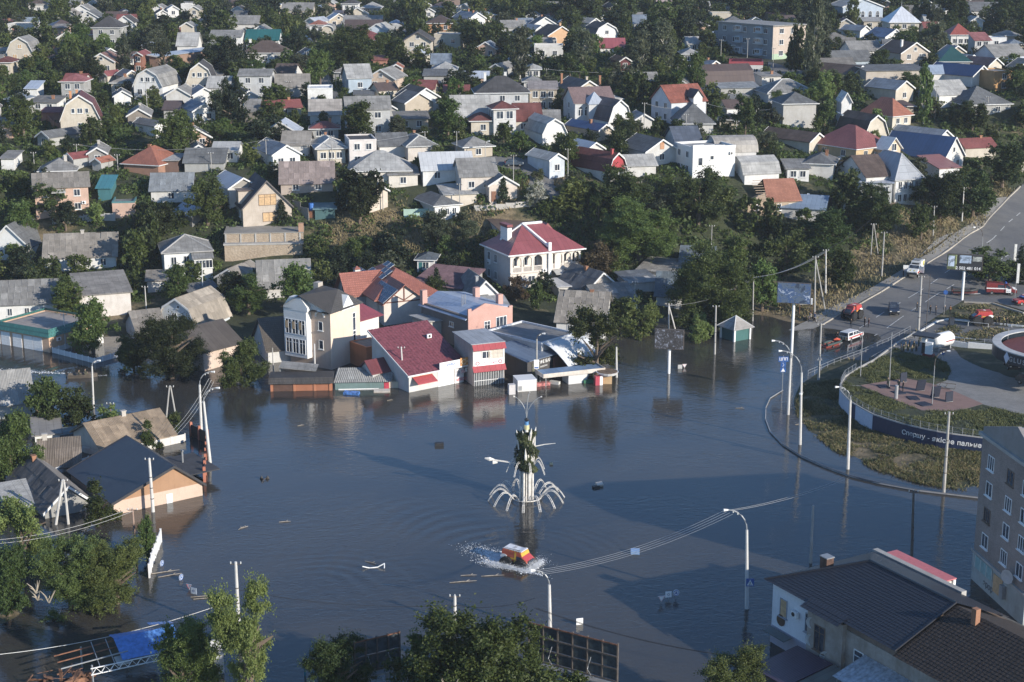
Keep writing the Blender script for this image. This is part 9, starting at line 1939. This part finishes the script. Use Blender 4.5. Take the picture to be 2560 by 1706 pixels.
def rS(label,p,rot,shape,z=.6,pole_=True,face=WT,size=.4):
 t=tH('road_sign',label,'road sign',p,R(rot))
 if pole_:CY([(0,.06),.04,-2,z,5],'post',STEEL,t)
 m=MB();s=size
 if shape=='tri':pr=[(-s,.75*s),(s,.75*s),(0,-s)]
 elif shape=='disc':pr=[(s*ma. cos(a),s*ma. sin(a))for a in np. linspace(0,2*ma. pi,15)[:-1]]
 else:pr=[(-s,-s),(s,-s),(s,s),(-s,s)]
 n=len(pr);m. add([(x,-.03,z+y)for x,y in pr]+[(x,.02,z+y)for x,y in pr],[tuple(rn(n))if shape!='tri'else(0,2,1),tuple(rn(2*n-1,n-1,-1))if shape!='tri'else(3,4,5)]+[(i,n+i,n+(i+1)%n,(i+1)%n)for i in rn(n)]);q=m. obj('plate',face,t);k=.82
 if shape=='tri':TB(([(x*k*.93,-.035,z+y*k*.93)for x,y in pr+[pr[0]]],.03,4,),'red_border',flat((.5,.06,.06)),q)
 if shape=='disc':TB(([(x*.78,-.035,z+y*.78)for x,y in pr+[pr[0]]],.05,4,),'blue_ring',BLUE,q);m=MB();m. add([(-.16,-.036,z-.12),(.16,-.036,z-.12),(0,-.036,z+.2)],[(0,1,2)]);m. obj('arrow',BLUE,q)
 if shape=='sq':TB(([(.12*ma. cos(a),-.036,z+.12*ma. sin(a))for a in np. linspace(0,6.28,9)],.03,4,),'ring_mark',flat((.1,.12,.2)),q)
 return t
rS('white give way triangle, left of three signs standing out of the water',at(1653,1510,0),8,'tri');rS('white square sign, middle of three signs standing out of the water',at(1671,1500,0),8,'sq',.62,True,WT,.33);rS('round white and blue sign, right of three signs standing out of the water',at(1690,1498,0),8,'disc',.72,True,WT,.36)
rS('blank white square sign back standing out of the water',at(1449,1562,0),15,'plain',.35,True,WT,.36);rS('blue grey give way triangle half sunk near the lower left wires',at(473,1475,0),-25,'tri',.4,True,flat((.40,.46,.55)),.35);rS('blue grey square sign half sunk beside the give way triangle',at(485,1485,0),-25,'sq',.35,True,flat((.40,.46,.55)),.35)
rS('pale blue disc edge tilted in the water near the white fence end',at(405,1415,0),70,'disc',.3,True,flat((.45,.5,.58)),.38);rS('second pale disc edge tilted in the water',at(453,1450,0),65,'disc',.3,True,flat((.45,.5,.58)),.38)
rS('give way sign standing out of the water right of the dark billboard post',at(1711,920,0),5,'tri',.35,True,WT,.38);rS('small square sign back left of the give way sign by the dark billboard',at(1700,922,0),5,'plain',.3,True,flat((.45,.45,.44)),.35)
rS('blue round arrow sign over the people on the island kerb',at(2360,788),0,'disc',4.2,True,BLUE,.42);rS('round sign back on a thin post at the lawn corner',ps(2356,905),0,'disc',1.5,True,flat((.08,.16,.25)),.36)
st=tH('road_sign','stack of three blue signs on one post by the sunken kerb','road sign',at(1955,984,0),0);CY([(0,.08),.05,-2,6.0,5],'post',STEEL,st)
q=BX([-.75,.75,-.03,.02,5.05,5.85],'plate',BLUE,st);lT('ЦПП',.6,WT,q,(0,-.04,5.45),(R(90),0,0),True);q=BX([-.4,.4,-.03,.02,4.2,4.95],'plate',BLUE,st);TB(([(-.1,-.04,4.3),(.1,-.04,4.55),(-.1,-.04,4.85)],.05,4,),'arrow',WT,q);q=BX([-.42,.42,-.03,.02,3.4,4.1],'plate',BLUE,st);m=MB();m. add([(-.32,-.04,3.48),(.32,-.04,3.48),(0,-.04,4.05)],[(0,1,2)]);m. obj('white_triangle',WT,q)
ps_=POLET['P13'];b=at(1869,1522,0);st=tH('road_sign','blue pedestrian crossing sign on the lamp pole in the shaded water','road sign',b+Vc((.1,-.3,3.1)));q=BX([-.42,.42,-.03,.02,-.42,.42],'plate',BLUE,st);m=MB();m. add([(-.34,-.035,-.32),(.34,-.035,-.32),(0,-.035,.32)],[(0,1,2)]);m. obj('white_triangle',WT,q);m=MB();m. tube([(-.1,-.045,-.28),(0,-.045,-.02),(.12,-.045,-.28)],.04,4);m. tube([(0,-.045,-.05),(0,-.045,.1)],.04,4);m. obj('walker',DARK,q)
st=tH('road_sign','triangle sign back fixed to the pole near the white pickup','road sign',at(2046,950)+Vc((0,-.25,3.6)));m=MB();m. add([(-.42,0,-.35),(.42,0,-.35),(0,0,.4),(-.42,.04,-.35),(.42,.04,-.35),(0,.04,.4)],[(0,1,2),(5,4,3),(0,3,4,1),(1,4,5,2),(2,5,3,0)]);m. obj('plate',flat((.35,.35,.36),.4,.3),st)
st=tH('road_sign','white notice with blue foot on the pole before the dark cafe','road sign',at(1341,955,0)+Vc((0,-.3,2.2)));q=BX([-.4,.4,-.03,.02,0,1.5],'plate',WT,st);BX([-.3,.3,-.045,-.031,.1,.3],'blue_band',BLUE,q)
dm=tH('security_camera','white dome camera hanging on the right lamp pole of the pair','camera',at(2001,1112,0)+Vc((-.35,-.3,7.4)));TB(([(0,0,-.2),(0,0,0),(0,0,.15)],[.12,.26,.2],8,),'dome',WT,dm);TB(([(0,0,.2),(.4,.2,.2)],.04,4,),'bracket',STEEL,dm)
for x,y,l in((2530,648,'left white banner flag on a tall pole at the right edge'),(2537,700,'right white banner flag on a pole beside the red van')):
 p=at(x,y+45);t=tH('banner_flag',l,'flag',p);CY([(0,0),.05,-.3,6.6,5],'pole',STEEL,t);BX([.06,.5,-.02,.02,2.8,6.5],'banner',flat((.6,.6,.58),.8),t)
bx=tH('cabinet','black advertising cabinet beside the white railing','cabinet',at(2378,816));BX([-.45,.45,-.25,.25,-.3,1.6],'body',DARK,bx);BX([-.36,.36,-.27,-.251,.2,1.4],'screen',flat((.04,.05,.07),.3),bx)
mp=at(1316,1248,0);fs_=tH('sculpture','white flower column sculpture with drooping lattice arcs, in the middle of the flood','sculpture',mp)
WP=flat((.70,.67,.62),.5,0,.15,'white_enamel')
for k in rn(16):a=2*ma. pi*k/16;m=MB();rr=.85 if k%2 else .72;m. tube([(rr*ma. cos(a),rr*ma. sin(a),-1.2),(rr*ma. cos(a),rr*ma. sin(a),3.9+.25*(k%3))],.12 if k%2 else .09,6);m. obj('column_rib',WP,fs_)
CY([(0,0),.62,-1.2,4.0,12],'column_core',wM((.55,.50,.43),.7),fs_)
def arc_piece(a,r0,z0,r1,zt,z1,w_=.16,nr=7):
 m=MB();ca,sa=ma. cos(a),ma. sin(a);pts=[]
 for f in np. linspace(0,1,10):r_=r0+(r1-r0)*f;z=z0+(zt-z0)*ma. sin(ma. pi*min(1,f*1.0))*1.0+(z1-z0)*f;pts. append((r_,z))
 for s in(-w_,w_):m. tube([(r_*ca-s*sa,r_*sa+s*ca,z)for r_,z in pts],.035,4)
 for s in(-w_*.0,):m. tube([(r_*ca,r_*sa,z+.14)for r_,z in pts],.025,4)
 for r_,z in pts[1:]:m. tube([(r_*ca+w_*sa,r_*sa-w_*ca,z),(r_*ca-w_*sa,r_*sa+w_*ca,z)],.03,3,False)
 m. obj('arc',WP,fs_)
for k in rn(14):arc_piece(2*ma. pi*(k+.3)/14,1.9,.35,5.0,1.8,-.3,.13)
for k in rn(7):arc_piece(2*ma. pi*(k+.5)/7,.8,4.2,2.5,1.3+4.2,3.6,.1)
TB(([(1.9*ma. cos(a),1.9*ma. sin(a),.35)for a in np. linspace(0,2*ma. pi,21)],.07,4,),'base_ring',WP,fs_)
rgs=np. random. default_rng(5);C=[];
for k in rn(4200):
 a=rgs. uniform(0,6.28);z=rgs. uniform(4.0,8.9);r_=(1.3-.09*(z-4)+.4*ma. sin(z*2.3+a*2))*rgs. uniform(.7,1.08);C. append((r_*ma. cos(a),r_*ma. sin(a),z))
C=np. array(C);V=quads(C,np. stack([C[:,0],C[:,1],np. full(len(C),.4)],1)+rgs. normal(size=C. shape)*.5,.17,rgs);q=mO('foliage',np_mesh('foliage',V,np. arange(len(V)). reshape(-1,4),lM('artificial_greenery',(.025,.042,.014),(.10,.125,.04),None,.1)),None,fs_);kind(q,'stuff')
CY([(0,0),.28,3.9,9.2,8,.22],'mast',WP,fs_)
for k,(a,z0,l,r_)in enumerate([(3.4,6.6,2.6,1.0),(2.4,8.0,1.4,.7),(.2,7.4,2.0,.9),(5.3,7.9,1.7,.8),(4.6,4.3,2.8,1.0),(5.6,4.2,4.0,.75),(5.0,4.2,4.4,.6),(6.0,4.2,4.2,.85),(4.0,7.6,1.6,.5)]):
 m=MB();p0=Vc((r_*ma. cos(a),r_*ma. sin(a),z0));m. tube([p0,p0+Vc((.12*ma. cos(a),.12*ma. sin(a),l*.6)),p0+Vc((.3*ma. cos(a),.3*ma. sin(a),l))],[.08,.17,.02],6);m. obj('flower_spike',WP,fs_)
CY([(0,0),.34,9.2,9.75,8],'yellow_collar',flat((.62,.56,.32)),fs_);CY([(0,0),.25,9.751,10.2,8],'blue_collar',flat((.10,.26,.5)),fs_);TB(([(0,0,10.2),(0,0,10.45),(0,0,10.7)],[.15,.3,.1],7,),'dark_knob',DARK,fs_)
for dx,dy in((-1.5,-.2),(.35,.3),(1.75,0)):
 m=MB();m. tube([(dx*ma. sin(f*1.57)*f,dy*f,10.6+(3.4-abs(dx)*.35)*ma. sin(f*1.45))for f in np. linspace(0,1,7)],.05,5);l=m. obj('whisk',STEEL,fs_);m=MB();e=(dx*.97,dy,10.6+(3.4-abs(dx)*.35)*.99);m. tube([e,(e[0]*1.12,e[1],e[2]+.05)],[.06,.12],5);m. obj('lamp_head',WP,l)
m=MB()
for s in(-.12,.12):m. tube([(-.8,s,4.7),(-4.3,s,5.2)],.06,4)
for k in rn(8):m. tube([(-.9-k*.42,-.12,4.72+k*.06),(-.9-k*.42,.12,4.72+k*.06)],.035,3,False)
q=m. obj('long_arm',WP,fs_);m=MB();m. tube([(-4.0,0,5.2),(-4.6,0,5.3),(-5.2,0,5.4)],[.1,.28,.08],6);m. tube([(-3.6,0,4.85),(-4.2,0,4.85)],[.1,.25],6);m. obj('arm_flower',WP,q);TB(([(.8,0,6.9),(2.2,0,7.2),(3.6,0,7.35)],[.09,.06,.03],5,),'short_arm',WP,fs_)
def bit(name,label,cat,px,py,rot,dims,mat,z=.05,tilt=0):m=MB();a,b,c=dims;m. box(-a/2,a/2,-b/2,b/2,-c/2,c/2);md=m. obj(name,mat,None,at(px,py,0)+Vc((0,0,z)),rot=(R(tilt),0,R(rot)));return tag(md,label,cat)
bit('crate','black box floating left of the sculpture','crate',1098,1114,8,(1.2,.7,.6),DARK,.12);bit('block','cream foam block floating right of the sculpture','block',1498,1216,25,(.9,.6,.5),flat((.55,.50,.44)),.2,25);bit('crate','dark box lying against the cream foam block','crate',1490,1220,25,(.9,.5,.35),DARK,.08)
bt_=bit('plastic_bin','pale blue plastic bin tipped over in the water right of the amphibious truck','bin',1588,1384,-5,(1.0,.7,.7),flat((.20,.33,.55),.4),.12,10);BX([-.55,-.505,-.3,.3,-.3,.3],'lid',flat((.14,.26,.5),.4),bt_)
bit('freezer','blue ice cream freezer adrift in front of the green kiosk','freezer',879,986,-12,(2.4,.9,.55),flat((.08,.20,.50),.4,0,.5,'blue_print'),.1,8);bit('freezer','white and red freezer lid adrift right of the green kiosk','freezer',955,980,3,(2.5,.9,.35),wM((.6,.55,.5),.8),.12,12)
bit('planter','red and white concrete trough in front of the long canopy','trough',1357,964,20,(2.2,.8,.7),flat((.45,.16,.15),.7,0,.4,'red_white_paint'),.15);bit('planter','small white trough under the long canopy','trough',1387,960,-25,(1.6,.7,.6),wM((.6,.6,.58)),.15);bit('crate','green crate beside the stall under the canopy','crate',1470,957,12,(1.5,.8,.6),flat((.03,.14,.07)),.2)
vm=bit('vending_machine','red and white vending machine at the right end of the canopy','vending machine',1496,962,15,(1.2,.8,1.8),flat((.42,.06,.09),.4),.55);BX([.1,.58,-.42,-.401,-.9,.88],'door',WT,vm)
pl=tH('planter','oval white planter tray on an orange pedestal beside the pole','planter',at(1518,958,0));TB(([(0,0,1.5),(0,0,1.9)],[1.5,1.8],16,),'tray',WT,pl);CY([(0,0),1.6,1.901,1.96,16],'soil',flat((.16,.11,.07),.9,0,.4),pl);BX([-.7,.7,-.6,.6,-1,1.5],'pedestal',wM((.52,.36,.2),.5),pl)
LOG=flat((.30,.26,.21),.9,0,.3,'driftwood')
for i,(px,py,rot,l,lab)in enumerate([(410,1432,20,3.4,'long pole of driftwood by the end of the leaning white fence'),(425,1440,22,2.6,'shorter driftwood pole by the end of the leaning white fence'),(517,1492,8,3.4,'upper one of two parallel driftwood poles near the half sunk signs'),(522,1497,9,3.2,'lower one of two parallel driftwood poles near the half sunk signs'),(926,1408,-35,1.6,'dark driftwood stick left of the floating bench frame'),(1158,1456,8,3.0,'pale driftwood pole beside the broken iron tip pole'),(1172,1440,2,1.8,'thin driftwood stick above the pale driftwood pole'),(1232,1441,5,2.6,'driftwood pole at the left of the amphibious truck'),(603,1322,60,1.0,'forked twig adrift in the left part of the water'),(612,1320,40,.9,'second forked twig adrift in the left part of the water'),(752,1065,20,1.0,'pale twig below the reflection of the peach tower'),(975,1002,10,.9,'little pale stick in front of the maroon market shop'),(712,1306,5,1.4,'faint stick on a floating line, left part of the water'),(1850,1022,-8,1.3,'dark twig adrift above the station point'),(1998,1062,10,1.2,'straw coloured litter patch at the station point shallows')]):
 m=MB();m. tube([(-l/2,0,0),(0,.06,.02),(l/2,0,.05)],[.035,.055,.03],5);m. tube([(l*.1,0,.02),(l*.25,.3,.12)],[.05,.02],4);tag(m. obj('driftwood',LOG,None,at(px,py,0)+Vc((0,0,.05)),R(rot)),lab,'driftwood')
bf=tH('bench_frame','white bent bench frame adrift in the middle of the water','frame',at(933,1420,0),R(10));TB(([(-1.2,0,.25),(-.4,0,.0),(.5,0,.05),(1.3,0,.45)],.07,5,),'rail',WT,bf);
for x,z in((-.5,.0),(1.25,.42)):TB(([(x,0,z),(x-.05,-.5,z-.35)],.06,5,),'leg',WT,bf)
br_=tH('branch','dark tangled branch with two clumps adrift in the left part of the water','branch',at(661,1198,0));
for dx,dy in((-.35,0),(.4,.1)):TB(([(dx-.2,dy,0),(dx,dy,.2),(dx+.2,dy,.02)],[.1,.28,.08],6,),'clump',flat((.05,.045,.04)),br_)
m=MB();m. tube([(-.1,-1.6,0),(0,-.6,.15),(-.3,0,.2)],.05,4);m. tube([(0,-.6,.15),(.4,.1,.2)],.05,4);m. obj('stem',IRON,br_)
bit('buoy','small dark float right of the sculpture arcs','float',1378,1161,0,(.45,.45,.35),flat((.05,.08,.09)),.1)
bb=tH('barrel_stand','blue water barrel on a metal stand beside the teal hut','barrel',at(779,540));CY([(0,0),.5,1.2,2.6,10],'barrel',flat((.05,.16,.45),.4),bb);BX([-.5,.5,-.5,.5,-.5,1.19],'stand',RUST,bb)
dd=tH('satellite_dish','large white satellite dish on a mast beside the dark walnut','satellite dish',at(853,500));CY([(0,0),.06,-.5,2.2,5],'mast',STEEL,dd);TB(([(0,0,2.3),(.1,-.15,2.4)],[1.0,1.05],14,),'dish',WT,dd,rot=(R(0),R(0),0))
for lab,pp in(('yellow gas pipe rising over the bank behind the arcade villa',[(1384,552,0),(1392,531,0),(1455,524,0)]),('short yellow gas pipe loop among the bank trees',[(1491,538,0),(1492,524,0),(1508,522,0)])):
 P=[at(a,b)for a,b,c in pp];t=tH('gas_pipe',lab,'pipe',P[0]);TB(([p-P[0]+Vc((0,0,.9))for p in P],.1,5,),'pipe',flat((.55,.45,.20),.5),t)
 for k,p in enumerate(P):CY([(0,0),.06,-1,.85,4],'support',STEEL,t,p-P[0])
hp_=at(255,1690,0);bh=tH('ruined_pavilion','collapsed pavilion with torn bright blue roof and rusty wreckage, lower left corner','ruin',hp_,R(28))
def blue_sheet(c,w_,l_,rx,ry,nm='roof_sheet'):
 m=MB();n=int(w_/.22);vs=[];fs=[]
 for i in rn(n+1):x=-w_/2+w_*i/n;dz=.03 if i%2 else 0;vs+=[(x,-l_/2,dz),(x,l_/2,dz)]
 for i in rn(n):fs. append((2*i,2*i+2,2*i+3,2*i+1))
 m. add(vs,fs);m. obj(nm,flat((.09,.22,.52),.4,0,.2,'blue_sheet'),bh,c,rot=(R(rx),R(ry),0))
blue_sheet((3.4,-.4,2.6),3.6,3.4,16,0);blue_sheet((3.8,2.2,2.7),4.4,2.0,-14,3);blue_sheet((6.4,-.2,2.5),2.4,3.4,18,-4);blue_sheet((6.6,2.6,3.0),2.4,1.2,-12,8)
BX([1.1,2.3,-1.9,-.4,2.0,2.1],'pale_board',wM((.55,.54,.5)),bh,rot=(R(8),0,0))
for k in rn(11):m=MB();x=-1.4+k*.85;m. tube([(x,-2.3,1.5),(x+.42,-2.3,2.05),(x+.85,-2.3,1.5)],.05,4);m. obj('truss_web',WT,bh)
m=MB();m. tube([(-1.5,-2.3,1.45),(8.0,-2.3,1.5)],.06,4);m. tube([(-1.5,-2.3,2.1),(8,-2.3,2.12)],.06,4);m. obj('truss_chord',WT,bh)
for y in(-1.2,.3,1.8):TB(([(-4,y,2.2),(2.4,y+.2,2.5)],.07,4,),'purlin',RUST if y>0 else STEEL,bh)
for x in(-.6,.8):TB(([(x,-2.2,2.1),(x+.3,2.4,2.6)],.05,4,),'rafter',STEEL,bh)
rw_=MB()
for k in rn(34):
 M_=Mx. Translation((random. uniform(-6.5,-1.2),random. uniform(-1.6,1.6),random. uniform(.0,1.2)))@Mx. Rotation(random. uniform(0,3.1),4,random. choice('XYZ'))@Mx. Rotation(random. uniform(-.8,.8),4,'X');rw_. xbox(M_,(random. uniform(.6,2.4),random. uniform(.06,.7),.05))
kind(rw_. obj('wreckage',flat((.17,.085,.05),.85,0,.5,'rusty_scrap'),bh),'stuff')
for x,y in((-1.3,-2),(7.6,-2),(7.6,2.4),(-1.3,2.4),(3,2.4)):CY([(x,y),.09,-2,2.3,5],'post',STEEL,bh)
for x,y,l in((763,1690,'teal stake left of the two in the lower middle water'),(797,1680,'dark topped teal stake beside the other one')):m=MB();m. cyl((0,0),.1,-1,1.5,6);tag(m. obj('stake',flat((.06,.22,.27)),None,at(x,y,0)),l,'stake')
bw=tH('bus_shelter','white torn panel showing between the two foreground trees','panel',at(545,1685,0),R(20));BX([-.6,.6,-.1,.1,-1,3.6],'panel',wM((.6,.62,.66),.6),bw)
hz=MB();hz. box(-690,690,-60,930,-4.2,95)
hm=bpy. data. materials. new('haze');hm. use_nodes=True;t=hm. node_tree;t. nodes. clear();pv_=nn(t,'ShaderNodeVolumePrincipled');pv_. inputs['Color']. default_value=(.80,.88,1,1);pv_. inputs['Density']. default_value=.0001;oo=nn(t,'ShaderNodeOutputMaterial');t. links. new(pv_. outputs[0],oo. inputs['Volume'])
kind(hz. obj('haze',hm),'stuff')
